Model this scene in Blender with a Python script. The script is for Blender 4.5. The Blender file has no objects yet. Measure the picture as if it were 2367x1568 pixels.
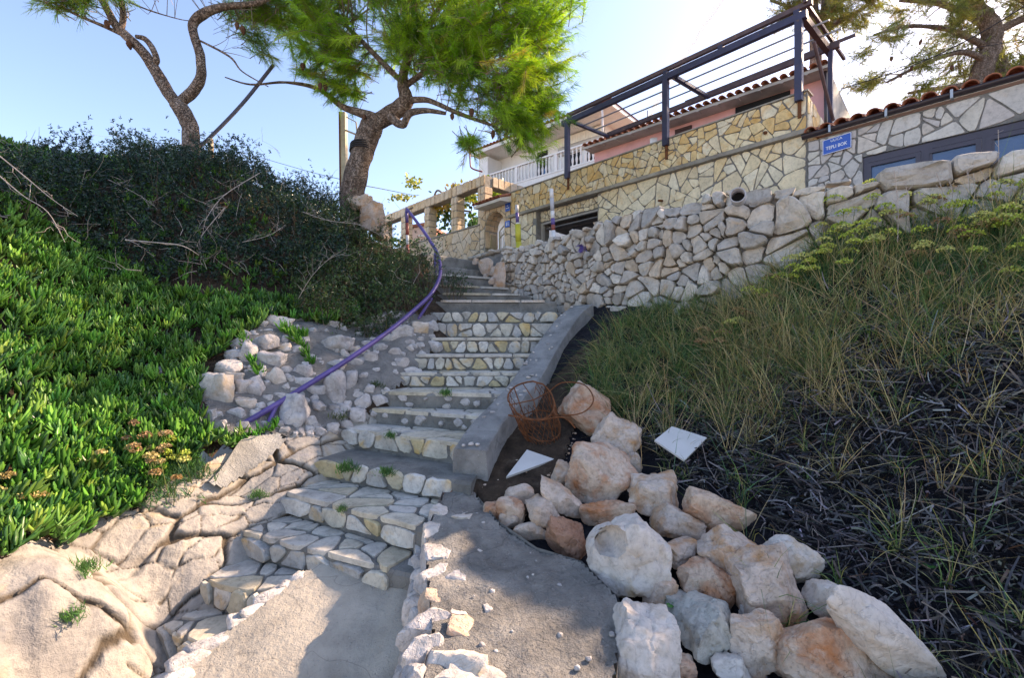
import bpy, math, random
import numpy as np
from mathutils import Vector, noise as mnoise

random.seed(7); rng = np.random.default_rng(7)
S = bpy.context.scene
COL = S.collection
CX, CY, FO, EYE = 1183.5, 784.0, 1072.0, 1.6

# ---------------------------------------------------------------- camera, sky, sun, exposure
cam = bpy.data.objects.new('camera', bpy.data.cameras.new('camera'))
COL.objects.link(cam); S.camera = cam
cam.location = (0, 0, EYE); cam.rotation_euler = (math.radians(90), 0, 0)
cam.data.sensor_width = 36; cam.data.lens = 36 * FO / 2367
cam.data.clip_start = .05; cam.data.clip_end = 6000
SUN_AZ, SUN_EL = math.radians(63), math.radians(33)     # azimuth clockwise from +Y
w = bpy.data.worlds.new('World'); S.world = w; w.use_nodes = True
nt = w.node_tree; bg = nt.nodes['Background']
sky = nt.nodes.new('ShaderNodeTexSky'); sky.sky_type = 'NISHITA'; sky.sun_disc = False
sky.sun_elevation = SUN_EL; sky.sun_rotation = SUN_AZ
sky.air_density = 1.0; sky.dust_density = 1.0; sky.ozone_density = 3.0; sky.altitude = 0
nt.links.new(sky.outputs[0], bg.inputs[0]); bg.inputs[1].default_value = .15
sl = bpy.data.lights.new('sun', 'SUN'); sl.energy = 4.2; sl.angle = math.radians(.55); sl.color = (1, .84, .64)
so = bpy.data.objects.new('sun', sl); COL.objects.link(so)
sd = Vector((math.sin(SUN_AZ) * math.cos(SUN_EL), math.cos(SUN_AZ) * math.cos(SUN_EL), math.sin(SUN_EL)))
so.rotation_euler = sd.to_track_quat('Z', 'Y').to_euler(); so.location = sd * 40
S.view_settings.view_transform = 'Standard'; S.view_settings.look = 'None'
S.view_settings.gamma = 1; S.view_settings.use_curve_mapping = False
S.view_settings.exposure = 1.42
S.view_settings.use_white_balance = True; S.view_settings.white_balance_temperature = 7200; S.view_settings.white_balance_tint = 20
S.cycles.max_bounces = 6; S.cycles.transparent_max_bounces = 8
S.cycles.use_denoising = True

# ---------------------------------------------------------------- geometry helpers
def P(px, py, Y): return Vector(((px - CX) / FO * Y, Y, EYE - (py - CY) / FO * Y))
def proj(V):
    V = np.asarray(V, float); Y = np.maximum(V[..., 1], .05)
    return CX + FO * V[..., 0] / Y, CY - FO * (V[..., 2] - EYE) / Y
def inpoly(x, y, poly):
    x = np.asarray(x, float); y = np.asarray(y, float); r = np.zeros(x.shape, bool); n = len(poly)
    for i in range(n):
        (xa, ya), (xb, yb) = poly[i], poly[(i + 1) % n]
        if ya == yb: continue
        r ^= ((ya > y) != (yb > y)) & (x < (xb - xa) * (y - ya) / (yb - ya) + xa)
    return r
BASE = {}
def wbase(o): return BASE.get(o.name, Vector((0, 0, 0))) if o else Vector((0, 0, 0))
def tag(o, label=None, cat=None, group=None, kind=None):
    if label: o['label'] = label
    if cat: o['category'] = cat
    if group: o['group'] = group
    if kind: o['kind'] = kind
    return o
def thing(name, label, cat, loc, group=None):
    o = bpy.data.objects.new(name, None); COL.objects.link(o); o.location = loc
    o.empty_display_size = .1; BASE[o.name] = Vector(loc); return tag(o, label, cat, group)
def mk(name, V, F, mat, parent=None, smooth=False, col=None, kind=None):
    """V list/array of world points, F list of tuples or (N,k) array -> one mesh object"""
    V = np.asarray(V, np.float32).reshape(-1, 3); b = wbase(parent)
    own = Vector(V.mean(0).tolist()) if parent is None else b
    me = bpy.data.meshes.new(name)
    Vl = V - np.array(own, np.float32)
    if isinstance(F, np.ndarray):
        n, k = F.shape
        me.vertices.add(len(Vl)); me.vertices.foreach_set('co', Vl.ravel())
        me.loops.add(n * k); me.loops.foreach_set('vertex_index', F.astype(np.int32).ravel())
        me.polygons.add(n); me.polygons.foreach_set('loop_start', np.arange(0, n * k, k, dtype=np.int32))
        me.polygons.foreach_set('loop_total', np.full(n, k, np.int32)); me.update(calc_edges=True)
    else:
        me.from_pydata(Vl.tolist(), [], F); me.update()
    if smooth: me.polygons.foreach_set('use_smooth', np.ones(len(me.polygons), bool))
    if col is not None:
        a = me.color_attributes.new('col', 'FLOAT_COLOR', 'POINT')
        c = np.ones((len(V), 4), np.float32); c[:, :3] = col; a.data.foreach_set('color', c.ravel())
    if mat: me.materials.append(mat)
    o = bpy.data.objects.new(name, me); COL.objects.link(o)
    if parent is not None:
        o.parent = parent; BASE[o.name] = b
    else:
        o.location = own; BASE[o.name] = own
    if kind: o['kind'] = kind
    return o
def crisp(o, deg=26):
    o.data.set_sharp_from_angle(angle=math.radians(deg)); return o
class MB:
    def __init__(s): s.V = []; s.F = []
    def add(s, V, F):
        n = len(s.V); s.V += [tuple(v) for v in V]; s.F += [tuple(i + n for i in f) for f in F]; return s
    def box(s, c, ax, ay, az):
        c, ax, ay, az = map(Vector, (c, ax, ay, az))
        V = [c + ax * i + ay * j + az * k for i in (-1, 1) for j in (-1, 1) for k in (-1, 1)]
        F = [(0, 1, 3, 2), (4, 6, 7, 5), (0, 4, 5, 1), (2, 3, 7, 6), (0, 2, 6, 4), (1, 5, 7, 3)]
        if ax.cross(ay).dot(az) < 0: F = [f[::-1] for f in F]
        return s.add(V, F)
    def bar(s, a, b, wd, ht, up=(0, 0, 1)):
        a, b = Vector(a), Vector(b); d = b - a; u = Vector(up)
        sx = d.cross(u)
        if sx.length < 1e-6: sx = d.cross(Vector((1, .3, 0)))
        sx.normalize(); uu = sx.cross(d).normalized()
        return s.box((a + b) / 2, d / 2, sx * wd / 2, uu * ht / 2)
    def tube(s, pts, rad, sides=8, caps=True):
        V, F = tube(pts, rad, sides, caps); return s.add(V, F)
    def build(s, name, mat, parent=None, smooth=False, kind=None):
        return mk(name, s.V, s.F, mat, parent, smooth, kind=kind)
def tube(pts, rad, sides=8, caps=True, rough=0, seed=0):
    pts = [Vector(p) for p in pts]; n = len(pts)
    if not hasattr(rad, '__len__'): rad = [rad] * n
    V, F = [], []; nrm = None
    for i, p in enumerate(pts):
        d = (pts[min(i + 1, n - 1)] - pts[max(i - 1, 0)]).normalized()
        if nrm is None:
            nrm = d.cross(Vector((0, 0, 1)));
            if nrm.length < .05: nrm = d.cross(Vector((1, 0, 0)))
        nrm = (nrm - d * nrm.dot(d)).normalized(); bn = d.cross(nrm)
        for k in range(sides):
            a = 2 * math.pi * k / sides; r = rad[i]
            q = nrm * math.cos(a) + bn * math.sin(a)
            if rough: r *= 1 + rough * mnoise.noise((p + q * rad[i]) * 6 + Vector((seed, 0, 0))) + .5 * rough * mnoise.noise((p + q * rad[i]) * 17)
            V.append(p + q * r)
    for i in range(n - 1):
        for k in range(sides):
            a, b = i * sides + k, i * sides + (k + 1) % sides
            F.append((a, b, b + sides, a + sides))
    if caps: F += [tuple(range(sides))[::-1], tuple(range((n - 1) * sides, n * sides))]
    return V, F
def spline(pts, per=5):
    pts = [Vector(p) for p in pts]; out = []
    for i in range(len(pts) - 1):
        p0, p1, p2, p3 = pts[max(i - 1, 0)], pts[i], pts[i + 1], pts[min(i + 2, len(pts) - 1)]
        for k in range(per):
            t = k / per
            out.append(.5 * ((2 * p1) + (p2 - p0) * t + (2 * p0 - 5 * p1 + 4 * p2 - p3) * t * t + (3 * p1 - p0 - 3 * p2 + p3) * t ** 3))
    return out + [pts[-1]]
def lerpl(vals, n):
    return np.interp(np.linspace(0, 1, n), np.linspace(0, 1, len(vals)), vals)
def lathe(prof, c, sides=12):
    V, F = [], []
    for r, z in prof:
        for k in range(sides):
            a = 2 * math.pi * k / sides; V.append((c[0] + r * math.cos(a), c[1] + r * math.sin(a), c[2] + z))
    for i in range(len(prof) - 1):
        for k in range(sides):
            a, b = i * sides + k, i * sides + (k + 1) % sides; F.append((a, b, b + sides, a + sides))
    F += [tuple(range(sides))[::-1], tuple(range((len(prof) - 1) * sides, len(prof) * sides))]
    return V, F
def clip(poly, nx, ny, c):
    out = []; n = len(poly)
    for i in range(n):
        a, b = poly[i], poly[(i + 1) % n]
        da, db = nx * a[0] + ny * a[1] - c, nx * b[0] + ny * b[1] - c
        if da <= 0: out.append(a)
        if (da < 0 < db) or (db < 0 < da):
            t = da / (da - db); out.append((a[0] + (b[0] - a[0]) * t, a[1] + (b[1] - a[1]) * t))
    return out
def area(p): return .5 * sum(p[i][0] * p[(i + 1) % len(p)][1] - p[(i + 1) % len(p)][0] * p[i][1] for i in range(len(p)))
def cen(p): return (sum(q[0] for q in p) / len(p), sum(q[1] for q in p) / len(p))
def voronoi(bound, sites, joint, stretch=1.0, lloyd=1):
    """convex cells of sites inside convex polygon bound (x is divided by stretch while measuring), shrunk by joint"""
    bs = [(x / stretch, y) for x, y in bound]; st = [(x / stretch, y) for x, y in sites]
    for it in range(lloyd + 1):
        arr = np.array(st); cells = []; last = it == lloyd
        for i, s in enumerate(st):
            d2 = ((arr - arr[i]) ** 2).sum(1); near = np.argsort(d2)[1:22]; p = bs
            if last and joint:
                q = []
                n = len(p)
                for k in range(n):   # shrink the outer bound a little too
                    a, b = p[k], p[(k + 1) % n]; ex, ey = b[0] - a[0], b[1] - a[1]; L = math.hypot(ex, ey) or 1
                    q.append((ey / L, -ex / L, (ey * a[0] - ex * a[1]) / L))
                sg = 1 if area(p) > 0 else -1
                for nx, ny, c in q: p = clip(p, nx * sg, ny * sg, c * sg - joint / 3)
            for j in near:
                if len(p) < 3: break
                ox, oy = st[j]; nx, ny = ox - s[0], oy - s[1]; L = math.hypot(nx, ny) or 1e-6
                nx /= L; ny /= L; c = nx * (s[0] + ox) / 2 + ny * (s[1] + oy) / 2
                p = clip(p, nx, ny, c - (joint / 2 * random.uniform(.6, 1.5) if last else 0))
            cells.append(p)
        if not last: st = [cen(c) if len(c) > 2 else s for c, s in zip(cells, st)]
    out = []
    for c in cells:
        if len(c) > 2 and abs(area(c)) > 1e-5:
            c = [(x * stretch, y) for x, y in c]
            out.append(c if area(c) > 0 else c[::-1])
    return out
def poisson(bound, n, dmin=.55):
    xs = [p[0] for p in bound]; ys = [p[1] for p in bound]; A = abs(area(bound)); r = dmin * math.sqrt(A / n); out = []
    bx = np.array(bound)
    for _ in range(n * 40):
        q = (random.uniform(min(xs), max(xs)), random.uniform(min(ys), max(ys)))
        if not inpoly(np.array([q[0]]), np.array([q[1]]), bound)[0]: continue
        rr = r * random.choice((.7, 1, 1, 1.25))
        if all((q[0] - o[0]) ** 2 + (q[1] - o[1]) ** 2 > rr * rr for o in out): out.append(q)
        if len(out) >= n: break
    return out
def roughpoly(p, amp, chamf=.13):
    """chamfer the corners and jog the long edges, so that a cell reads as a broken stone"""
    q = []; n = len(p)
    ed = [math.hypot(p[(i + 1) % n][0] - p[i][0], p[(i + 1) % n][1] - p[i][1]) for i in range(n)]
    p = [p[i] for i in range(n) if ed[i] > .015] or p
    n = len(p)
    if n < 3: return p
    for i in range(n):
        a, b = p[i], p[(i + 1) % n]; ex, ey = b[0] - a[0], b[1] - a[1]; L = math.hypot(ex, ey)
        f = min(chamf, .022 / L + .03) * random.uniform(.4, 1.6)
        q.append((a[0] + ex * f, a[1] + ey * f))
        if L > .09:
            k = random.uniform(-amp, amp * .6); t = random.uniform(.35, .65)
            q.append((a[0] + ex * t - ey / L * k, a[1] + ey * t + ex / L * k))
        q.append((a[0] + ex * (1 - f), a[1] + ey * (1 - f)))
    return q
def bsp(p, target, ang, joint, out, base=0.0, depth=0):
    A = abs(area(p))
    if A < target * random.choice((.45, .8, 1, 1.2, 1.7)) or depth > 9: out.append(p); return
    q = np.array(p); c = q.mean(0); u, s, vt = np.linalg.svd(q - c); ax = vt[0]
    if s[0] < 1.25 * s[1]: ax = vt[random.randint(0, 1)]
    t = math.atan2(ax[1], ax[0]) + random.uniform(-ang, ang); nx, ny = math.cos(t), math.sin(t); pr = q @ np.array([nx, ny])
    k = pr.min() + (pr.max() - pr.min()) * random.uniform(.34, .66); j = joint / 2 * random.uniform(.6, 1.5)
    for r in (clip(p, nx, ny, k - j), clip(p, -nx, -ny, -k - j)):
        if len(r) > 2 and abs(area(r)) > 1e-4: bsp(r, target, ang, joint, out, base, depth + 1)
def crazy(bound, n, joint, ang=.5, stretch=1.0, coarse=.22):
    """broken-stone pattern: coarse cells, each split again and again by slanting cuts"""
    nb = max(3, int(n * coarse)); A = abs(area(bound)) / n; out = []
    for c in voronoi(bound, poisson(bound, nb, .5), joint, stretch, 0): bsp(c, A, ang, joint, out)
    return [c if area(c) > 0 else c[::-1] for c in out if abs(area(c)) > A * .04 and len(c) > 2]
def slab_stone(poly, fmap, h, bev, back=.012, tilt=.004):
    """flat stone on a surface: fmap(u, v, off) -> world point"""
    c = cen(poly); n = len(poly); V, F = [], []; tx, ty = random.uniform(-tilt, tilt) * 8, random.uniform(-tilt, tilt) * 8
    R = max(math.hypot(u - c[0], v - c[1]) for u, v in poly); k = max(.55, 1 - bev / (R * .8))
    for u, v in poly: V.append(fmap(u, v, -back))
    for u, v in poly: V.append(fmap(u, v, h - bev * .8 + (u - c[0]) * tx + (v - c[1]) * ty))
    for u, v in poly:
        uu, vv = c[0] + (u - c[0]) * k, c[1] + (v - c[1]) * k
        V.append(fmap(uu, vv, h + (uu - c[0]) * tx + (vv - c[1]) * ty + random.uniform(-.001, .001)))
    for r in (0, n):
        for i in range(n): F.append((r + i, r + (i + 1) % n, r + n + (i + 1) % n, r + n + i))
    F.append(tuple(range(2 * n, 3 * n)))
    return V, F
def lump_stone(poly, fmap, h, back=.06):
    """bulging rough stone of a dry wall"""
    c = cen(poly); n = len(poly); V, F = [], []
    tx, ty = random.uniform(-.28, .28), random.uniform(-.34, .22); R = math.sqrt(abs(area(poly)))
    sd = random.uniform(0, 50)
    for k, hh in ((1, -back), (1.0, h * .45), (.965, h * .86), (.84, h), (.45, h * 1.03)):
        for u, v in poly:
            uu, vv = c[0] + (u - c[0]) * k, c[1] + (v - c[1]) * k
            o = hh
            if hh > 0: o += ((uu - c[0]) * tx + (vv - c[1]) * ty) * (1 - (k > .99)) + .17 * R * mnoise.noise(Vector((uu * 8, vv * 8, sd))) * (k < .9)
            V.append(fmap(uu, vv, o))
    V.append(fmap(c[0], c[1], h * 1.05))
    for r in range(4):
        for i in range(n): F.append((r * n + i, r * n + (i + 1) % n, (r + 1) * n + (i + 1) % n, (r + 1) * n + i))
    for i in range(n): F.append((4 * n + i, 4 * n + (i + 1) % n, 5 * n))
    return V, F
def ico(sub):
    t = (1 + 5 ** .5) / 2
    V = [Vector(v).normalized() for v in [(-1, t, 0), (1, t, 0), (-1, -t, 0), (1, -t, 0), (0, -1, t), (0, 1, t), (0, -1, -t), (0, 1, -t), (t, 0, -1), (t, 0, 1), (-t, 0, -1), (-t, 0, 1)]]
    F = [(0, 11, 5), (0, 5, 1), (0, 1, 7), (0, 7, 10), (0, 10, 11), (1, 5, 9), (5, 11, 4), (11, 10, 2), (10, 7, 6), (7, 1, 8), (3, 9, 4), (3, 4, 2), (3, 2, 6), (3, 6, 8), (3, 8, 9), (4, 9, 5), (2, 4, 11), (6, 2, 10), (8, 6, 7), (9, 8, 1)]
    for _ in range(sub):
        cache, G = {}, []
        def mid(a, b):
            k = (min(a, b), max(a, b))
            if k not in cache: V.append(((V[a] + V[b]) / 2).normalized()); cache[k] = len(V) - 1
            return cache[k]
        for a, b, c in F:
            ab, bc, ca = mid(a, b), mid(b, c), mid(c, a); G += [(a, ab, ca), (b, bc, ab), (c, ca, bc), (ab, bc, ca)]
        F = G
    return np.array([tuple(v) for v in V]), np.array(F)
ICO = {k: ico(k) for k in (1, 2, 3, 4)}
def rotm(ax, ang):
    ax = np.array(ax, float); ax /= np.linalg.norm(ax); K = np.array([[0, -ax[2], ax[1]], [ax[2], 0, -ax[0]], [-ax[1], ax[0], 0]])
    return np.eye(3) + math.sin(ang) * K + (1 - math.cos(ang)) * K @ K
def rock_geo(seed, dims, sub=3, facets=11, rough=.05, roll=0.0, yaw=None, taper=0.0, pw=24):
    """broken limestone block: a sphere cut by random planes, worn and pitted. dims = half sizes x,y,z. roll turns it in the picture plane"""
    r = np.random.default_rng(seed); D, F = ICO[sub]
    n = r.normal(size=(facets, 3)); n /= np.linalg.norm(n, axis=1)[:, None]
    n = np.vstack([n, np.eye(3), -np.eye(3)]) + r.normal(size=(facets + 6, 3)) * .12
    n /= np.linalg.norm(n, axis=1)[:, None]
    d = np.concatenate([r.uniform(.70, 1.0, facets), r.uniform(.80, 1.0, 6)])
    q = np.maximum(D @ n.T, 1e-3) / d
    rad = 1 / (q ** pw).sum(1) ** (1 / pw)
    V = D * rad[:, None]
    V[:, 0] *= 1 + taper * V[:, 2]
    dm = np.array(dims); s0 = max(dims)
    off = Vector(r.uniform(0, 60, 3).tolist())
    dis = np.array([mnoise.fractal(Vector((v * dm / s0 * 1.7).tolist()) + off, 1.0, 2.1, 5, noise_basis='PERLIN_ORIGINAL') for v in V])
    dent = np.array([mnoise.noise(Vector((v * dm / s0 * 3.4).tolist()) + off * 1.3) for v in V])
    rid = np.array([abs(mnoise.noise(Vector((v * dm / s0 * 2.3).tolist()) - off)) for v in V])
    V = V * (1 + rough * dis * 1.9 - rough * 1.5 * np.maximum(0, dent - .25) - rough * 1.3 * np.maximum(0, .12 - rid) / .12 * .6)[:, None] * dm
    if yaw is None: yaw = r.uniform(-.5, .5)
    V = V @ rotm((0, 0, 1), yaw).T @ rotm((0, 1, 0), roll).T
    return V, F
def rbf(ctrl, smooth=1e-3):
    C = np.array(ctrl, float); n = len(C); X = C[:, :2]
    def phi(r2): return np.where(r2 > 0, .5 * r2 * np.log(np.maximum(r2, 1e-12)), 0)
    K = phi(((X[:, None] - X[None]) ** 2).sum(-1)) + smooth * np.eye(n)
    Q = np.c_[np.ones(n), X]
    A = np.block([[K, Q], [Q.T, np.zeros((3, 3))]]); sol = np.linalg.solve(A, np.r_[C[:, 2], 0, 0, 0])
    def f(x, y):
        x = np.asarray(x, float); y = np.asarray(y, float); sh = x.shape; p = np.c_[x.ravel(), y.ravel()]; out = np.empty(len(p))
        for i in range(0, len(p), 40000):
            b = p[i:i + 40000]
            out[i:i + 40000] = phi(((b[:, None] - X[None]) ** 2).sum(-1)) @ sol[:n] + sol[n] + b @ sol[n + 1:]
        return out.reshape(sh)
    return f
_h = np.random.default_rng(3).random((256, 256))
def vnoise(x, y, s=1.0, ox=0.0):
    """value noise, vectorised, -1..1"""
    x = np.asarray(x) * s + ox + 1000; y = np.asarray(y) * s + ox * 1.7 + 1000
    xi = np.floor(x).astype(int); yi = np.floor(y).astype(int); fx = x - xi; fy = y - yi
    fx = fx * fx * (3 - 2 * fx); fy = fy * fy * (3 - 2 * fy)
    g = lambda i, j: _h[i % 256, j % 256]
    return 2 * ((g(xi, yi) * (1 - fx) + g(xi + 1, yi) * fx) * (1 - fy) + (g(xi, yi + 1) * (1 - fx) + g(xi + 1, yi + 1) * fx) * fy) - 1
def fbm(x, y, s=1.0, ox=0.0, oc=4):
    return sum(vnoise(x, y, s * 2 ** k, ox + 13.7 * k) * .5 ** k for k in range(oc)) / 1.9
def grid_mesh(X, Y, Z, keep):
    """regular grid -> V, F(quads) of the faces whose corners are all kept"""
    ny, nx = X.shape; idx = np.arange(nx * ny).reshape(ny, nx)
    f = np.stack([idx[:-1, :-1], idx[:-1, 1:], idx[1:, 1:], idx[1:, :-1]], -1).reshape(-1, 4)
    k = keep.ravel(); f = f[k[f].all(1)]
    used = np.unique(f); m = np.full(nx * ny, -1); m[used] = np.arange(len(used))
    return np.c_[X.ravel(), Y.ravel(), Z.ravel()][used], m[f]
def unit(v): return v / np.maximum(np.linalg.norm(v, axis=-1, keepdims=True), 1e-9)
def strips(base, d, L, W, bend, segs=3, side=None, tipw=.06, prof=None):
    """flat blades: base (N,3), direction d, length L, width W, bend vector added quadratically"""
    N = len(base); t = np.linspace(0, 1, segs + 1)
    if side is None: side = unit(np.cross(d, rng.normal(size=(N, 3))))
    wp = (1 - t) ** .7 * (1 - tipw) + tipw if prof is None else np.interp(t, np.linspace(0, 1, len(prof)), prof)
    c = base[:, None] + d[:, None] * (L[:, None] * t)[..., None] + bend[:, None] * (t ** 2)[None, :, None]
    o = side[:, None] * (W[:, None] * wp[None] * .5)[..., None]
    V = np.stack([c - o, c + o], 2).reshape(-1, 3)
    k = (np.arange(N) * (segs + 1) * 2)[:, None]; j = np.arange(segs)[None] * 2
    F = np.stack([k + j, k + j + 1, k + j + 3, k + j + 2], -1).reshape(-1, 4)
    return V, F, (segs + 1) * 2
def fleshy(base, d, L, R, bend, segs=3, prof=(.55, 1, 1, .4)):
    N = len(base); t = np.linspace(0, 1, segs + 1); pr = np.interp(t, np.linspace(0, 1, len(prof)), prof)
    a = unit(np.cross(d, rng.normal(size=(N, 3)))); b = np.cross(d, a)
    c = base[:, None] + d[:, None] * (L[:, None] * t)[..., None] + bend[:, None] * (t ** 2)[None, :, None]
    V = []
    for k in range(3):
        an = 2 * math.pi * k / 3
        V.append(c + (a * math.cos(an) + b * math.sin(an))[:, None] * (R[:, None] * pr[None])[..., None])
    V = np.stack(V, 2).reshape(-1, 3)
    base_i = (np.arange(N) * (segs + 1) * 3)[:, None, None]; s = (np.arange(segs) * 3)[None, :, None]; k = np.arange(3)[None, None]; k2 = (k + 1) % 3
    F = np.stack([base_i + s + k, base_i + s + k2, base_i + s + 3 + k2, base_i + s + 3 + k], -1).reshape(-1, 4)
    return V, F, (segs + 1) * 3
def tints(N, cols, wts=None, jit=.15):
    cols = np.array(cols, float); i = rng.choice(len(cols), N, p=wts)
    return np.clip(cols[i] * (1 + rng.normal(size=(N, 1)) * jit) * (1 + rng.normal(size=(N, 3)) * jit * .3), .004, .9)
class Soup:
    """collects many leaf-like pieces with a colour each"""
    def __init__(s): s.V = []; s.F = []; s.C = []; s.n = 0
    def add(s, VFk, col):
        V, F, k = VFk; s.V.append(V); s.F.append(F + s.n); s.n += len(V); s.C.append(np.repeat(col, k, 0))
    def build(s, name, mat, parent=None, kind=None, smooth=True):
        return mk(name, np.concatenate(s.V), np.concatenate(s.F), mat, parent, smooth, np.concatenate(s.C), kind)
# ---------------------------------------------------------------- materials
class Mat:
    def __init__(s, name, rough=.85, spec=.3):
        s.m = bpy.data.materials.new(name); s.m.use_nodes = True; s.t = s.m.node_tree; s.b = s.t.nodes['Principled BSDF']
        s.b.inputs['Roughness'].default_value = rough; s.b.inputs['Specular IOR Level'].default_value = spec; s._c = None
    def n(s, typ, **kw):
        x = s.t.nodes.new(typ)
        for k, v in kw.items(): setattr(x, k, v)
        return x
    def link(s, a, b): s.t.links.new(a, b)
    def coord(s, rand=False):
        if s._c is None:
            tc = s.n('ShaderNodeTexCoord'); s._c = tc.outputs['Object']
            if rand:
                oi = s.n('ShaderNodeObjectInfo'); mu = s.n('ShaderNodeMath', operation='MULTIPLY'); s.link(oi.outputs['Random'], mu.inputs[0]); mu.inputs[1].default_value = 37
                ad = s.n('ShaderNodeVectorMath', operation='ADD'); s.link(s._c, ad.inputs[0]); s.link(mu.outputs[0], ad.inputs[1]); s._c = ad.outputs[0]; s.rand = oi.outputs['Random']
        return s._c
    def noise(s, sc, det=5, ro=.6, dist=0, stretch=None):
        x = s.n('ShaderNodeTexNoise'); x.inputs['Scale'].default_value = sc; x.inputs['Detail'].default_value = det
        x.inputs['Roughness'].default_value = ro; x.inputs['Distortion'].default_value = dist
        c = s.coord()
        if stretch:
            mp = s.n('ShaderNodeMapping'); mp.inputs['Scale'].default_value = stretch; s.link(c, mp.inputs[0]); c = mp.outputs[0]
        s.link(c, x.inputs['Vector']); return x.outputs['Fac']
    def voro(s, sc, feat='F1', dist=0):
        x = s.n('ShaderNodeTexVoronoi'); x.feature = feat; x.inputs['Scale'].default_value = sc
        c = s.coord()
        if dist:
            nz = s.n('ShaderNodeTexNoise'); nz.inputs['Scale'].default_value = sc * .7; s.link(c, nz.inputs['Vector'])
            mx = s.n('ShaderNodeMix', data_type='VECTOR'); mx.inputs[0].default_value = dist; s.link(c, mx.inputs[4]); s.link(nz.outputs['Color'], mx.inputs[5]); c = mx.outputs[1]
        s.link(c, x.inputs['Vector']); return x.outputs['Distance']
    def ramp(s, fac, stops, interp='LINEAR'):
        r = s.n('ShaderNodeValToRGB'); e = r.color_ramp.elements; r.color_ramp.interpolation = interp
        while len(e) < len(stops): e.new(.5)
        for k, (p, c) in zip(e, stops):
            k.position = p; k.color = (c, c, c, 1) if isinstance(c, (int, float)) else (*c, 1)
        s.link(fac, r.inputs[0]); return r.outputs[0]
    def mix(s, fac, a, b, mode='MIX'):
        x = s.n('ShaderNodeMix', data_type='RGBA', blend_type=mode)
        for v, i in ((fac, 0), (a, 6), (b, 7)):
            if isinstance(v, (int, float)): x.inputs[i].default_value = v
            elif isinstance(v, tuple): x.inputs[i].default_value = (*v, 1)
            else: s.link(v, x.inputs[i])
        return x.outputs[2]
    def mul(s, a, k):
        x = s.n('ShaderNodeMath', operation='MULTIPLY'); s.link(a, x.inputs[0])
        if isinstance(k, (int, float)): x.inputs[1].default_value = k
        else: s.link(k, x.inputs[1])
        return x.outputs[0]
    def bump(s, h, dist=.01, strength=1.0):
        x = s.n('ShaderNodeBump'); x.inputs['Strength'].default_value = strength; x.inputs['Distance'].default_value = dist
        s.link(h, x.inputs['Height'])
        if getattr(s, '_bn', None): s.link(s._bn, x.inputs['Normal'])
        s._bn = x.outputs[0]; s.link(s._bn, s.b.inputs['Normal']); return s
    def color(s, c):
        if isinstance(c, tuple): s.b.inputs['Base Color'].default_value = (*c, 1)
        else: s.link(c, s.b.inputs['Base Color'])
        return s
def stone_mat(name, cols, stain=None, amt=.5, sc=5.0, bump=.008, pit=.0, dark=.55, grime=(.16, .15, .13), lichen=None):
    m = Mat(name, .88, .25); m.coord(True)
    c = m.ramp(m.rand, [((i + .5) / len(cols), k) for i, k in enumerate(cols)], 'CONSTANT' if len(cols) > 5 else 'LINEAR')
    n1 = m.noise(sc, 7, .62); c = m.mix(1, c, m.ramp(n1, [(.3, dark), (.52, .95), (.75, 1.15)]), 'MULTIPLY')
    if stain:
        n2 = m.noise(sc * .8, 4, .6, .6); f = m.ramp(n2, [(max(0, .78 - amt * .42), 0.), (min(1, .92 - amt * .3), .9)])
        for st in (stain if isinstance(stain, list) else [stain])[:1]: c = m.mix(f, c, st)
        if isinstance(stain, list):
            n5 = m.noise(sc * 1.7, 5, .7, .4); c = m.mix(m.ramp(n5, [(.56, 0.), (.70, .8)]), c, stain[1])
    n3 = m.noise(sc * 6, 4, .7); c = m.mix(.5, c, m.ramp(n3, [(.32, .5), (.5, 1.0), (.72, 1.12)]), 'MULTIPLY')
    n4 = m.noise(sc * 2.1, 5, .68, .3); c = m.mix(m.ramp(n4, [(.60, 0.), (.72, .65)]), c, grime)
    if lichen: c = m.mix(m.ramp(m.noise(sc * 3, 3, .6), [(.64, 0.), (.7, .6)]), c, lichen)
    m.color(c); m.bump(n1, bump * 2.2); m.bump(n3, bump * .7)
    m.bump(m.ramp(m.noise(sc * 1.3, 3, .5, 1.2), [(.492, 1.), (.5, 0.), (.508, 1.)]), bump * .22)
    if pit: m.bump(m.ramp(m.voro(sc * 9), [(0, 0.), (.25, 1.)]), pit)
    return m.m
def solid(name, c, rough=.6, spec=.4, metal=0, var=.25, sc=8, bump=.0, worn=None, wamt=.66):
    m = Mat(name, rough, spec); m.b.inputs['Metallic'].default_value = metal
    n1 = m.noise(sc, 5, .6); k = m.mix(1, c, m.ramp(n1, [(.3, 1 - var), (.7, 1 + var * .5)]), 'MULTIPLY')
    if worn: k = m.mix(m.ramp(m.noise(sc * 2.3, 6, .7, .4), [(wamt, 0.), (wamt + .06, 1.)]), k, worn)
    m.color(k)
    if bump: m.bump(n1, bump)
    return m.m
def leaf_mat(name, trans=.35, rough=.5, spec=.35, tcol=None):
    m = Mat(name, rough, spec); a = m.n('ShaderNodeAttribute', attribute_name='col'); m.link(a.outputs['Color'], m.b.inputs['Base Color'])
    if trans:
        t = m.n('ShaderNodeBsdfTranslucent'); c = m.mix(1, a.outputs['Color'], tcol or (1.6, 1.5, .6), 'MULTIPLY'); m.link(c, t.inputs[0])
        x = m.n('ShaderNodeMixShader'); x.inputs[0].default_value = trans; m.link(m.b.outputs[0], x.inputs[1]); m.link(t.outputs[0], x.inputs[2])
        m.link(x.outputs[0], m.t.nodes['Material Output'].inputs['Surface'])
    return m.m
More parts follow.
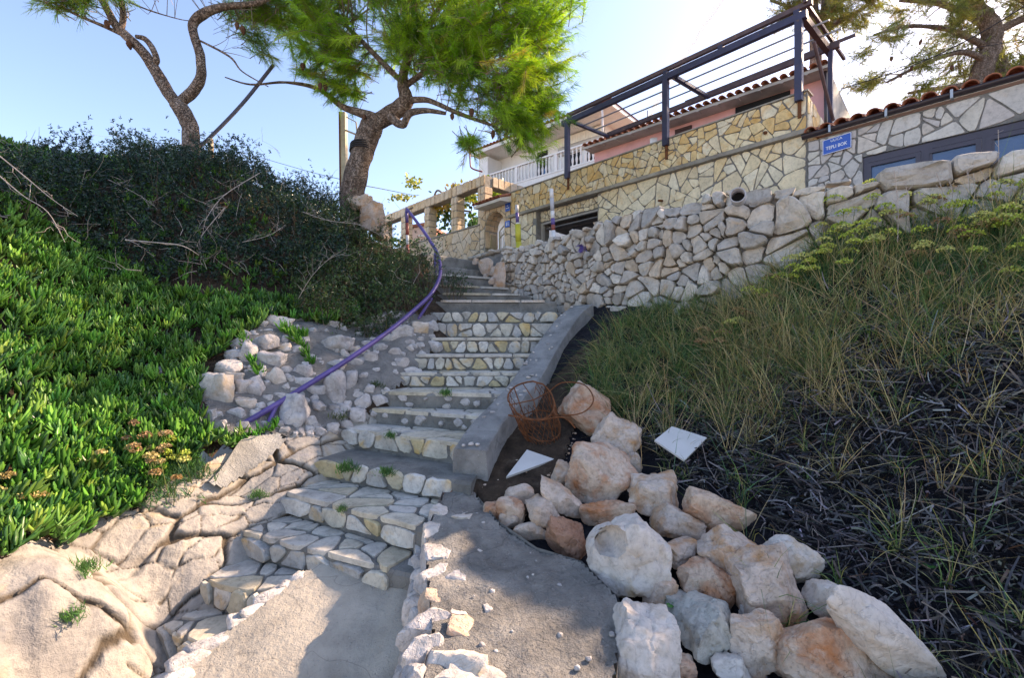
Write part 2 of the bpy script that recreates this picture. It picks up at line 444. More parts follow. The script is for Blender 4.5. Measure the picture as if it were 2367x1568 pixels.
def concrete_mat(name, c=(.33, .32, .30), peb=.5, sc=6, bump=.012, dark=.5, stain=None):
    m = Mat(name, .92, .2); n1 = m.noise(sc, 8, .65); k = m.mix(1, c, m.ramp(n1, [(.28, dark), (.5, .95), (.75, 1.2)]), 'MULTIPLY')
    n2 = m.noise(sc * .45, 3, .6, .5); k = m.mix(m.ramp(n2, [(.5, 0.), (.68, .55)]), k, tuple(v * .5 for v in c))
    v = m.voro(sc * 11); f = m.ramp(v, [(.12, 1.), (.2, 0.)]); n3 = m.noise(sc * 9, 2, .5)
    k = m.mix(m.mul(m.mul(f, peb), m.ramp(n3, [(.45, 0.), (.55, 1.)])), k, (.55, .53, .49))
    k = m.mix(m.mul(m.ramp(m.noise(sc * .28, 3, .55, .6), [(.497, 0.), (.5, 1.), (.503, 0.)]), .4), k, (.07, .065, .06))
    k = m.mix(m.ramp(m.noise(sc * .17, 4, .65, .8), [(.52, 0.), (.66, .45)]), k, tuple(v * .55 for v in c))
    if stain: k = m.mix(m.ramp(m.noise(sc * .8, 5, .7, .5, (1, 1, .25)), [(.60, 0.), (.72, .8)]), k, stain)
    m.color(k); m.bump(n1, bump * 2); m.bump(m.noise(sc * 8, 5, .7), bump * .9); m.bump(f, bump * .35); return m.m
M = {}
M['drystone'] = stone_mat('drystone', [(.52, .47, .40), (.58, .52, .44), (.44, .41, .37), (.61, .555, .47), (.48, .43, .37), (.57, .46, .34)], [(.56, .35, .18), (.38, .35, .30)], .42, 3.2, .012, .004, .62)
M['gold'] = stone_mat('gold_cladding', [(.80, .61, .33), (.82, .67, .41), (.75, .50, .22), (.80, .67, .45), (.77, .55, .27), (.82, .71, .51), (.76, .60, .37)], (.66, .36, .10), .66, 3.4, .006, .0, .72, (.36, .27, .15))
M['goldlow'] = stone_mat('pale_gold_cladding', [(.82, .67, .43), (.84, .73, .53), (.78, .59, .33), (.84, .75, .57), (.76, .62, .41)], (.66, .42, .16), .5, 3.2, .006, .0, .75, (.36, .30, .20))
M['goldfar'] = stone_mat('cream_cladding', [(0.76, 0.573, 0.372), (0.78, 0.63, 0.461), (0.71, 0.498, 0.284), (0.78, 0.62, 0.441)], (.64, .44, .18), .45, 3.2, .005, .0, .8, (.4, .32, .2))
M['greystone'] = stone_mat('grey_cladding', [(.60, .56, .51), (.66, .61, .54), (.56, .51, .48), (.63, .55, .48), (.66, .60, .51)], (.55, .43, .30), .45, 2.8, .006, .0, .78, (.33, .31, .28))
M['stepstone'] = stone_mat('step_stone', [(.60, .56, .46), (.50, .48, .43), (.64, .60, .52), (.58, .48, .28), (.47, .46, .43), (.66, .63, .57), (.56, .50, .36)], (.62, .38, .10), .62, 5, .008, .002, .62, (.20, .18, .15))
M['tread'] = stone_mat('tread_stone', [(.58, .53, .44), (.50, .47, .42), (.60, .56, .48), (.54, .47, .34)], (.50, .40, .24), .25, 5, .006, .0, .6, (.22, .20, .17))
M['rubble'] = stone_mat('rubble_stone', [(.55, .51, .48), (.62, .57, .52), (.47, .44, .42), (.58, .52, .47)], (.50, .36, .26), .22, 6, .012, .003, .6)
M['boulder'] = stone_mat('boulder_stone', [(.62, .49, .39), (.58, .44, .34), (.65, .53, .43), (.60, .47, .37)], [(.52, .26, .10), (.48, .36, .25)], .75, 7, .010, .003, .7, (.40, .30, .22))
M['boulder_orange'] = stone_mat('orange_stained_stone', [(.64, .49, .37), (.62, .45, .32)], [(.46, .17, .06), (.66, .53, .42)], .85, 6, .012, .004, .65, (.36, .20, .11))
M['boulder_white'] = stone_mat('white_stone', [(.65, .57, .49), (.62, .55, .47)], (.54, .37, .20), .55, 6, .007, .0, .78, (.46, .38, .28))
M['boulder_red'] = stone_mat('red_stained_stone', [(.40, .22, .14), (.36, .20, .13)], [(.52, .42, .34), (.28, .11, .05)], .45, 7, .010, .003, .65, (.22, .11, .07))
M['boulder_green'] = stone_mat('greenish_stone', [(.46, .44, .38), (.42, .40, .35)], (.20, .20, .15), .45, 6, .010, .0, .65)
M['mortar'] = concrete_mat('mortar', (.27, .255, .235), .25, 9, .008, .55)
M['mortar_pale'] = concrete_mat('pale_mortar', (.40, .36, .30), .1, 9, .006, .7)
M['rubble_mortar'] = concrete_mat('rubble_mortar', (.30, .28, .25), .7, 5, .02, .5)
M['concrete'] = concrete_mat('concrete', (.33, .32, .30), .6, 5, .014, .55)
M['wallcap'] = concrete_mat('wall_cap_concrete', (.44, .41, .365), .8, 4, .03, .38)
M['bounce_shore'] = concrete_mat('bounce_shore_rock', (.60, .54, .45), .2, 1.2, .02, .8)  # pale tone chosen so the unseen ground reflects sun onto the shaded fronts
M['slab'] = concrete_mat('path_concrete', (.44, .39, .315), .45, 4, .008, .65)
M['step_core'] = concrete_mat('step_concrete', (.25, .24, .215), .5, 6, .010, .5, (.36, .34, .30))
M['ledge'] = concrete_mat('ledge_concrete', (.38, .34, .28), .1, 5, .006, .6)
M['patch'] = concrete_mat('patch_concrete', (.38, .36, .32), .5, 5, .010, .65, (.40, .25, .12))
def bedrock():
    m = Mat('bedrock', .9, .22); n1 = m.noise(2.6, 8, .62, .3); n2 = m.noise(14, 5, .7); n3 = m.noise(3.1, 4, .6, .8)
    c = m.ramp(n1, [(.30, (.22, .205, .19)), (.45, (.34, .31, .27)), (.60, (.42, .375, .31)), (.76, (.36, .29, .205))])
    c = m.mix(m.ramp(n3, [(.58, 0.), (.72, .75)]), c, (.50, .35, .19))
    c = m.mix(m.ramp(m.noise(4.3, 6, .7, .4), [(.58, 0.), (.68, .7)]), c, (.33, .31, .30))
    a = m.n('ShaderNodeAttribute', attribute_name='col'); c = m.mix(a.outputs['Fac'], c, (.10, .075, .05))
    c = m.mix(.55, c, m.ramp(n2, [(.3, .55), (.55, 1.), (.7, 1.1)]), 'MULTIPLY'); m.color(c); m.bump(n1, .02); m.bump(n2, .004)
    n5 = m.noise(7, 6, .72); m.bump(n5, .016); return m.m
M['bedrock'] = bedrock()
def soil():
    m = Mat('soil', .95, .1); n = m.noise(9, 8, .7); m.color(m.ramp(n, [(.3, (.030, .023, .017)), (.55, (.075, .052, .036)), (.75, (.15, .12, .09))])); m.bump(n, .04); m.bump(m.noise(60, 3, .6), .01); return m.m
M['soil'] = soil()
def wrack_soil():
    m = Mat('dark_soil', .9, .15); n = m.noise(14, 8, .7); m.color(m.ramp(n, [(.3, (.008, .008, .011)), (.55, (.022, .021, .025)), (.8, (.07, .06, .055))])); m.bump(n, .04); return m.m
M['dark_soil'] = wrack_soil()
def bark():
    m = Mat('bark', .9, .2); v = m.voro(16, 'DISTANCE_TO_EDGE', .25); n = m.noise(9, 6, .7, .3, (1, 1, .35))
    c = m.ramp(n, [(.3, (.13, .085, .06)), (.5, (.27, .20, .155)), (.72, (.40, .33, .28))]); c = m.mix(m.ramp(v, [(0., .85), (.09, 0.)]), c, (.06, .038, .027))
    m.color(c); m.bump(m.ramp(v, [(0., 0.), (.14, 1.)]), .022); m.bump(n, .02); return m.m
M['bark'] = bark()
M['twig'] = solid('twig', (.26, .20, .15), .9, .2, 0, .5, 20)
M['deadtwig'] = solid('dead_twig', (.40, .34, .30), .9, .2, 0, .4, 20)
M['cone'] = solid('cone', (.13, .065, .04), .85, .2, 0, .5, 60, .01)
M['needle'] = leaf_mat('pine_needles', .52, .45, .4, (1.7, 1.8, .5))
M['needle_olive'] = leaf_mat('olive_needles', .45, .45, .4, (1.4, 1.4, .6))
M['leaf'] = leaf_mat('leaves', .25, .38, .5, (1.4, 1.5, .5))
M['succulent'] = leaf_mat('succulent_leaves', .22, .35, .45, (1.2, 1.5, .45))
M['grass'] = leaf_mat('grass_blades', .3, .55, .3, (1.2, 1.3, .7))
M['wrack'] = leaf_mat('seaweed_ribbons', 0, .38, .55)
M['umbel'] = leaf_mat('umbel_heads', .2, .7, .2, (1.2, 1.2, .7))
M['purple'] = solid('purple_paint', (.115, .075, .25), .38, .5, 0, .3, 6, .001, (.34, .24, .26), .63)
M['redpaint'] = solid('red_paint', (.30, .075, .055), .5, .4, 0, .3, 10, .0, (.42, .3, .25), .68)
M['whitepaint'] = solid('white_paint', (.72, .70, .68), .5, .4, 0, .15, 10, .0, (.45, .35, .3), .70)
M['yellowpaint'] = solid('yellow_paint', (.55, .50, .045), .5, .4, 0, .2, 10, .0)
M['rust'] = solid('rust', (.20, .075, .03), .85, .3, .2, .55, 30, .002)
M['steel'] = solid('dark_steel', (.045, .043, .085), .5, .45, .1, .3, 5, .001, (.13, .075, .055), .62)
M['steelrust'] = solid('brown_steel', (.12, .075, .075), .6, .4, .1, .4, 5, .001, (.22, .12, .08), .6)
M['galv'] = solid('galvanised', (.38, .39, .41), .45, .5, .6, .2, 12)
M['gutter'] = solid('gutter_brown', (.035, .024, .026), .35, .5, 0, .2, 6)
M['frame'] = solid('window_frame', (.045, .030, .048), .35, .5, 0, .2, 6)
M['white'] = solid('white_plaster', (.76, .74, .71), .8, .25, 0, .08, 3, .002)
M['cream'] = solid('cream_plaster', (.72, .66, .55), .8, .25, 0, .08, 3, .002)
M['pink'] = solid('pink_plaster', (.82, .43, .42), .85, .2, 0, .12, 3, .002)
M['peach'] = solid('peach_plaster', (.66, .45, .34), .85, .2, 0, .1, 3, .002)
M['greyplaster'] = solid('grey_plaster', (.47, .44, .40), .9, .2, 0, .25, 2, .004)
M['soffit'] = solid('soffit', (.74, .69, .61), .8, .2, 0, .12, 6)
M['tile'] = solid('terracotta', (.40, .15, .085), .8, .25, 0, .4, 9, .004, (.30, .21, .16), .62)
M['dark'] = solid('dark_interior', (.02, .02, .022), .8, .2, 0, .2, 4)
M['door'] = solid('garage_door', (.17, .165, .17), .6, .3, 0, .15, 6)
M['bluedoor'] = solid('blue_shutter', (.06, .16, .32), .5, .4, 0, .15, 6)
M['brownwood'] = solid('brown_wood', (.09, .045, .04), .7, .3, 0, .3, 8)
M['enamel'] = solid('blue_enamel', (.015, .085, .42), .25, .5, 0, .06, 3)
M['letter'] = solid('white_enamel', (.82, .82, .84), .3, .5, 0, .03, 3)
M['pvc'] = solid('grey_plastic', (.46, .45, .47), .45, .4, 0, .2, 8)
M['whitebox'] = solid('white_cabinet', (.74, .74, .74), .45, .4, 0, .06, 5)
M['board'] = solid('tile_board', (.60, .58, .54), .45, .4, 0, .1, 4, .001, (.42, .34, .25), .66)
M['cable'] = solid('black_rubber', (.018, .018, .02), .55, .4, 0, .2, 9)
M['greycable'] = solid('grey_cable', (.085, .085, .11), .6, .4, 0, .3, 30, .004)
M['pole'] = solid('pole_concrete', (.56, .49, .36), .85, .2, 0, .25, 5, .003, (.36, .24, .13), .62)
M['oldwood'] = solid('old_wood', (.48, .38, .26), .85, .2, 0, .3, 12, .004)
M['iron'] = solid('cream_iron', (.50, .42, .26), .5, .4, .2, .2, 8)
def glass():
    m = Mat('window_glass', .12, .6); m.color(m.ramp(m.noise(1.5, 3, .5), [(.35, (.04, .08, .17)), (.65, (.07, .13, .25))])); m.bump(m.noise(40, 2, .5), .002); return m.m  # reflected sky is put into the blue base colour
M['glass'] = glass()
def trail():
    m = Mat('vapour', 1, 0); m.color((.95, .95, .95)); t = m.n('ShaderNodeBsdfTranslucent'); t.inputs[0].default_value = (.97, .97, .97, 1); x = m.n('ShaderNodeMixShader'); x.inputs[0].default_value = .7; m.link(m.b.outputs[0], x.inputs[1]); m.link(t.outputs[0], x.inputs[2]); m.link(x.outputs[0], m.t.nodes['Material Output'].inputs['Surface']); return m.m
M['vapour'] = trail()
# ---------------------------------------------------------------- terrain
STEPS = {  # i: (L px,py), (R px,py), z of the nosing
    0: ((100, 1750), (430, 1800), -.28), 1: ((375, 1443), (520, 1517), -.11), 2: ((473, 1339), (690, 1396), .06), 3: ((561, 1228), (900, 1313), .23), 4: ((662, 1138), (962, 1216), .40),
    5: ((738, 1060), (1045, 1106), .57), 6: ((797, 990), (1085, 1027), .74), 7: ((858, 945), (1125, 963), .89), 8: ((880, 905), (1165, 912), 1.05), 9: ((922, 862), (1205, 862), 1.22)}
NOS = {i: tuple(Vector(((a - CX) / FO * (Y := FO * (EYE - z) / (b - CY)), Y, z)) for a, b in (L, R)) for i, (L, R, z) in STEPS.items()}
for i, (l, r, Y1, Y2, z) in {10: (957, 1232, 5.55, 5.55, 1.41), 11: (992, 1264, 5.9, 5.88, 1.61), 12: (1010, 1268, 6.22, 6.22, 1.82), 13: (1004, 1272, 6.55, 6.55, 1.99), 14: (1015, 1262, 6.88, 6.9, 2.17),
                             15: (1020, 1204, 7.2, 7.35, 2.31), 16: (1010, 1178, 7.4, 7.95, 2.47), 17: (985, 1150, 7.62, 8.25, 2.68), 18: (975, 1118, 7.85, 8.55, 2.88), 19: (985, 1100, 8.1, 8.95, 3.12)}.items():
    NOS[i] = (Vector(((l - CX) / FO * Y1, Y1, z)), Vector(((r - CX) / FO * Y2, Y2, z)))
NOS[20] = (Vector((-1.9, 9.0, 3.14)), Vector((-1.0, 9.9, 3.14)))

ctrlL = [tuple(P(*q)) for q in [(0, 1300, 2.3), (0, 1568, 2.0), (200, 1568, 2.0), (400, 1290, 3.0), (200, 1300, 2.75), (300, 1200, 3.05), (100, 1250, 2.6), (450, 1150, 3.35), (560, 1120, 3.65), (640, 1030, 4.05), (530, 1000, 3.9),
          (470, 900, 4.3), (600, 800, 5.0), (750, 770, 5.6), (850, 850, 5.25), (900, 780, 5.9), (0, 1000, 3.0), (0, 700, 4.05), (0, 450, 5.3), (0, 350, 6.1), (200, 900, 3.9), (200, 700, 4.9), (200, 520, 6.1), (200, 420, 7.1),
          (450, 700, 5.5), (450, 520, 6.8), (450, 400, 7.9), (700, 720, 6.3), (700, 580, 7.4), (700, 495, 8.4), (900, 665, 7.3), (820, 545, 9.0), (900, 585, 8.6), (960, 620, 8.1), (300, 1400, 2.55), (100, 1400, 2.25), (330, 1480, 2.62)]]
ctrlL += [(-9, 3, 2.6), (-9, 6, 4.3), (-10, 9, 4.9), (-6, 11, 4.8), (-3, 12, 3.9), (-2, 10.3, 3.3), (-6, 16, 3.6), (-3.6, 1.2, .25), (-2.4, 1.2, -.2), (-2.0, 1.75, -.02), (-1.75, 1.8, -.2), (-2.7, 1.6, .12), (-2.2, 2.0, .13), (-5.5, 1.5, 1.1), (-1.6, 9.2, 3.1)]
for i, (l, r) in NOS.items():
    d = (r - l).normalized()
    ctrlL.append(tuple(l - d * .10 + Vector((0, 0, .03 if i > 2 else .05)))); ctrlL.append(tuple(l + d * .25 + Vector((0, 0, -.30))))
zL0 = rbf(ctrlL, .004)
EDGE = [NOS[i][0] for i in range(0, 21)]           # left edge of the stairs
ey = np.array([p.y for p in EDGE]); ex = np.array([p.x for p in EDGE]); o_ = np.argsort(ey)
def edge_x(y): return np.interp(y, ey[o_], ex[o_])
ROCKPX = [(-300, 1330), (0, 1300), (120, 1240), (300, 1180), (420, 1120), (500, 1050), (640, 1000), (720, 1010), (800, 930), (900, 1000), (800, 1100), (700, 1300), (500, 1700), (-300, 1900)]
RUBPX = [(470, 960), (480, 880), (560, 780), (640, 740), (800, 760), (900, 720), (1015, 735), (1000, 860), (880, 930), (800, 990), (690, 1020), (600, 1015), (480, 1030)]
def rockmask(x, y, z):
    px, py = proj(np.stack([x, y, z], -1)); return inpoly(px, py, ROCKPX)
def crackfield(x, y):
    """distance to the joints of layered bedrock (two sets of warped cells), in metres"""
    u = (x * .62 + y * .78); v = (-x * .78 + y * .62)
    u = u + .07 * fbm(x, y, 2.2, 5) + .012 * fbm(x, y, 14, 7); v = v + .06 * fbm(x, y, 2.0, 9) + .014 * fbm(x, y, 12, 2)
    r = np.random.default_rng(12); best = []
    for (su, sv, seed) in ((.60, .23, 1), (.25, .12, 2)):
        gu, gv = u / su, v / sv; iu, iv = np.floor(gu).astype(int), np.floor(gv).astype(int); d1 = np.full(u.shape, 9.); d2 = d1.copy(); idn = np.zeros(u.shape)
        for a in (-1, 0, 1):
            for b in (-1, 0, 1):
                cu, cv = iu + a, iv + b; h1 = _h[(cu * 7 + seed * 31) % 256, (cv * 13 + seed * 57) % 256]; h2 = _h[(cu * 11 + 91 + seed) % 256, (cv * 5 + 17) % 256]
                dd = np.hypot((cu + h1 - gu), (cv + h2 - gv)); n = dd < d1
                d2 = np.where(n, d1, np.minimum(d2, dd)); idn = np.where(n, h1 * 3.7 + h2, idn); d1 = np.where(n, dd, d1)
        best.append(((d2 - d1) * sv * .5, idn % 1))
    return best
def zL(x, y, fine=True):
    z = zL0(x, y); x = np.asarray(x, float); y = np.asarray(y, float)
    z = z + .06 * fbm(x, y, .9, 3) * np.clip(edge_x(y) - .3 - x, 0, 1)
    return z
def build_hillside():
    xs = np.arange(-9.5, -.2, .075); ys = np.arange(1.2, 14.5, .075); X, Y = np.meshgrid(xs, ys); Z = zL(X, Y)
    rk = rockmask(X, Y, Z) & (Y < 5.4) & (X > -4.4)
    keep = (X < edge_x(Y) + .22) & ~rk
    Zs = Z - .02 + .04 * fbm(X, Y, 5, 1)
    V, F = grid_mesh(X, Y, Zs, keep); mk('hillside', V, F, M['soil'], None, True, kind='structure')
    xs = np.arange(-4.4, -1.0, .0095); ys = np.arange(1.3, 5.4, .0095); X, Y = np.meshgrid(xs, ys); Z = zL(X, Y)
    keep = inpoly(*proj(np.stack([X, Y, Z], -1)), [(a + (-40 if a < 500 else 15), b) for a, b in ROCKPX]) & (X < edge_x(Y) + .14)
    (c1, i1), (c2, i2) = crackfield(X, Y)
    tx1, ty1 = ((i1 * 7.31) % 1 - .5), ((i1 * 13.7) % 1 - .5); tx2, ty2 = ((i2 * 5.31) % 1 - .5), ((i2 * 11.7) % 1 - .5)
    on = np.clip(fbm(X, Y, 1.1, 41) * 3 + 1.0, .15, 1)
    k1 = np.clip(1.25 - c1 / (.004 + .008 * np.clip(fbm(X, Y, 2.3, 27) + .45, 0, 1)), 0, 1) * on; k0 = 0 * k1
    k2 = np.clip(1.1 - c2 / (.002 + .005 * np.clip(fbm(X, Y, 2.6, 22) + .3, 0, 1)), 0, 1) * (fbm(X, Y, 1.4, 33) > -.15)
    f1 = np.clip(c1 / .016, 0, 1); f2 = np.clip(c2 / .012, 0, 1)
    H = ((i1 - .5) * .05 + (tx1 * (X % .9) + ty1 * (Y % .9)) * 0) * f1 + (i2 - .5) * .016 * f2 + .022 * tx1 * f1 * np.sin(X * 5 + i1 * 9) + .018 * fbm(X, Y, 2.0, 4) + .008 * fbm(X, Y, 9, 16, 3) + .004 * fbm(X, Y, 30, 6, 2)
    H *= np.clip((edge_x(Y) + .02 - X) / .12, .15, 1)
    H = H - .045 * k0 ** .7 - .035 * k1 ** .8 - .016 * k2
    gy, gx = np.gradient(Z, .0095); gx = np.clip(gx, -1.6, 1.6); gy = np.clip(gy, -1.6, 1.6); nl = np.sqrt(1 + gx * gx + gy * gy); m = keep.ravel()
    X0, Y0 = X, Y; X = X - gx / nl * H; Y = Y - gy / nl * H; Z2 = Z + H / nl
    V, F = grid_mesh(X, Y, Z2, keep); kk = np.clip(k0 * 1.5 + k1 * 1.4 + k2 * 1.0, 0, 1)
    used = np.unique(F);  m = keep.ravel()
    # colour attribute 'col' holds the dirt that fills the joints
    idx = np.arange(X.size).reshape(X.shape); f = np.stack([idx[:-1, :-1], idx[:-1, 1:], idx[1:, 1:], idx[1:, :-1]], -1).reshape(-1, 4); f = f[m[f].all(1)]; u = np.unique(f)
    return mk('rock_outcrop', V, F, M['bedrock'], None, True, np.repeat(kk.ravel()[u][:, None], 3, 1), kind='structure')
outcrop = build_hillside()

ctrlR = [tuple(P(*q)) for q in [(1400, 750, 5.75), (1640, 690, 5.55), (1800, 620, 5.2), (1900, 550, 4.95), (2367, 460, 4.15), (2100, 610, 4.3), (2367, 620, 3.7), (2367, 900, 2.95), (2367, 1200, 2.35), (2367, 1568, 1.8), (2000, 900, 3.6), (2000, 1200, 2.8),
          (1700, 820, 4.6), (1700, 1000, 3.9), (1500, 900, 4.6), (1350, 960, 4.4), (1240, 1010, 4.05), (1150, 1120, 3.5), (1400, 1200, 3.05), (1700, 1250, 2.7), (1600, 1400, 2.35), (2000, 1500, 2.05)]]
ctrlR += [(.5, 1.2, .05), (2, 1.0, .15), (4.2, 1.2, .9), (6, 3, 2.6), (-.2, 2.2, .1), (.9, 5.6, 1.6), (.3, 2.0, .15), (1.0, 6.3, 1.9)]
zR0 = rbf(ctrlR, .004)
def zR(x, y): return zR0(x, y) + .035 * fbm(x, y, 2.2, 31)
def hit(px, py, zf, y0=1.2, y1=9.0):
    Y = np.arange(y0, y1, .01); X = (px - CX) / FO * Y; Z = EYE - (py - CY) / FO * Y
    k = np.nonzero(Z <= zf(X, Y))[0]; j = k[0] if len(k) else len(Y) - 1
    return Vector((X[j], Y[j], Z[j]))
WALLPTS = spline([Vector(p) for p in [(-.14, 8.32, 0), (.35, 7.78, 0), (.85, 7.22, 0), (1.77, 6.15, 0), (2.55, 5.42, 0), (3.34, 4.95, 0), (4.64, 4.2, 0), (6.3, 3.15, 0)]], 8)
wx = np.array([p.x for p in WALLPTS]); wy = np.array([p.y for p in WALLPTS]); ws = np.r_[0, np.cumsum(np.hypot(np.diff(wx), np.diff(wy)))]
KERB = [(-.455, 3.60, .745), (-.345, 4.0, .875), (-.20, 4.33, .99), (-.03, 4.66, 1.15), (.14, 5.2, 1.34), (.30, 5.6, 1.54), (.47, 5.95, 1.74), (.655, 6.25, 1.93), (.86, 6.5, 2.07)]
kx = np.array([p[0] for p in KERB]); ky = np.array([p[1] for p in KERB])
xs = np.arange(-.6, 6.4, .06); ys = np.arange(.9, 7.2, .06); X, Y = np.meshgrid(xs, ys); Z = zR(X, Y)
keep = (Y < np.interp(X, wx, wy) + .1) & (X > np.where(Y > 3.4, np.interp(Y, ky, kx) + .1, -.35 + .05 * (Y - 1)))
V, F = grid_mesh(X, Y, Z - .03 + .03 * fbm(X, Y, 6, 4), keep); mk('slope', V, F, M['dark_soil'], None, True, kind='structure')
earth = [(1085, 1175), (1100, 1080), (1180, 990), (1290, 860), (1345, 800), (1420, 770), (1350, 900), (1330, 1000), (1300, 1100), (1250, 1190), (1170, 1215)]
xs = np.arange(-.5, 1.6, .03); ys = np.arange(2.8, 6.2, .03); X, Y = np.meshgrid(xs, ys); Z = zR(X, Y); k = inpoly(*proj(np.stack([X, Y, Z], -1)), earth)
V, F = grid_mesh(X, Y, Z + .012 + .03 * fbm(X, Y, 6, 4) + .012 * fbm(X, Y, 25, 7, 2), k); mk('earth', V, F, M['soil'], None, True, kind='structure')
# wide ground: low and unseen in front, made pale to bounce sunlight, high behind the retaining wall
mb = MB(); D1 = Vector((-.6758, .7370, 0)); NN = Vector((.7370, .6758, 0))
def gq(n0, n1, z, t0=-800, t1=800): 
    q = [NN * n0 + D1 * t0, NN * n1 + D1 * t0, NN * n1 + D1 * t1, NN * n0 + D1 * t1]; mb.add([(p.x, p.y, z) for p in q], [(0, 1, 2, 3)])
gq(-800, 5.3, -.75); mb.build('bounce_shore', M['bounce_shore'], None, kind='structure'); mb = MB(); gq(6.6, 900, 2.9); mb.build('ground', M['soil'], None, kind='structure')
sv = [Vector((p.x + .15, p.y + .15, 3.12)) for p in WALLPTS[::-1]]
sv = [NN * 8.9 + D1 * -6 + Vector((0, 0, 3.1)), NN * 8.9 + D1 * 16 + Vector((0, 0, 3.3)), NN * 6.4 + D1 * 16 + Vector((0, 0, 3.2)), Vector((-1.9, 9.0, 3.13)), Vector((-.75, 9.05, 3.13)), Vector((-.1, 8.5, 3.12))] + sv[::-1]
mk('street', sv, [tuple(range(len(sv)))[::-1]], M['concrete'], None, kind='structure')

# ---------------------------------------------------------------- stone staircase
stairs = thing('stone_staircase', 'winding outdoor staircase of limestone-faced concrete steps climbing between the shrubs and the rubble wall', 'staircase', NOS[3][0])
FACED = {1, 2, 3, 4, 5, 6, 9, 10, 11, 12, 13}
for i in range(0, 20):
    l, r = NOS[i]; nl, nr = NOS[i + 1]; d = (r - l).normalized(); n = Vector((d.y, -d.x, 0)); W = (r - l).length
    random.seed(100 + i)
    # worn concrete core with a few subdivisions so that the edge is not ruler straight
    kseg = 12; Vv = []; zz = -.55
    pl, pr = l - d * .06, r + d * (.16 if i > 2 else .02)
    for k in range(kseg + 1):
        a = pl.lerp(pr, k / kseg); b = (nl - d * .06).lerp(nr + d * .1, k / kseg) - n * .05; j = .010 * mnoise.noise(a * 5) + .004 * mnoise.noise(a * 16); z0 = l.z - .014
        Vv += [(a.x, a.y, z0 + zz), (a.x + n.x * j, a.y + n.y * j, z0 - .022), (a.x - n.x * .018, a.y - n.y * .018, z0 + j * .5), (b.x, b.y, z0), (b.x, b.y, z0 + zz)]
    Fv = [(k * 5 + q, (k + 1) * 5 + q, (k + 1) * 5 + q + 1, k * 5 + q + 1) for k in range(kseg) for q in range(4)] + [(0, 1, 2, 3, 4), tuple(kseg * 5 + q for q in (4, 3, 2, 1, 0))]
    st = mk('step', Vv, Fv, M['step_core'], stairs)
    lift = NOS[i - 1][0].z if i else l.z - .2
    def fr(u, v, off, l=l, d=d, n=n): q = l + d * u + n * (off + .004); return (q.x, q.y, v)
    if i in FACED:
        h = l.z - lift; bound = [(-.03, lift + .012), (W + (.1 if i > 8 else 0), lift + .012), (W + (.1 if i > 8 else 0), l.z - (.034 if i in (3, 4, 9, 10, 11) else .008)), (-.03, l.z - (.034 if i in (3, 4, 9, 10, 11) else .008))]
        nn = max(6, int(W / (.16 if i > 8 else .19) * (1.35 if i > 8 else 1.0)))
        sites = [((k + random.uniform(0, 1)) * W / nn, (lift + l.z) / 2 + random.uniform(-.42, .42) * h) for k in range(nn)]
        for c in voronoi(bound, sites, .020, 1.0, 0):
            Vv, Fv = slab_stone(roughpoly(c, .016, .2), fr, random.uniform(.008, .034), .010, .012, .02); mk('facing_stone', Vv, Fv, M['stepstone'], st)
    elif i in (7, 8):
        for k in range(9):       # stones half sunk in the rough concrete riser
            u = W * (k + random.random()) / 9; s_ = random.uniform(.025, .06); v = lift + random.uniform(.02, .10)
            c = [(u + s_ * math.cos(a) * random.uniform(.7, 1.2), v + .7 * s_ * math.sin(a) * random.uniform(.7, 1.2)) for a in np.arange(0, 6.2, .9)]
            Vv, Fv = slab_stone(c, fr, .014, .012); mk('facing_stone', Vv, Fv, M['rubble'], st)
    # tread stones
    def ft(u, v, off, z=l.z): return (u, v, z - .014 + off)
    A_ = [(l.x + n.x * .012, l.y + n.y * .012), (r.x + n.x * .012, r.y + n.y * .012), (nr.x, nr.y), (nl.x, nl.y)]
    if i <= 9 and i != 5:
        nn = {1: 6, 2: 8, 3: 15, 4: 15}.get(i, 9)
        for c in voronoi(A_, poisson(A_, nn, .4), .022, 1.3, 0):
            Vv, Fv = slab_stone(roughpoly(c, .014), ft, random.uniform(.013, .019), .006, .02, .0015); mk('tread_stone', Vv, Fv, M['tread'], st)
    elif i in (10, 11, 14, 15, 16, 17):
        k0, tw = 0.02, .22; 
        while k0 < W - .1:
            L_ = random.uniform(.35, .8); L_ = min(L_, W - k0 - .01)
            if L_ > .08 and random.random() < (.97 if i != 15 else .6):
                a, b = l + d * k0 + n * .022, l + d * (k0 + L_) + n * .022
                c = [(a.x, a.y), (b.x, b.y), (b.x - n.x * tw, b.y - n.y * tw), (a.x - n.x * tw, a.y - n.y * tw)]
                Vv, Fv = slab_stone(roughpoly(c, .006), ft, .022, .004, .012, .0005); mk('tread_stone', Vv, Fv, M['boulder_white'] if i == 14 else M['tread'], st)
            k0 += L_ + .012
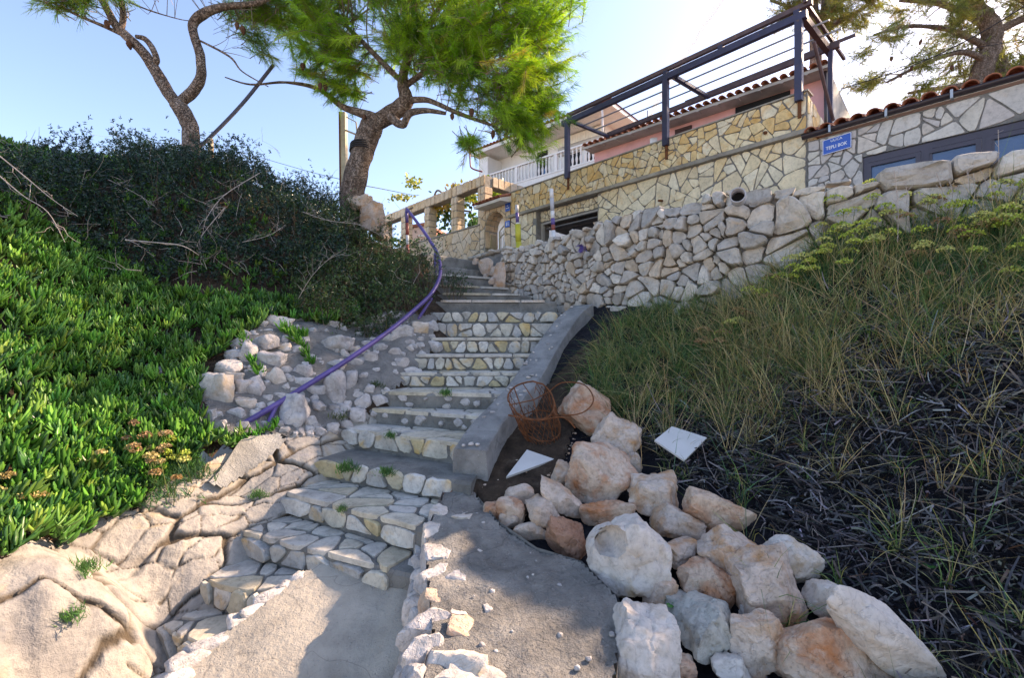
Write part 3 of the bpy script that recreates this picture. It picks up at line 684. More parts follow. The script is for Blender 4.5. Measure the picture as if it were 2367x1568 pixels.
# sloping concrete kerb on the right of the stairs, with stones set in its top
kp = spline([Vector(p) for p in KERB], 10); Vv = []; Fv = []; m_ = 9
for k, p in enumerate(kp):
    a, b = kp[max(k - 1, 0)], kp[min(k + 1, len(kp) - 1)]; d = (b - a); d.z = 0; d.normalize(); sx = Vector((d.y, -d.x, 0))
    wd = .26 + .05 * (k / len(kp)); prof = [(-.02, -.6), (-.004, -.02), (.0, -.006), (.012, 0), (wd * .4, .006), (wd - .014, .0), (wd, -.008), (wd + .004, -.03), (wd + .05, -.7)]
    for j, (u, v) in enumerate(prof):
        q = p + sx * u; nz = .010 * mnoise.noise(q * 5 + Vector((0, 0, v * 4))) + .006 * mnoise.noise(q * 19); Vv.append((q.x + sx.x * nz, q.y + sx.y * nz, p.z + v + nz * (1 if 1 < j < 8 else 0)))
for k in range(len(kp) - 1):
    for j in range(m_ - 1): Fv.append((k * m_ + j, k * m_ + j + 1, (k + 1) * m_ + j + 1, (k + 1) * m_ + j))
Fv += [tuple(range(m_))[::-1], tuple((len(kp) - 1) * m_ + j for j in range(m_))]
kerb = mk('side_kerb', Vv, Fv, M['concrete'], stairs, False)
random.seed(5)
for k in range(34):
    p = kp[random.randrange(2, len(kp) - 2)]; d = Vector((.45, .9, 0)); sx = Vector((.9, -.45, 0)); q = p + sx * random.uniform(.02, .24)
    Vr, Fr = rock_geo(900 + k, [random.uniform(.010, .028)] * 2 + [.012], 1, 5); mk('pebble', Vr + np.array(q) + [0, 0, .004], Fr, M['rubble'], kerb)

# ---------------------------------------------------------------- concrete ramp path beside the lowest steps
def top_px(pts, zf):     # plan outline of a sloping surface from its corners in the picture and its height
    out = []
    for px, py in pts:
        z = .1
        for _ in range(20): Y = FO * (EYE - z) / (py - CY); z = zf(Y)
        out.append(((px - CX) / FO * Y, Y))
    return out
zramp = lambda Y: -.05 + (Y - 2.26) * .31 if Y < 3.05 else .195
RAMP = top_px([(702, 1318), (640, 1370), (585, 1410), (520, 1462), (470, 1500), (405, 1568), (300, 1800), (900, 1900), (960, 1568), (985, 1400), (1000, 1250), (900, 1262), (780, 1282)], zramp)
ra = np.array(RAMP); xs = np.arange(ra[:, 0].min(), ra[:, 0].max(), .025); ys = np.arange(1.55, ra[:, 1].max() + .03, .025); X, Y = np.meshgrid(xs, ys)
zr = np.vectorize(zramp); Z = zr(Y) + .012 * fbm(X, Y, 3, 2) + .004 * fbm(X, Y, 22, 5, 2) + .03 * np.clip((X + .74) / .1, 0, 1)
V, F = grid_mesh(X, Y, Z, inpoly(X, Y, RAMP)); path = mk('path', V, F, M['slab'], None, True, kind='structure')
Vw = []; Fw = []
for k in range(0, 7):
    (xa, ya), (xb, yb) = RAMP[k], RAMP[(k + 1) % len(RAMP)]; s0 = len(Vw); za, zb = zramp(ya), zramp(yb)
    Vw += [(xa, ya, za), (xb, yb, zb), (xb, yb, zb - .6), (xa, ya, za - .6)]; Fw.append((s0, s0 + 1, s0 + 2, s0 + 3))
mk('path_edge', Vw, Fw, M['slab'], path)
random.seed(9); nb = 0
for px, py, sx_, sy_, sz_ in [(690, 1330, .075, .05, .05), (635, 1368, .15, .05, .06), (560, 1425, .09, .06, .05), (500, 1478, .14, .06, .06), (440, 1522, .11, .08, .08), (400, 1570, .10, .08, .08), (655, 1350, .05, .05, .05), (595, 1400, .12, .05, .05)]:
    (x, y), = top_px([(px, py)], zramp); Vr, Fr = rock_geo(60 + nb, (sx_, sy_, sz_), 3, 9, .05, 0, .85); nb += 1
    mk('edge_stone', Vr + [x, y, zramp(y) - .035], Fr, M['rubble'], path, True)

# ---------------------------------------------------------------- low wall with a concrete top, between the path and the rock pile
zcap = lambda Y: .47 - (3.4 - Y) * .125
CAPPX = [(1018, 1150), (1040, 1095), (1105, 1085), (1105, 1150), (1150, 1205), (1240, 1268), (1345, 1300), (1430, 1385), (1440, 1420), (1425, 1568), (1440, 1850), (930, 1850), (975, 1568), (1000, 1450), (985, 1330), (985, 1230)]
CAP = top_px(CAPPX, zcap); lowwall = thing('low_stone_wall', 'low rubble wall with a rough concrete top beside the sunlit path, in front of the rock pile', 'wall', (CAP[0][0], CAP[0][1], .1))
ca = np.array(CAP); xs = np.arange(ca[:, 0].min(), ca[:, 0].max(), .016); ys = np.arange(1.5, ca[:, 1].max() + .02, .016); X, Y = np.meshgrid(xs, ys)
Z = np.vectorize(zcap)(Y) + .022 * fbm(X, Y, 3, 12) + .014 * fbm(X, Y, 11, 3, 3) + .007 * np.abs(fbm(X, Y, 30, 3, 2)) - .03 * np.clip(.3 - np.abs(fbm(X, Y, 1.7, 44)) * 6, 0, .3)
V, F = grid_mesh(X, Y, Z, inpoly(X, Y, CAP)); cap = mk('concrete_top', V, F, M['wallcap'], lowwall, True)
Vw = []; Fw = []
for k in range(len(CAP)):
    (xa, ya), (xb, yb) = CAP[k], CAP[(k + 1) % len(CAP)]; s0 = len(Vw); Vw += [(xa, ya, zcap(ya) + .005), (xb, yb, zcap(yb) + .005), (xb, yb, -.6), (xa, ya, -.6)]; Fw.append((s0, s0 + 1, s0 + 2, s0 + 3))
mk('wall_core', Vw, Fw, M['mortar'], lowwall)
def capz(px, py, dz=0):
    (x, y), = top_px([(px, py)], zcap); return x, y, zcap(y) + dz
W_ = [  # px, py, half sizes x y z, roll, material : stones along the left face and set into the top
    (990, 1180, .055, .06, .06, 0, 'boulder_white'), (975, 1225, .05, .10, .09, 0, 'boulder_white'), (985, 1275, .055, .07, .08, .1, 'rubble'), (972, 1325, .055, .055, .07, 0, 'rubble'), (985, 1375, .06, .05, .07, .1, 'boulder_orange'),
    (975, 1425, .075, .05, .10, 0, 'rubble'), (1030, 1415, .028, .025, .035, .1, 'boulder_white'), (955, 1490, .05, .04, .10, -.2, 'rubble'), (1085, 1455, .085, .06, .07, .35, 'boulder_orange'), (1020, 1530, .085, .06, .12, .1, 'boulder_white'),
    (935, 1560, .05, .05, .13, -.25, 'rubble'), (1100, 1568, .12, .05, .09, 0, 'boulder_white'), (960, 1620, .10, .05, .10, 0, 'rubble'), (1010, 1135, .028, .03, .05, 0, 'boulder_red'), (1090, 1270, .075, .04, .03, 0, 'boulder_white'),
    (1045, 1190, .055, .05, .035, 0, 'boulder_white'), (1130, 1405, .02, .03, .03, 0, 'rubble'), (1060, 1330, .06, .05, .025, .0, 'rubble'), (1060, 1060, .05, .04, .07, 0, 'rubble'), (1180, 1480, .06, .05, .02, 0, 'rubble')]
for k, (px, py, a, b, c, ro, mm) in enumerate(W_):
    big = px < 1046; x, y, z = capz(px + (28 if big else 0), py); a, b, c = (a * 1.75, b * 1.55, c * 1.2) if big else (a * 1.2, b * 1.2, c); Vr, Fr = rock_geo(300 + k, (a, b, c), 3, 9, .05, ro, pw=50)
    side = px < 1000; crisp(mk('stone', Vr + [x - (.01 if side else 0), y, z - c * .72], Fr, M[mm], lowwall, True))
random.seed(77)
for k in range(20):      # second course lower on the left face
    t = (k + .5) / 20; y = 1.75 + t * 1.35; x = np.interp(y, [1.7, 2.2, 2.6, 3.0], [-.44, -.45, -.52, -.58]) + .01
    Vr, Fr = rock_geo(340 + k, (.085, random.uniform(.07, .11), random.uniform(.08, .12)), 2, 9, .06); mk('stone', Vr + [x, y, zcap(y) - .24 + random.uniform(-.03, .03)], Fr, M['rubble'], lowwall, True)
for k in range(34):
    px, py = random.uniform(1040, 1420), random.uniform(1180, 1560)
    if inpoly(np.array([px]), np.array([py]), CAPPX)[0]:
        x, y, z = capz(px, py); s_ = random.choice((.005, .006, .008, .013)); Vr, Fr = rock_geo(400 + k, (s_, s_, s_ * .8), 1, 5); mk('pebble', Vr + [x, y, z + .006], Fr, M['rubble'], cap)

# ---------------------------------------------------------------- rubble bank left of the stairs: stones set in mortar, handrail foot
xs = np.arange(-3.3, -1.0, .03); ys = np.arange(3.5, 6.6, .03); X, Y = np.meshgrid(xs, ys); Z = zL(X, Y)
keep = inpoly(*proj(np.stack([X, Y, Z], -1)), RUBPX) & (X < edge_x(Y) + .1)
V, F = grid_mesh(X, Y, Z + .03 + .030 * fbm(X, Y, 4, 6) + .012 * fbm(X, Y, 18, 2, 2), keep); bank = mk('rubble_bank', V, F, M['rubble_mortar'], None, True, kind='structure')
RST = [(505, 915, 70, 82), (560, 905, 30, 40), (635, 840, 55, 38), (600, 865, 40, 28), (592, 905, 38, 52), (570, 940, 42, 24), (590, 965, 30, 22), (680, 965, 62, 80), (720, 985, 26, 34), (735, 945, 36, 24), (640, 885, 34, 40), (705, 865, 44, 34), (700, 890, 38, 20),
       (770, 800, 80, 30), (705, 790, 24, 16), (650, 755, 58, 34), (735, 910, 46, 26), (775, 910, 44, 90), (808, 890, 26, 60), (745, 880, 28, 22), (660, 810, 26, 22), (690, 815, 26, 24), (720, 832, 26, 18), (780, 850, 40, 26), (820, 845, 34, 22), (830, 815, 34, 18),
       (860, 835, 28, 34), (880, 810, 32, 24), (900, 790, 36, 28), (935, 775, 40, 36), (970, 765, 36, 34), (1000, 758, 22, 26), (850, 800, 22, 16), (610, 800, 60, 36), (575, 830, 34, 50), (530, 860, 50, 30), (540, 825, 46, 22), (620, 925, 22, 16), (650, 920, 20, 16),
       (690, 745, 24, 16), (880, 742, 36, 22), (910, 735, 28, 20), (840, 875, 20, 16), (560, 990, 30, 18), (855, 905, 22, 20), (400, 940, 80, 40), (372, 868, 56, 36), (390, 892, 50, 26), (800, 950, 24, 18), (640, 990, 28, 20), (545, 880, 40, 24), (665, 860, 24, 18)]
for k, (px, py, w_, h_) in enumerate(RST):
    p = hit(px, py, zL); m_ = p.y / FO / 2 * 1.08; Vr, Fr = rock_geo(500 + k, (w_ * m_ * 1.1, .5 * (w_ + h_) * m_ * .8, h_ * m_ * 1.1), 3 if w_ > 34 else 2, 6, .09, random.uniform(-.35, .35))
    mk('stone', Vr + np.array(p) + [0, -.012, .02], Fr, M['rubble' if k % 5 else 'boulder_white'], bank, False)
random.seed(62); done = [(q_[0], q_[1], (q_[2] + q_[3]) / 2) for q_ in RST]
for k in range(900):
    px, py = random.uniform(480, 1010), random.uniform(745, 1010); r_ = random.uniform(16, 40) * (1.15 - (1010 - py) / 700)
    if not inpoly(np.array([px]), np.array([py]), RUBPX)[0] or any(math.hypot(px - a, (py - b) * 1.2) < (r_ + q_) * .50 for a, b, q_ in done): continue
    if fbm(np.array([px / 100]), np.array([py / 100]), 1.0, 3)[0] < -.28: continue
    done.append((px, py, r_)); p = hit(px, py, zL); m_ = p.y / FO / 2; Vr, Fr = rock_geo(8000 + k, (r_ * m_ * random.uniform(.9, 1.5), r_ * m_ * .8, r_ * m_), 2, 6, .07, random.uniform(-.6, .6), pw=50); crisp(mk('stone', Vr + np.array(p) + [0, -.01, .018], Fr, M['rubble'], bank, True))
random.seed(61); mb = MB()
for k in range(260):
    px, py = random.uniform(480, 1010), random.uniform(740, 1010)
    if not inpoly(np.array([px]), np.array([py]), RUBPX)[0]: continue
    p = hit(px, py, zL); s_ = random.choice((.012, .016, .02, .03, .04)); Vr, Fr = rock_geo(5600 + k, (s_ * 1.2, s_, s_), 1, 5, .1); mb.add(Vr + np.array(p) + [0, 0, .02], Fr.tolist())
mb.build('small_stones', M['rubble'], bank, kind='stuff')
# smooth concrete patch with rust runs under the handrail foot
Pp = [(478, 1140), (560, 1020), (650, 1015), (662, 1040), (615, 1085), (520, 1150)]
xs = np.arange(-2.9, -1.5, .02); ys = np.arange(3.0, 4.6, .02); X, Y = np.meshgrid(xs, ys); Z = zL(X, Y)
V, F = grid_mesh(X, Y, Z + .06 + .006 * fbm(X, Y, 5, 3), inpoly(*proj(np.stack([X, Y, Z], -1)), Pp)); mk('concrete_patch', V, F, M['patch'], outcrop, True)

# ---------------------------------------------------------------- dry stone retaining wall
def wmap(s, z, off):
    i = min(max(np.searchsorted(ws, s) - 1, 0), len(ws) - 2); t = (s - ws[i]) / (ws[i + 1] - ws[i])
    x = wx[i] + (wx[i + 1] - wx[i]) * t; y = wy[i] + (wy[i + 1] - wy[i]) * t
    dx, dy = wx[min(i + 2, len(wx) - 1)] - wx[max(i - 1, 0)], wy[min(i + 2, len(wx) - 1)] - wy[max(i - 1, 0)]; L = math.hypot(dx, dy); nx, ny = dy / L, -dx / L
    o = off + .07 * (3.2 - z) + .03 * math.sin(s * 2.1 + z)
    return (x + nx * o, y + ny * o, z)
wall = thing('dry_stone_wall', 'long rough retaining wall of stacked grey limestone holding up the street right of the stairs', 'wall', (wx[20], wy[20], 2.0))
random.seed(21); SE = ws[-1]; top = 3.33
ztop = lambda s: np.interp(s, [0, 1.2, 3, 4.3, 4.8, 5.4, 6.2, SE], [3.16, 3.22, 3.30, 3.33, 3.20, 3.22, 3.33, 3.38])
Vb = []; Fb = []; nb = 60
for k in range(nb + 1):
    s = SE * k / nb
    Vb += [wmap(s, .9, -.05), wmap(s, ztop(s) - .08, -.05), wmap(s, ztop(s) - .07, -.45), wmap(s, .9, -.45)]
for k in range(nb): Fb += [(k * 4 + q, k * 4 + q + 4, k * 4 + (q + 1) % 4 + 4, k * 4 + (q + 1) % 4) for q in range(4)]
Fb.append((0, 1, 2, 3)); mk('wall_core', Vb, Fb, M['mortar'], wall)
sz = lambda s: float(np.interp(s, [0, 1.6, 2.2, 3.6, 4.6, SE], [.13, .145, .20, .22, .30, .36]))
sites = []
for _ in range(12000):
    s, z = random.uniform(0, SE), random.uniform(1.55, top); r = sz(s) * random.choice((1.2, 1.7, 2.2))
    if all(((s - a) / 1.4) ** 2 + (z - b) ** 2 > (r * .42 + q * .42) ** 2 for a, b, q in sites): sites.append((s, z, r))
cells = []
for c in voronoi([(0, 1.55), (SE, 1.55), (SE, top), (0, top)], [(a, b) for a, b, _ in sites], .011, 1.4, 0): bsp(c, sz(cen(c)[0]) ** 2 * .85, .26, .011, cells)
cells = [c if area(c) > 0 else c[::-1] for c in cells]; cells.sort(key=lambda c: -abs(area(c)))
chips = MB(); ns_ = 0
for c in cells:
    cs, cz = cen(c)
    x, y, z = wmap(cs, cz, 0)
    if max(q[1] for q in c) < float(zR(x, y)) - .12 and cs > 1.4: continue
    c = clip(c, 0, 1, float(ztop(cs)) + random.uniform(-.05, .055) * min(1, .4 + cs * .2))
    if len(c) < 3 or abs(area(c)) < .0012: continue
    c = roughpoly(c, .024, .18); Vv, Fv = lump_stone(c, wmap, random.choice((.03, .05, .07, .09, .12)) * min(1.3, .55 + sz(cs) * 2.6)); ns_ += 1
    if ns_ <= 290: mk('stone', Vv, Fv, M['drystone'], wall, False)
    else: chips.add(Vv, Fv)
if chips.V: chips.build('small_stones', M['drystone'], wall, kind='stuff')
# rendered end wall with leaning slabs beside the top steps
ep = [Vector((-.12, 8.30, 0)), Vector((-.30, 8.60, 0)), Vector((-.52, 8.85, 0)), Vector((-.78, 9.25, 0))]; mb = MB()
for a, b in zip(ep, ep[1:]): mb.box(((a.x + b.x) / 2 + .06, (a.y + b.y) / 2 + .04, 2.60), ((b - a).x / 2 * 1.04, (b - a).y / 2 * 1.04, 0), (.08, .06, 0), (0, 0, .58 - .02 * a.y + .16))
ew = mb.build('end_wall', M['concrete'], wall)
for k, (px, py, w_, h_, Y) in enumerate([(1153, 640, 44, 80, 8.0), (1125, 615, 48, 46, 8.35), (1136, 650, 16, 18, 7.95), (1143, 628, 22, 24, 8.1), (1122, 640, 14, 16, 8.2), (1100, 604, 12, 18, 8.6)]):
    p = P(px, py, Y); m_ = Y / FO / 2; Vr, Fr = rock_geo(700 + k, (w_ * m_, .05, h_ * m_), 3, 9, .03, .05, -.6); mk('slab_stone', Vr + np.array(p), Fr, M['boulder'], ew, True)
random.seed(30)
for k in range(9):       # loose cap stones laid along the street edge over the end wall
    p = Vector((-.78, 9.2, 3.20)).lerp(Vector((-.05, 8.2, 3.20)), k / 8); Vr, Fr = rock_geo(720 + k, (.10, .09, .04), 2, 8, .05); mk('coping_stone', Vr + np.array(p), Fr, M['drystone'], wall)
# ---------------------------------------------------------------- stone-clad houses along the street
D0 = 8.78
def tz(px, py, D=D0):
    k = (px - CX) / FO; Y = D / (NN.x * k + NN.y); return k * Y * D1.x + Y * D1.y, EYE - (py - CY) / FO * Y
def face(D):            # u runs to the right along the street front (u = -t), off sticks out towards the street
    return lambda u, v, off: (lambda q: (q.x, q.y, v))(NN * (D - off) - D1 * u)
def fp(u, z, D=D0): q = NN * D - D1 * u; return Vector((q.x, q.y, z))
AX, AN, UP = -D1, NN, Vector((0, 0, 1))
def fbox(mb, u0, u1, z0, z1, d0, d1):
    c = fp((u0 + u1) / 2, (z0 + z1) / 2, (d0 + d1) / 2); mb.box(c, AX * (u1 - u0) / 2, AN * (d1 - d0) / 2, UP * (z1 - z0) / 2); return mb
def clad(bound, n, fm, mat, parent, name='stone', joint=.016, h=(.012, .024), hole=None, arch=None, stretch=1.1, amp=.016, seed=0, lloyd=1, dmin=.5):
    random.seed(seed)
    for c in crazy(bound, n, joint, .55, stretch):
        cx, cy = cen(c)
        if hole:
            u0, u1, z0, z1 = hole
            ds = [(u0 - cx, (1, 0, u0 - .004)), (cx - u1, (-1, 0, -u1 - .004)), (cy - z1, (0, -1, -z1 - .004)), (z0 - cy, (0, 1, z0 - .004))]
            b = max(ds, key=lambda q: q[0])
            if b[0] < -.05: continue
            c = clip(c, *b[1])
            if len(c) < 3 or abs(area(c)) < .002: continue
        c = roughpoly(c, amp)
        if arch:
            uc, zc, ru, rz = arch
            def out(p):
                if p[1] < zc: d = abs(p[0] - uc) / ru; return p if d >= 1 else (uc + math.copysign(ru, p[0] - uc), p[1])
                d = math.hypot((p[0] - uc) / ru, (p[1] - zc) / rz); return p if d >= 1 else (uc + (p[0] - uc) / max(d, .05), zc + (p[1] - zc) / max(d, .05))
            ins = [(math.hypot((p[0] - uc) / ru, (p[1] - zc) / rz) < 1 if p[1] > zc else abs(p[0] - uc) < ru) for p in c]
            if sum(ins) > len(c) * .7: continue
            c = [out(p) for p in c]
        V, F = slab_stone(c, fm, random.uniform(*h), .006); mk(name, V, F, mat, parent)
def barrel(a, b, r, mat, parent, th=.014, name='roof_tile', up=UP, seg=8):
    """one clay barrel tile from a to b, hollow side down"""
    a, b = Vector(a), Vector(b); d = (b - a).normalized(); sx = d.cross(up).normalized(); uu = sx.cross(d); V = []; F = []
    for p, k in ((a, 1), (b, .86)):
        for rr in (r * k, (r - th) * k):
            for j in range(seg + 1):
                t = math.pi * j / seg; V.append(p + sx * math.cos(t) * rr + uu * math.sin(t) * rr * .85)
    n = seg + 1
    for j in range(seg):
        F += [(j, j + 1, 2 * n + j + 1, 2 * n + j), (n + j, 3 * n + j, 3 * n + j + 1, n + j + 1), (j, n + j, n + j + 1, j + 1), (2 * n + j, 2 * n + j + 1, 3 * n + j + 1, 3 * n + j)]
    return mk(name, V, F, mat, parent, True)

# --- terrace house: golden crazy paving below and above a concrete ledge, garage opening
yh = thing('stone_terrace_house', 'golden stone-clad house front with a concrete ledge, garage opening and flat roof terrace', 'house', fp(-6, 3.1))
mb = MB(); G0, G1, GZ = -8.62, -6.62, 4.70          # garage opening
fbox(mb, G1, -2.36, 3.0, 5.0, D0, D0 + .5); fbox(mb, -9.62, G0, 3.0, 5.0, D0, D0 + .5); fbox(mb, G0, G1, GZ, 5.0, D0 + .16, D0 + .5)
fbox(mb, -9.62, -2.36, 5.0, 5.05, D0 + .01, D0 + 3.5); fbox(mb, -9.62, -2.36, 5.05, 5.70, D0 + .002, D0 + .22)
fbox(mb, -2.76, -2.36, 3.0, 5.0, D0 + .5, D0 + 3.5)
mb.build('wall', M['mortar'], yh)
mb = MB()          # side parapet that steps down towards the back
q0, q1, q2 = fp(-2.36, 0, D0), fp(-2.36, 0, D0 + 1.5), fp(-2.6, 0, D0)
V = []
for p, zt in ((fp(-2.355, 0, D0 + .004), 5.698), (fp(-2.355, 0, D0 + 3.0), 4.98), (fp(-2.56, 0, D0 + 3.0), 4.98), (fp(-2.56, 0, D0 + .22), 5.65)): V += [(p.x, p.y, 4.7), (p.x, p.y, zt)]
mb.add(V, [(0, 2, 3, 1), (2, 4, 5, 3), (4, 6, 7, 5), (6, 0, 1, 7), (1, 3, 5, 7)]); sidep = mb.build('side_parapet', M['mortar_pale'], yh)
random.seed(3)
def sidef(u, v, off): q = fp(-2.355 + off, 0, D0 + u); return (q.x, q.y, v)
for c in voronoi([(.02, 4.72), (2.9, 4.72), (2.9, 5.0), (.02, 5.66)], poisson([(.02, 4.72), (2.9, 4.72), (2.9, 5.0), (.02, 5.66)], 34, .5), .014, 1.0, 1):
    V, F = slab_stone(roughpoly(c, .01), sidef, random.uniform(.012, .03), .006); mk('stone', V, F, M['gold'], sidep)
clad([(-9.6, 5.085), (-2.37, 5.085), (-2.37, 5.695), (-9.6, 5.695)], 118, face(D0), M['gold'], yh, seed=11, stretch=.95)
clad([(-9.6, 3.2), (-2.37, 3.2), (-2.37, 4.985), (-9.6, 4.985)], 150, face(D0), M['goldlow'], yh, hole=(G0 - .01, G1 + .01, 3.0, 4.985), seed=12, joint=.019)
clad([(G0 + .02, GZ + .01), (G1 - .02, GZ + .01), (G1 - .02, 4.985), (G0 + .02, 4.985)], 30, face(D0 + .158), M['goldlow'], yh, seed=13)
V = []; F = []; random.seed(2); nn = 60
for k in range(nn + 1):      # cast ledge with a wavering edge
    u = -9.65 + (9.65 - 2.30) * k / nn; j = .008 * mnoise.noise(Vector((u * 3, 0, 0)))
    for d, z in ((.0, 4.985), (-.10 + j, 4.99 + j), (-.105 + j, 5.06), (-.01, 5.09), (.005, 5.09)): V.append(fp(u, z, D0 + d))
for k in range(nn): F += [(k * 5 + q, (k + 1) * 5 + q, (k + 1) * 5 + q + 1, k * 5 + q + 1) for q in range(4)]
F += [(0, 1, 2, 3, 4), tuple(nn * 5 + q for q in (4, 3, 2, 1, 0))]; mk('ledge', V, F, M['ledge'], yh)
fbox(MB(), -9.66, -2.33, 5.70, 5.725, D0 - .035, D0 + .25).build('parapet_cap', M['mortar_pale'], yh)
# garage: reveal, folded door, ceiling boards and dark room
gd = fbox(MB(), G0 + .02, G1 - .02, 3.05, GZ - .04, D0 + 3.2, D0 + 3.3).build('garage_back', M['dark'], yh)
mb = MB(); fbox(mb, G0 + .0, G1 - .0, GZ - .05, GZ - .003, D0 + .18, D0 + .26); fbox(mb, G0, G0 + .06, 3.05, GZ - .05, D0 + .18, D0 + .26); fbox(mb, G1 - .06, G1, 3.05, GZ - .05, D0 + .18, D0 + .26); gf = mb.build('garage_frame', M['greyplaster'], yh)
for k in range(9): fbox(MB(), G0 + .08, G1 - .08, GZ - .16 - .012 * k, GZ - .13 - .012 * k, D0 + .30 + k * .26, D0 + .545 + k * .26).build('door_panel', M['door'], gf)
fbox(MB(), G0 + .06, G1 - .06, GZ - .30, GZ - .25, D0 + 1.1, D0 + 1.16).build('door_rail', M['soffit'], gf)
bl = tz(1532, 464); MB().tube([fp(-bl[0], bl[1], D0 + .02), fp(-bl[0], bl[1] - .03, D0 - .16)], .025, 8).build('drain_spout', M['rust'], yh, True)
bl = tz(2134, 341); bl = tz(2134 * .8457 + 60, 288)
MB().tube([fp(-2.98, 5.22, D0 + .02), fp(-2.98, 5.20, D0 - .07)], .03, 8).build('drain_spout', M['rust'], yh, True)
wb = thing('meter_cabinet', 'small white cabinet on the stone pillar left of the dark garage opening', 'cabinet', fp(-8.78, 3.62, D0 - .05))
fbox(MB(), -8.9, -8.64, 3.56, 4.06, D0 - .09, D0 - .03).build('case', M['whitebox'], wb)
mb = MB(); [fbox(mb, -8.80 + .06 * k, -8.77 + .06 * k, 3.60, 3.62, D0 - .094, D0 - .088) for k in range(2)]; mb.build('slot', M['dark'], wb)

# --- grey stone house on the right with gutter, tile edge and windows
gh = thing('grey_stone_house', 'low grey stone-clad house with dark gutter, clay tile edge and plum-framed windows', 'house', fp(-.4, 3.1))
W0, WZ = -tz(1994, 365)[0], tz(1994, 363)[1]
mb = MB(); fbox(mb, -2.352, W0, 3.0, 4.86, D0 + .001, D0 + .3); fbox(mb, W0, 2.6, WZ, 4.86, D0 + .001, D0 + .3); fbox(mb, W0, 2.6, 3.0, 3.5, D0 + .001, D0 + .3)
fbox(mb, -2.352, 2.6, 2.9, 4.8, D0 + 4.0, D0 + 4.2); mb.build('wall', M['mortar'], gh)
clad([(-2.34, 3.2), (1.5, 3.2), (1.5, 4.845), (-2.34, 4.845)], 118, face(D0), M['greystone'], gh, hole=(W0, 3, 3.0, WZ), seed=15, stretch=1.15, joint=.018)
mb = MB(); fbox(mb, W0, 2.6, WZ - .10, WZ - .006, D0 + .03, D0 + .11); fbox(mb, W0, W0 + .07, 3.5, WZ - .10, D0 + .03, D0 + .11); fbox(mb, W0, 2.6, 3.5, 3.56, D0 + .03, D0 + .11)
wf = mb.build('window', M['frame'], gh)
for pa, pb in ((2013, 2116), (2147, 2255), (2292, 2420)):
    a, b = -tz(pa, 380)[0], -tz(pb, 360)[0]; zt = WZ - .165
    mb = MB(); fbox(mb, a - .055, b + .055, zt, zt + .058, D0 + .02, D0 + .09); fbox(mb, a - .055, a, 3.6, zt, D0 + .02, D0 + .09); fbox(mb, b, b + .055, 3.6, zt, D0 + .02, D0 + .09); fbox(mb, a - .055, b + .055, 3.56, 3.6, D0 + .02, D0 + .09)
    mb.build('sash', M['frame'], wf); fbox(MB(), b + .057, b + .057 + .12, 3.56, WZ - .10, D0 + .031, D0 + .10).build('mullion', M['frame'], wf); fbox(MB(), a, b, 3.6, zt, D0 + .06, D0 + .065).build('pane', M['glass'], wf)
gz = 4.93
V = []; F = []; ng = 9
for k, u in enumerate((-2.40, 2.6)):
    for rr in (.068, .058):
        for j in range(ng): t = math.pi + math.pi * j / (ng - 1); V.append(fp(u, gz + .02 + rr * math.sin(t), D0 - .085 - rr * math.cos(t)))
for j in range(ng - 1):
    F += [(j, j + 1, 2 * ng + j + 1, 2 * ng + j), (ng + j, 3 * ng + j, 3 * ng + j + 1, ng + j + 1)]
F += [(0, 2 * ng, 3 * ng, ng), (ng - 1, 2 * ng - 1, 4 * ng - 1, 3 * ng - 1), tuple(range(ng)), tuple(2 * ng + j for j in range(ng))[::-1]]
gut = mk('gutter', V, F, M['gutter'], gh, True)
for u in (-2.02, -1.32, -.62, .08, .75, 1.4):
    fbox(MB(), u, u + .03, gz - .065, gz + .05, D0 - .165, D0 - .155).add([fp(u, gz - .055, D0 - .155), fp(u + .03, gz - .055, D0 - .155), fp(u + .03, gz - .052, D0 - .02), fp(u, gz - .052, D0 - .02)], [(0, 1, 2, 3)]).build('bracket', M['galv'], gut)
mb = MB(); sl_ = .27
r0, r1 = fp(-2.36, 4.975, D0 - .03), fp(2.6, 4.975, D0 - .03); up_ = AN * 4.4 + UP * 4.4 * sl_
mb.add([r0, r1, r1 + up_, r0 + up_, r0 - UP * .05, r1 - UP * .05, r1 + up_ - UP * .05, r0 + up_ - UP * .05], [(0, 1, 2, 3), (7, 6, 5, 4), (0, 4, 5, 1), (1, 5, 6, 2), (3, 7, 4, 0), (2, 6, 7, 3)]); rf = mb.build('roof', M['tile'], gh)
random.seed(8); u = -2.27
while u < 2.5:
    sk = random.uniform(-.012, .012); a = fp(u, 4.955, D0 - .17 + sk); barrel(a, a + (AN + UP * sl_) * .42, .088, M['tile'], rf); 
    for kk in (1, 2, 3): barrel(a + (AN + UP * sl_) * (.36 * kk) + UP * .012, a + (AN + UP * sl_) * (.36 * kk + .42) + UP * .012, .086, M['tile'], rf, seg=5)
    u += .205

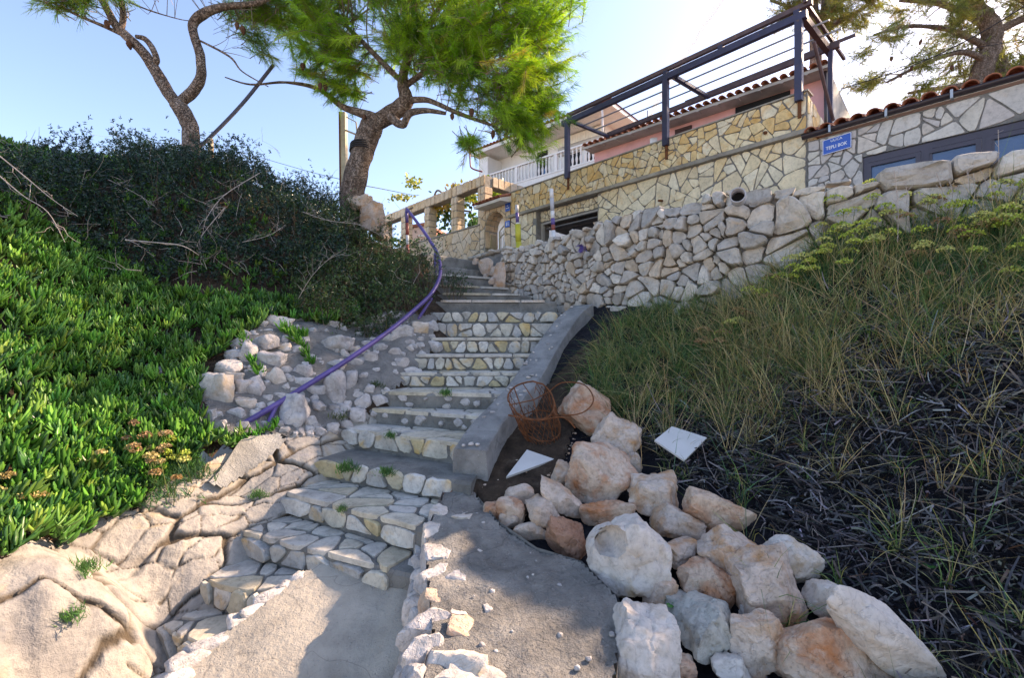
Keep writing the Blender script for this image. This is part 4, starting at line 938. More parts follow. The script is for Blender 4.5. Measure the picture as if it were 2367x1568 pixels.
# --- street name plate
t0, z0 = tz(1903.5, 326); t1, z1 = tz(1970, 315); sgn = thing('street_sign', 'blue enamel street plate reading ULICA TEPLI BOK on the grey stone wall', 'sign', fp(-t0, tz(1904, 361)[1], D0 - .04))
zb = tz(1904, 360)[1]; sw, sh = t0 - t1, z0 - zb; uc, zc = -(t0 + t1) / 2, (z0 + zb) / 2
fm = face(D0 - .045); tilt_ = .05
def sp(u, v, off): return fm(uc + u, zc + v + u * tilt_, off)
def rrect(wd, ht, r):
    out = []
    for sx_, sy_, a0 in ((1, 1, 0), (-1, 1, 90), (-1, -1, 180), (1, -1, 270)):
        for k in range(5): a = math.radians(a0 + 22.5 * k); out.append((sx_ * (wd / 2 - r) + r * math.cos(a), sy_ * (ht / 2 - r) + r * math.sin(a)))
    return out
def plate(name, pl, mat, parent, spf, o0, o1):
    n = len(pl); V = [spf(u, v, o0) for u, v in pl] + [spf(u, v, o1) for u, v in pl]; return mk(name, V, [tuple(range(n, 2 * n)), tuple(range(n))[::-1]] + [(i, (i + 1) % n, n + (i + 1) % n, n + i) for i in range(n)], mat, parent)
def ringpl(name, wd, ht, r, wdt, mat, parent, spf, o):
    a, b = rrect(wd, ht, r), rrect(wd - 2 * wdt, ht - 2 * wdt, max(r - wdt, .002)); n = len(a)
    return mk(name, [spf(u, v, o) for u, v in a] + [spf(u, v, o) for u, v in b], [(i, (i + 1) % n, n + (i + 1) % n, n + i) for i in range(n)], mat, parent)
def text(name, s, ht, u0, v0, mat, parent, spf, o, width=None, bold=.0):
    cu = bpy.data.curves.new('txt', 'FONT'); cu.body = s; cu.size = 1; cu.align_x = 'CENTER'; cu.offset = bold; cu.resolution_u = 3
    ob = bpy.data.objects.new('txt', cu); COL.objects.link(ob); dg = bpy.context.evaluated_depsgraph_get(); me = bpy.data.meshes.new_from_object(ob.evaluated_get(dg)); bpy.data.objects.remove(ob)
    co = np.array([v.co[:] for v in me.vertices]); k = ht / (co[:, 1].max() - co[:, 1].min()); kx_ = k if not width else width / (co[:, 0].max() - co[:, 0].min()); co[:, 1] -= co[:, 1].min()
    V = [spf(u0 + c[0] * kx_, v0 + c[1] * k, o) for c in co]; F = [tuple(p.vertices) for p in me.polygons]; bpy.data.meshes.remove(me); return mk(name, V, F, mat, parent)
plate('plate', rrect(sw, sh, .006), M['enamel'], sgn, sp, 0, .006)
ringpl('border', sw - .004, sh - .004, .02, .007, M['letter'], sgn, sp, .0085)
text('lettering', 'ULICA', sh * .16, -.005, sh * .235, M['letter'], sgn, sp, .0085, sw * .40, .006)
text('lettering', 'TEPLI BOK', sh * .22, -.005, -sh * .22, M['letter'], sgn, sp, .0085, sw * .74, .014)

# --- arched gateway
gw = thing('arched_gateway', 'cream stone garden gateway with an arched opening and a small tiled canopy', 'gateway', fp(-10.4, 3.15))
A0, A1 = -tz(1121, 520)[0], -tz(1166, 520)[0]; AZ, AT = tz(1121, 533)[1], tz(1143, 488)[1]; auc, aru = (A0 + A1) / 2, (A1 - A0) / 2
gwl, gwr, gwt = -11.0, -9.62, 5.44
fm = face(D0); n_ = 14; V = []; F = []
for off in (0, -.5):
    pts = [(A0, 3.0), (A0, AZ)] + [(auc - aru * math.cos(math.pi * k / n_), AZ + (AT - AZ) * math.sin(math.pi * k / n_)) for k in range(1, n_)] + [(A1, AZ), (A1, 3.0)]
    outp = [(gwl, 3.0), (gwl, AZ)] + [(gwl + (gwr - gwl) * k / n_, gwt) for k in range(1, n_)] + [(gwr, AZ), (gwr, 3.0)]
    V += [fm(u, v, off) for u, v in pts] + [fm(u, v, off) for u, v in outp]
m_ = n_ + 3
for b in (0, 2 * m_):
    for i in range(m_ - 1): F.append((b + i, b + i + 1, b + m_ + i + 1, b + m_ + i))
for i in range(m_ - 1): F += [(i, 2 * m_ + i, 2 * m_ + i + 1, i + 1), (m_ + i, m_ + i + 1, 3 * m_ + i + 1, 3 * m_ + i)]
gwall = mk('wall', V, F, M['mortar_pale'], gw)
clad([(gwl + .01, 3.2), (gwr - .01, 3.2), (gwr - .01, gwt - .02), (gwl + .01, gwt - .02)], 46, face(D0), M['goldfar'], gw, arch=(auc, AZ, aru + .01, AT - AZ + .01), seed=31, joint=.022)
random.seed(4)
arcl = [(A0, 4.3)] + [(auc - aru * math.cos(math.pi * k / 9), AZ + (AT - AZ) * math.sin(math.pi * k / 9)) for k in range(10)]
for i in range(len(arcl) - 1):         # stones lining the arch
    (ua, za), (ub, zb_) = arcl[i], arcl[i + 1]
    for dd0, dd1 in ((.01, .17), (.185, .33), (.345, .49)):
        e = .08 + random.uniform(-.03, .03); L = math.hypot(ub - ua, zb_ - za); nx_, nz_ = (zb_ - za) / L, -(ub - ua) / L
        def ff(s, d, off): q = fp(ua + (ub - ua) * s + nx_ * off, za + (zb_ - za) * s + nz_ * off, D0 + d); return tuple(q)
        V, F = slab_stone(roughpoly([(e, dd0), (1 - e, dd0), (1 - e * .6, dd1), (e * .6, dd1)], .004), ff, .014, .005); mk('stone', V, F, M['goldfar'], gwall)
# canopy: slab, tiles
cl, cr = -tz(1095, 484, D0 - .4)[0], gwr + .03; cz0 = tz(1095, 484, D0 - .4)[1]
mb = MB(); mb.add([fp(cl, cz0 + .04, D0 + .3), fp(cr, cz0 + .04, D0 + .3), fp(cr, cz0, D0 - .40), fp(cl, cz0, D0 - .40), fp(cl, cz0 + .30, D0 + .3), fp(cr, cz0 + .30, D0 + .3), fp(cr, cz0 + .07, D0 - .42), fp(cl, cz0 + .07, D0 - .42)], [(0, 1, 2, 3), (4, 7, 6, 5), (3, 2, 6, 7), (0, 3, 7, 4), (1, 5, 6, 2), (0, 4, 5, 1)]); cp = mb.build('canopy', M['soffit'], gw)
u = cl + .06
while u < cr: a = fp(u, cz0 + .085, D0 - .46); barrel(a, a + AN * .76 + UP * .25, .075, M['tile'], cp); u += .155
# wrought iron gate
gt = thing('iron_gate', 'cream wrought iron gate with curved bars standing in the arched gateway', 'gate', fp(auc, 3.2, D0 + .3))
gu0, gu1, gtop = auc - aru * .25, A1 + .0, tz(1150, 521)[1]
mb = MB(); 
for u in (gu0, gu1 - .02): mb.bar(fp(u, 3.2, D0 + .30), fp(u, gtop - .1, D0 + .30), .035, .035, AN)
for zz in (3.4, 4.2): mb.bar(fp(gu0, zz, D0 + .30), fp(gu1, zz, D0 + .30), .03, .03)
mb.build('gate_frame', M['iron'], gt)
for k in range(1, 7): u = gu0 + (gu1 - gu0) * k / 7; MB().tube([fp(u, 3.3, D0 + .3), fp(u, gtop - .16 + .1 * math.sin(math.pi * k / 7), D0 + .3)], .009, 5).build('bar', M['iron'], gt)
for zz in (gtop - .1, gtop - .32): MB().tube([fp(gu0 + (gu1 - gu0) * k / 10, zz + .14 * math.sin(math.pi * k / 10), D0 + .29) for k in range(11)], .018, 5).build('arched_rail', M['iron'], gt)
fbox(MB(), A0 - .0, A0 + .05, 3.2, AZ - .1, D0 + .2, D0 + .4).build('gate_post', M['iron'], gt)
for nm, lab, ct, (pa, pb), (ya, yb) in (('wall_plate', 'small plain blue plate on the stone wall under the canopy corner', 'sign', (1170, 1181), (470.5, 487)), ('house_number', 'blue number 11 plate beside the iron gate', 'house number', (1169.5, 1180.5), (512.5, 524))):
    ta, za = tz(pa, ya); tb, zb2 = tz(pb, yb); u0_, u1_ = -ta, -tb; sg = thing(nm, lab, ct, fp((u0_ + u1_) / 2, zb2, D0 - .04)); cu_, cv_ = (u0_ + u1_) / 2, (za + zb2) / 2; fm2 = face(D0 - .03)
    s2 = lambda u, v, off, cu_=cu_, cv_=cv_: fm2(cu_ + u, cv_ + v, off)
    plate('plate', rrect(u1_ - u0_, za - zb2, .01), M['enamel'], sg, s2, 0, .008)
    if nm == 'house_number':
        text('digits', '11', (za - zb2) * .55, 0, -(za - zb2) * .27, M['letter'], sg, s2, .011, None, .03)
    else:
        mb = MB()
        for vv, ww in ((.028, .07), (-.035, .15)):
            mb.add([s2(-ww / 2, vv - .008, .011), s2(ww / 2, vv - .008, .011), s2(ww / 2, vv + .008, .011), s2(-ww / 2, vv + .008, .011)], [(0, 1, 2, 3)])
        mb.build('faded_lettering', M['letter'], sg)

# --- garden wall with the stone pergola on it
gwz = 5.05
lw = thing('garden_wall', 'cream crazy-paved garden wall running left from the arched gateway', 'wall', fp(-14, 3.2))
fbox(MB(), -18.2, -11.005, 3.0, gwz, D0 + .002, D0 + .4).build('wall_core', M['mortar_pale'], lw); fbox(MB(), -18.2, -11.0, gwz + .001, gwz + .035, D0 - .04, D0 + .43).build('coping', M['mortar_pale'], lw)
clad([(-18.1, 3.5), (-11.02, 3.5), (-11.02, gwz - .01), (-18.1, gwz - .01)], 130, face(D0), M['goldfar'], lw, seed=33, joint=.02, stretch=1.0)
MB().tube([fp(-13.6, 4.35, D0 + .02), fp(-13.6, 4.33, D0 - .08)], .035, 8).build('drain_spout', M['dark'], lw, True)
pg = thing('stone_pergola', 'open pergola of square stone columns and beams standing on the garden wall', 'pergola', fp(-14, gwz))
BT = 6.55; bh = .30; cw = .30; D2 = D0 + .06
def clad4(u0, u1, z0, z1, d0, n1, n2, seed, under=0):
    clad([(u0, z0), (u1, z0), (u1, z1), (u0, z1)], n1, face(d0), M['goldfar'], pg, seed=seed, joint=.02, h=(.012, .03), amp=.008, dmin=.4)
cus = [-tz(p, 600)[0] for p in (1120, 1046.5, 983.5, 929, 884)]
cus[0] = -11.02
for k, u in enumerate(cus):
    zt = BT - bh - .002; cb = fbox(MB(), u - cw / 2, u + cw / 2, gwz + .03, zt, D2, D2 + cw).build('column', M['mortar_pale'], pg)
    random.seed(40 + k)
    rows = 5
    for r in range(rows):
        za, zb3 = gwz + .05 + (zt - gwz - .06) * r / rows, gwz + .05 + (zt - gwz - .06) * (r + 1) / rows - .02; e = random.uniform(-.05, .05)
        pf = face(D2)
        V, F = slab_stone(roughpoly([(u - cw / 2, za), (u + e - .01, za), (u + e * .3 - .01, zb3), (u - cw / 2, zb3)], .006), pf, random.uniform(.015, .03), .008); mk('stone', V, F, M['goldfar'], cb)
        V, F = slab_stone(roughpoly([(u + e + .01, za), (u + cw / 2, za), (u + cw / 2, zb3), (u + e * .3 + .01, zb3)], .006), pf, random.uniform(.015, .03), .008); mk('stone', V, F, M['goldfar'], cb)
        def sf(a, v, off, u=u): return tuple(fp(u + cw / 2 + off, v, D2 + a))
        V, F = slab_stone(roughpoly([(0, za), (cw, za), (cw, zb3 - .01), (0, zb3 - .01)], .006), sf, random.uniform(.015, .03), .008); mk('stone', V, F, M['goldfar'], cb)
bl_ = -18.3
bm = fbox(MB(), bl_, cus[0] + cw / 2, BT - bh, BT, D2 + .001, D2 + cw - .001).build('beam', M['ledge'], pg)
random.seed(6); u = bl_ + .03
while u < cus[0] + cw / 2 - .1:
    L_ = random.uniform(.16, .34); V, F = slab_stone(roughpoly([(u, BT - bh + .01), (u + L_, BT - bh + .01), (u + L_ + random.uniform(-.03, .03), BT + .01), (u + .01, BT + .01)], .008), face(D2), random.uniform(.012, .028), .008); mk('stone', V, F, M['goldfar'], bm); u += L_ + .02
bb = MB().box(fp(cus[0], BT - bh / 2 - .004, D2 + cw + 1.1), AX * (cw / 2 - .002), AN * 1.1, UP * (bh / 2)).build('beam', M['ledge'], pg); a = 0.02
def sf2(s, v, off): return tuple(fp(cus[0] + cw / 2 + off, v, D2 + cw + s))
while a < 2.0:
    L_ = random.uniform(.16, .32); V, F = slab_stone(roughpoly([(a, BT - bh + .01), (a + L_, BT - bh + .01), (a + L_ + random.uniform(-.03, .03), BT + .01), (a + .01, BT + .01)], .008), sf2, random.uniform(.012, .028), .008); mk('stone', V, F, M['goldfar'], bb); a += L_ + .02

# --- steel pergola on the terrace
sp_ = thing('steel_pergola', 'dark rusting steel pergola frame without a roof on the stone terrace', 'pergola', fp(-6, 5.0))
PB = 6.88; us = [-tz(p, 300)[0] for p in (1316, 1543, 1850)]
for u in us:
    MB().bar(fp(u, 5.55, D0 - .075), fp(u, PB, D0 - .075), .11, .10, AN).build('post', M['steel'], sp_)
    MB().bar(fp(u, 5.28, D0 - .045), fp(u, 5.56, D0 - .045), .05, .03, AN).build('bracket', M['rust'], sp_)
ul, ur = us[0] - .16, us[2] + .12
MB().bar(fp(ul, PB + .06, D0 - .075), fp(ur, PB + .06, D0 - .075), .09, .12).build('beam', M['steel'], sp_)
MB().bar(fp(ul + .12, PB + .25, D0 - .02), fp(ur + .06, PB + .25, D0 - .02), .07, .08).build('rail', M['steelrust'], sp_)
for u in (us[0] + .02, us[1] - .02, us[1] + 1.1, us[2] - .04): MB().bar(fp(u, PB + .12, D0 - .03), fp(u, PB + .21, D0 - .03), .09, .09, AN).build('spacer', M['steel'], sp_)
DB = 10.02
MB().bar(fp(us[0] + .25, PB + .05, DB), fp(us[2] + .28, PB + .05, DB), .07, .10).build('beam', M['steelrust'], sp_)
MB().bar(fp(us[1] - 0.3, PB + .16, DB + .1), fp(us[2] + .5, PB + .16, DB + .1), .04, .05).build('rail', M['steelrust'], sp_)
for k, (d_, z_, ua, ub) in enumerate(((D0 + .30, PB + .02, us[0] + .1, us[2] + .34), (D0 + .72, PB + .03, us[0] + .2, us[2] + .42))): MB().tube([fp(ua, z_, d_), fp(ub, z_, d_)], .016, 6).build('rod', M['galv'], sp_)
for u in (us[0] + .12, us[1] + .14): MB().bar(fp(u, PB + .045, D0), fp(u + .1, PB + .045, DB), .09, .07).build('crossbar', M['oldwood'], sp_); MB().bar(fp(u + .05, PB + .0, D0), fp(u + .15, PB + .0, DB), .07, .05).build('crossbar', M['steel'], sp_)
MB().bar(fp(us[2] + .06, PB + .04, D0 - .03), fp(us[2] + .1, PB + .04, DB + .2), .09, .12).build('crossbar', M['brownwood'], sp_)
MB().bar(fp(us[2] + .09, PB + .28, D0 - .1), fp(us[2] + .16, PB + .20, DB + .9), .05, .05).build('rail', M['steelrust'], sp_)
MB().bar(fp(us[2] + .14, 4.98, DB), fp(us[2] + .14, PB, DB), .07, .07, AN).build('post', M['steel'], sp_)
MB().tube([fp(us[2] + .17, PB - .35, D0 + .1), fp(us[2] + .20, 5.55, D0 + 1.15)], .03, 8).build('brace', M['steelrust'], sp_)

# --- white house with balcony
def frame(px, py, Y, vec):
    O = P(px, py, Y); a = Vector((vec[0], vec[1], 0)).normalized(); b = Vector((-a.y, a.x, 0)); b = b if b.y > 0 else -b; return O, a, b
O, wa, wb_ = frame(1391, 318.6, 21.0, (-.752, .659)); zr_ = O.z
wh = thing('white_house', 'white two-storey house with a long balustraded balcony behind the terrace', 'house', (O.x - 3, O.y + 3, 4))
def lb(mb, a0, a1, b0, b1, z0, z1, O=O, wa=wa, wb_=wb_):
    c = Vector((O.x, O.y, 0)) + wa * (a0 + a1) / 2 + wb_ * (b0 + b1) / 2 + UP * (z0 + z1) / 2; mb.box(c, wa * (a1 - a0) / 2, wb_ * (b1 - b0) / 2, UP * (z1 - z0) / 2); return mb
zf = zr_ - .98       # balcony floor
mb = MB(); lb(mb, .6, 8.0, 1.35, 7, 2.9, zf + 2.35); wall_w = mb.build('wall', M['white'], wh)
mb = MB(); lb(mb, 7.35, 8.05, .15, 1.35, zf - 1.2, zf + 2.1); mb.build('wing_wall', M['white'], wh)
mb = MB(); lb(mb, -.0, 8.0, .02, 1.35, zf - .25, zf); bal = mb.build('balcony', M['white'], wh)
for k in range(46): lb(MB(), k * .172, k * .172 + .165, .0, .03, zf - 1.0, zf + .02).build('cladding_board', M['white'], bal)
lb(MB(), 0, 8, .04, .2, zf - 1.0, zf - .26).build('balcony_fascia', M['white'], bal)
mb = MB(); lb(mb, -.06, 8.0, -.05, .11, zr_ - .08, zr_); lb(mb, -.02, 8, -.02, .08, zf + .03, zf + .10); lb(mb, -.05, .11, .111, 1.35, zr_ - .08, zr_); lb(mb, -.05, .11, .111, 1.35, zf + .03, zf + .10); rail = mb.build('balustrade_rail', M['white'], wh)
for a_ in (0.02, 2.55, 5.1, 7.3): lb(MB(), a_ - .08, a_ + .08, -.04, .10, zf + .02, zr_ - .081).build('balustrade_post', M['white'], wh)
prof = [(.045, 0), (.045, .05), (.03, .08), (.055, .20), (.06, .28), (.035, .42), (.028, .46), (.04, .52), (.028, .57), (.05, .68), (.03, .76), (.045, .79), (.045, .81)]
bv, bf = lathe(prof, (0, 0, 0), 8); bproto = None
for k in range(33):
    a_ = .24 + k * .225
    if min(abs(a_ - q) for q in (2.55, 5.1)) < .11: continue
    c = Vector((O.x, O.y, 0)) + wa * a_ + wb_ * .03 + UP * (zf + .10)
    if bproto is None: bproto = mk('baluster', [tuple(Vector(v)) for v in bv], bf, M['white'], wh, True); bproto.data.transform(__import__('mathutils').Matrix.Translation(wbase(wh))); ob = bproto
    else: ob = bproto.copy(); COL.objects.link(ob); ob.parent = wh
    ob.location = c - wbase(wh)
for k in range(4):
    ob = bproto.copy(); COL.objects.link(ob); ob.parent = wh; ob.location = Vector((O.x, O.y, 0)) + wa * .03 + wb_ * (.3 + .25 * k) + UP * (zf + .10) - wbase(wh)
def wdoor(a0, a1, z0, z1, mat, nm='window', fr_=None):
    f = lb(MB(), a0, a1, 1.32, 1.349, z0, z1).build(nm, fr_ or M['frame'], wh); lb(MB(), a0 + .05, a1 - .05, 1.30, 1.319, z0 + .04, z1 - .04).build('pane', mat, f); return f
d_ = wdoor(4.05, 4.75, zf + .02, zf + 1.95, M['dark'], 'balcony_door'); lb(MB(), 4.08, 4.42, 1.27, 1.296, zf + .05, zf + .95).build('blue_panel', M['bluedoor'], d_)
wdoor(.9, 1.6, zf + .1, zf + 1.15, M['dark'], 'window', M['brownwood']); wdoor(1.95, 2.7, zf + .1, zf + 1.3, M['dark'], 'window', M['brownwood'])
mb = MB(); lb(mb, .62, 3.3, 1.22, 1.345, zf + 1.35, zf + 1.75); bd = mb.build('shade_beam', M['greyplaster'], wh)
for k in range(17): lb(MB(), .66 + k * .156, .805 + k * .156, 1.18, 1.21, zf + 1.76, zf + 2.2).build('cladding_board', M['cream'], bd)
ze = zf + 2.28
mb = MB(); lb(mb, -.45, 8.35, -.12, 7.2, ze, ze + .10); rw = mb.build('roof', M['soffit'], wh); lb(MB(), -.5, 8.4, -.2, -.121, ze - .02, ze + .16).build('fascia', M['white'], rw); lb(MB(), -.54, -.451, -.2, 7.2, ze - .02, ze + .16).build('fascia', M['white'], rw)
c0 = Vector((O.x, O.y, 0)); rp = [c0 + wa * -.6 + wb_ * -.26 + UP * (ze + .18), c0 + wa * 8.5 + wb_ * -.26 + UP * (ze + .18), c0 + wa * 5.2 + wb_ * 3.5 + UP * (ze + .85), c0 + wa * 2.6 + wb_ * 3.5 + UP * (ze + .85), c0 + wa * 8.5 + wb_ * 7.3 + UP * (ze + .18), c0 + wa * -.6 + wb_ * 7.3 + UP * (ze + .18)]
mk('tile_cover', rp, [(0, 1, 2, 3), (3, 2, 4, 5), (0, 3, 5), (1, 4, 2)], M['tile'], rw)
for k in range(38): q = rp[0] + wa * (.1 + k * .24); barrel(q + UP * .01 - wb_ * .03, q + UP * .09 + wb_ * .4, .1, M['tile'], rw, seg=5)
MB().tube([c0 + wa * -.1 + wb_ * -.15 + UP * (ze - .05), c0 + wa * -.1 + wb_ * -.10 + UP * (ze - .3), c0 + wa * -.12 + wb_ * -.12 + UP * (zf - 1)], .05, 8).build('downpipe', M['whitepaint'], wh, True)

# --- pink house behind the terrace
O2, pa_, pb_ = frame(1905, 163, 11.7, (-.7255, .688)); pe = O2.z
ph = thing('pink_house', 'pink plastered house with a clay tile eave behind the steel pergola', 'house', (O2.x - 3, O2.y + 3, 4.9))
def lp(mb, *q): return lb(mb, *q, O=O2, wa=pa_, wb_=pb_)
mb = MB(); lp(mb, 0, 7.0, .25, 5, 2.9, pe - .08); pw = mb.build('wall', M['pink'], ph)
lp(MB(), -.10, -.002, -.05, 3.4, 2.9, pe + .02).build('side_wall', M['greyplaster'], ph)
V = [Vector((O2.x, O2.y, 0)) + pa_ * -.11 + pb_ * b + UP * z for b, z in ((-.05, pe + .02), (1.6, pe - .0), (3.6, pe - 2.4), (3.6, 3), (-.05, 3))]; V += [v + pa_ * .1 for v in V]
mb = MB(); lp(mb, -.12, 7.1, -.28, .30, pe - .075, pe + .0); ev = mb.build('eave', M['greyplaster'], ph)
for k in range(13): lp(MB(), .3 + k * .55, .36 + k * .55, -.30, -.05, pe - .10, pe - .076).build('rafter_end', M['greyplaster'], ev)
c2 = Vector((O2.x, O2.y, 0)); q = [c2 + pa_ * -.15 + pb_ * -.3 + UP * (pe + .01), c2 + pa_ * 7.1 + pb_ * -.3 + UP * (pe + .01), c2 + pa_ * 7.1 + pb_ * 3 + UP * (pe + .72), c2 + pa_ * 1.6 + pb_ * 3 + UP * (pe + .72)]
rp2 = mk('roof', q, [(0, 1, 2, 3)], M['tile'], ph)
for k in range(33): p = q[0] + pa_ * (.1 + k * .22); barrel(p + UP * .0 - pb_ * .10, p + UP * .08 + pb_ * .42, .088, M['tile'], rp2, seg=6)
def pwin(a0, a1, z0, z1):
    f = lp(MB(), a0, a1, .20, .249, z0, z1).build('shutter', M['brownwood'], ph)
    for k in range(10): z_ = z0 + (z1 - z0) * (k + .5) / 10; lp(MB(), a0 + .04, a1 - .04, .175, .199, z_ - .03, z_ + .02).build('slat', M['brownwood'], f)
def pix_on(px, py, O, a, b, bo):
    k = (px - CX) / FO; Ox, Oy = O.x + b.x * bo, O.y + b.y * bo; s = (k * Oy - Ox) / (a.x - k * a.y); Y = Oy + a.y * s; return s, EYE - (py - CY) / FO * Y
s0, z0_ = pix_on(1826, 208, O2, pa_, pb_, .2); s1, z1_ = pix_on(1700, 250, O2, pa_, pb_, .2); lp(MB(), s0, s1, .19, .249, z0_ - 1.2, z0_).build('window', M['dark'], ph)
s0, z0_ = pix_on(1598, 288, O2, pa_, pb_, .2); s1, z1_ = pix_on(1560, 300, O2, pa_, pb_, .2); pwin(s0, s1, z0_ - 1.0, z0_)
s0, z0_ = pix_on(1510, 327, O2, pa_, pb_, .2); 
V, F = rock_geo(3, (.13, .07, .13), 2, 1, 0); mk('wall_lamp', V + np.array(c2 + pa_ * s0 + pb_ * .22 + UP * z0_), F, M['letter'], ph, True)
s0, z0_ = pix_on(1455, 350, O2, pa_, pb_, .2); lp(MB(), s0 - .3, s0 + .5, .2, .249, z0_ - .9, z0_).build('service_panel', M['cream'], ph)
MB().tube([c2 + pa_ * -.04 + pb_ * -.1 + UP * (pe - .02), c2 + pa_ * -.06 + pb_ * -.12 + UP * (pe - 1.9)], .035, 8).build('downpipe', M['gutter'], ph, True)

# --- far peach house seen between the stone columns
fh = thing('peach_house', 'plain peach house with a low gable far behind the stone columns', 'house', P(975, 560, 30))
a, b = P(944, 527, 30), P(1003, 564, 30); zt = P(975, 522, 30).z
V = [(a.x, 30, 4), (a.x, 30, P(944, 529, 30).z), (P(984, 522, 30).x, 30, zt), (b.x, 30, P(1003, 548, 30).z), (b.x, 30, 4)]; V += [(x + 2.5, y + 8, z) for x, y, z in V]
mk('wall', V, [(0, 1, 2, 3, 4), (9, 8, 7, 6, 5), (0, 5, 6, 1), (3, 8, 9, 4)], M['peach'], fh)
V2 = [(x, y - .15, z + .03) for x, y, z in V[1:4]] + [(x, y + .15, z + .03) for x, y, z in V[6:9]]; V2 += [(x, y, z + .16) for x, y, z in V2]
mk('roof', V2, [(0, 1, 4, 3), (1, 2, 5, 4), (6, 9, 10, 7), (7, 10, 11, 8), (0, 6, 7, 1), (1, 7, 8, 2), (3, 4, 10, 9), (4, 5, 11, 10)], M['tile'], fh)
q = P(985, 545, 29.95); MB().box((q.x, q.y, q.z), (.5, 0, 0), (0, .03, 0), (0, 0, .05)).build('string_course', M['cream'], fh)
# ---------------------------------------------------------------- vegetation
def sample(zf, x0, x1, y0, y1, n, polys, ymax=None, excl=None, extra=None):
    x = rng.uniform(x0, x1, n); y = rng.uniform(y0, y1, n); z = zf(x, y); e = .04
    gx = (zf(x + e, y) - z) / e; gy = (zf(x, y + e) - z) / e
    k = rng.random(n) < np.minimum(np.sqrt(1 + gx * gx + gy * gy) / 2.2, 1)
    px, py = proj(np.stack([x, y, z], -1)); m = np.zeros(n, bool)
    for p in polys: m |= inpoly(px, py, p)
    for p in (excl or []): m &= ~inpoly(px, py, p)
    k &= m
    if extra is not None: k &= extra(x, y, z)
    nr = unit(np.stack([-gx, -gy, np.ones(n)], -1))[k]
    return np.stack([x, y, z], -1)[k], nr, px[k], py[k]
def rosettes(soup, pos, nrm, nleaf, L, R, cols, spread=(.35, 1.1), up=.5, curve=.35, segs=3, fn=fleshy, jit=.18, wts=None, prof=None):
    N = len(pos); i = np.repeat(np.arange(N), nleaf); M_ = len(i)
    ax = unit(nrm * (1 - up) + np.array([0, 0, 1]) * up + rng.normal(size=(N, 3)) * .22)[i]
    t = unit(np.cross(ax, rng.normal(size=(M_, 3)))); a = rng.uniform(*spread, M_)[:, None]
    d = ax * np.cos(a) + t * np.sin(a); sc = np.repeat(rng.uniform(.75, 1.25, N), nleaf)
    l = L * sc * rng.uniform(.65, 1.2, M_); r = R * sc * rng.uniform(.8, 1.2, M_)
    bend = (ax * .8 + np.array([0, 0, .4]) - d * .3) * (l * curve)[:, None]
    base = pos[i] + rng.normal(size=(M_, 3)) * (.012)
    c = tints(N, cols, wts, jit)[i] * (1 + rng.normal(size=(M_, 1)) * .12)
    kw = {'prof': prof} if prof is not None else {}
    soup.add(fn(base, d, l, r, bend, segs, **kw), np.clip(c, .003, .9))
# --- succulent carpet on the left bank
HRX = [(500, 960), (560, 960), (660, 900), (680, 1000), (620, 1040), (560, 1030)]
CARP = [[(-250, 250), (250, 300), (470, 330), (560, 420), (640, 560), (760, 660), (880, 720), (760, 760), (640, 740), (575, 770), (480, 850), (460, 930), (470, 1010), (590, 1030), (480, 1060), (380, 1120), (300, 1190), (150, 1260), (-20, 1330), (-350, 1400)]]
SHR = [(-60, 390), (120, 350), (300, 330), (480, 310), (640, 350), (780, 430), (900, 480), (1000, 560), (1010, 650), (960, 720), (880, 760), (760, 770), (650, 740), (560, 690), (420, 700), (300, 680), (150, 590), (60, 560), (-60, 500)]
pos, nr, px, py = sample(zL, -9, -1, 1.2, 11.5, 66000, CARP, excl=[HRX])
insh = inpoly(px, py, [(-60, 440), (200, 400), (480, 350), (800, 450), (1000, 560), (1000, 720), (820, 740), (620, 690), (420, 690), (150, 560)])
k = (~insh | (rng.random(len(px)) < .22)) & (rng.random(len(px)) < np.clip(3.6 / pos[:, 1], .4, .9))
pos, nr, px, py = pos[k], nr[k], px[k], py[k]
keepn = fbm(pos[:, 0], pos[:, 1], 2.5, 8) + .8 * rng.random(len(pos)) > -.22; pos, nr = pos[keepn], nr[keepn]
pos = pos + nr * (.01 + .16 * np.maximum(0, fbm(pos[:, 0], pos[:, 1], 3.0, 17)) + .05 * np.maximum(0, vnoise(pos[:, 0], pos[:, 1], 7, 3)) + .05 * rng.random(len(pos)))[:, None]
SG = [(.075, .20, .03), (.10, .26, .04), (.055, .155, .035), (.15, .31, .045), (.22, .36, .06), (.035, .11, .03)]
sp1 = Soup(); big = rng.random(len(pos)) < .12
fa = ~big & (pos[:, 1] > 3.8); ne = ~big & ~fa
for kk, sg_ in ((fa, 2), (ne, 3)): rosettes(sp1, pos[kk], nr[kk], 7 if sg_ == 2 else 8, .074, .0125, SG, (.35, 1.5), .2, .5, sg_, jit=.22, wts=[.26, .24, .18, .13, .10, .09])
rosettes(sp1, pos[big], nr[big], 13, .085, .0145, [(.10, .28, .04), (.17, .36, .06)], (.15, 1.3), .3, .55, 3, jit=.2)
kb = rng.random(len(pos)) < .38      # dry dark leaves low in the mat
rosettes(sp1, pos[kb] - nr[kb] * .035, nr[kb], 5, .05, .005, [(.06, .035, .022), (.11, .06, .035), (.03, .022, .018)], (.6, 1.5), .3, .2, 2)
tag(sp1.build('succulent_carpet', M['succulent'], None, 'stuff'), 'bright green fleshy-leaved ground cover spreading over the left bank', 'ground cover')
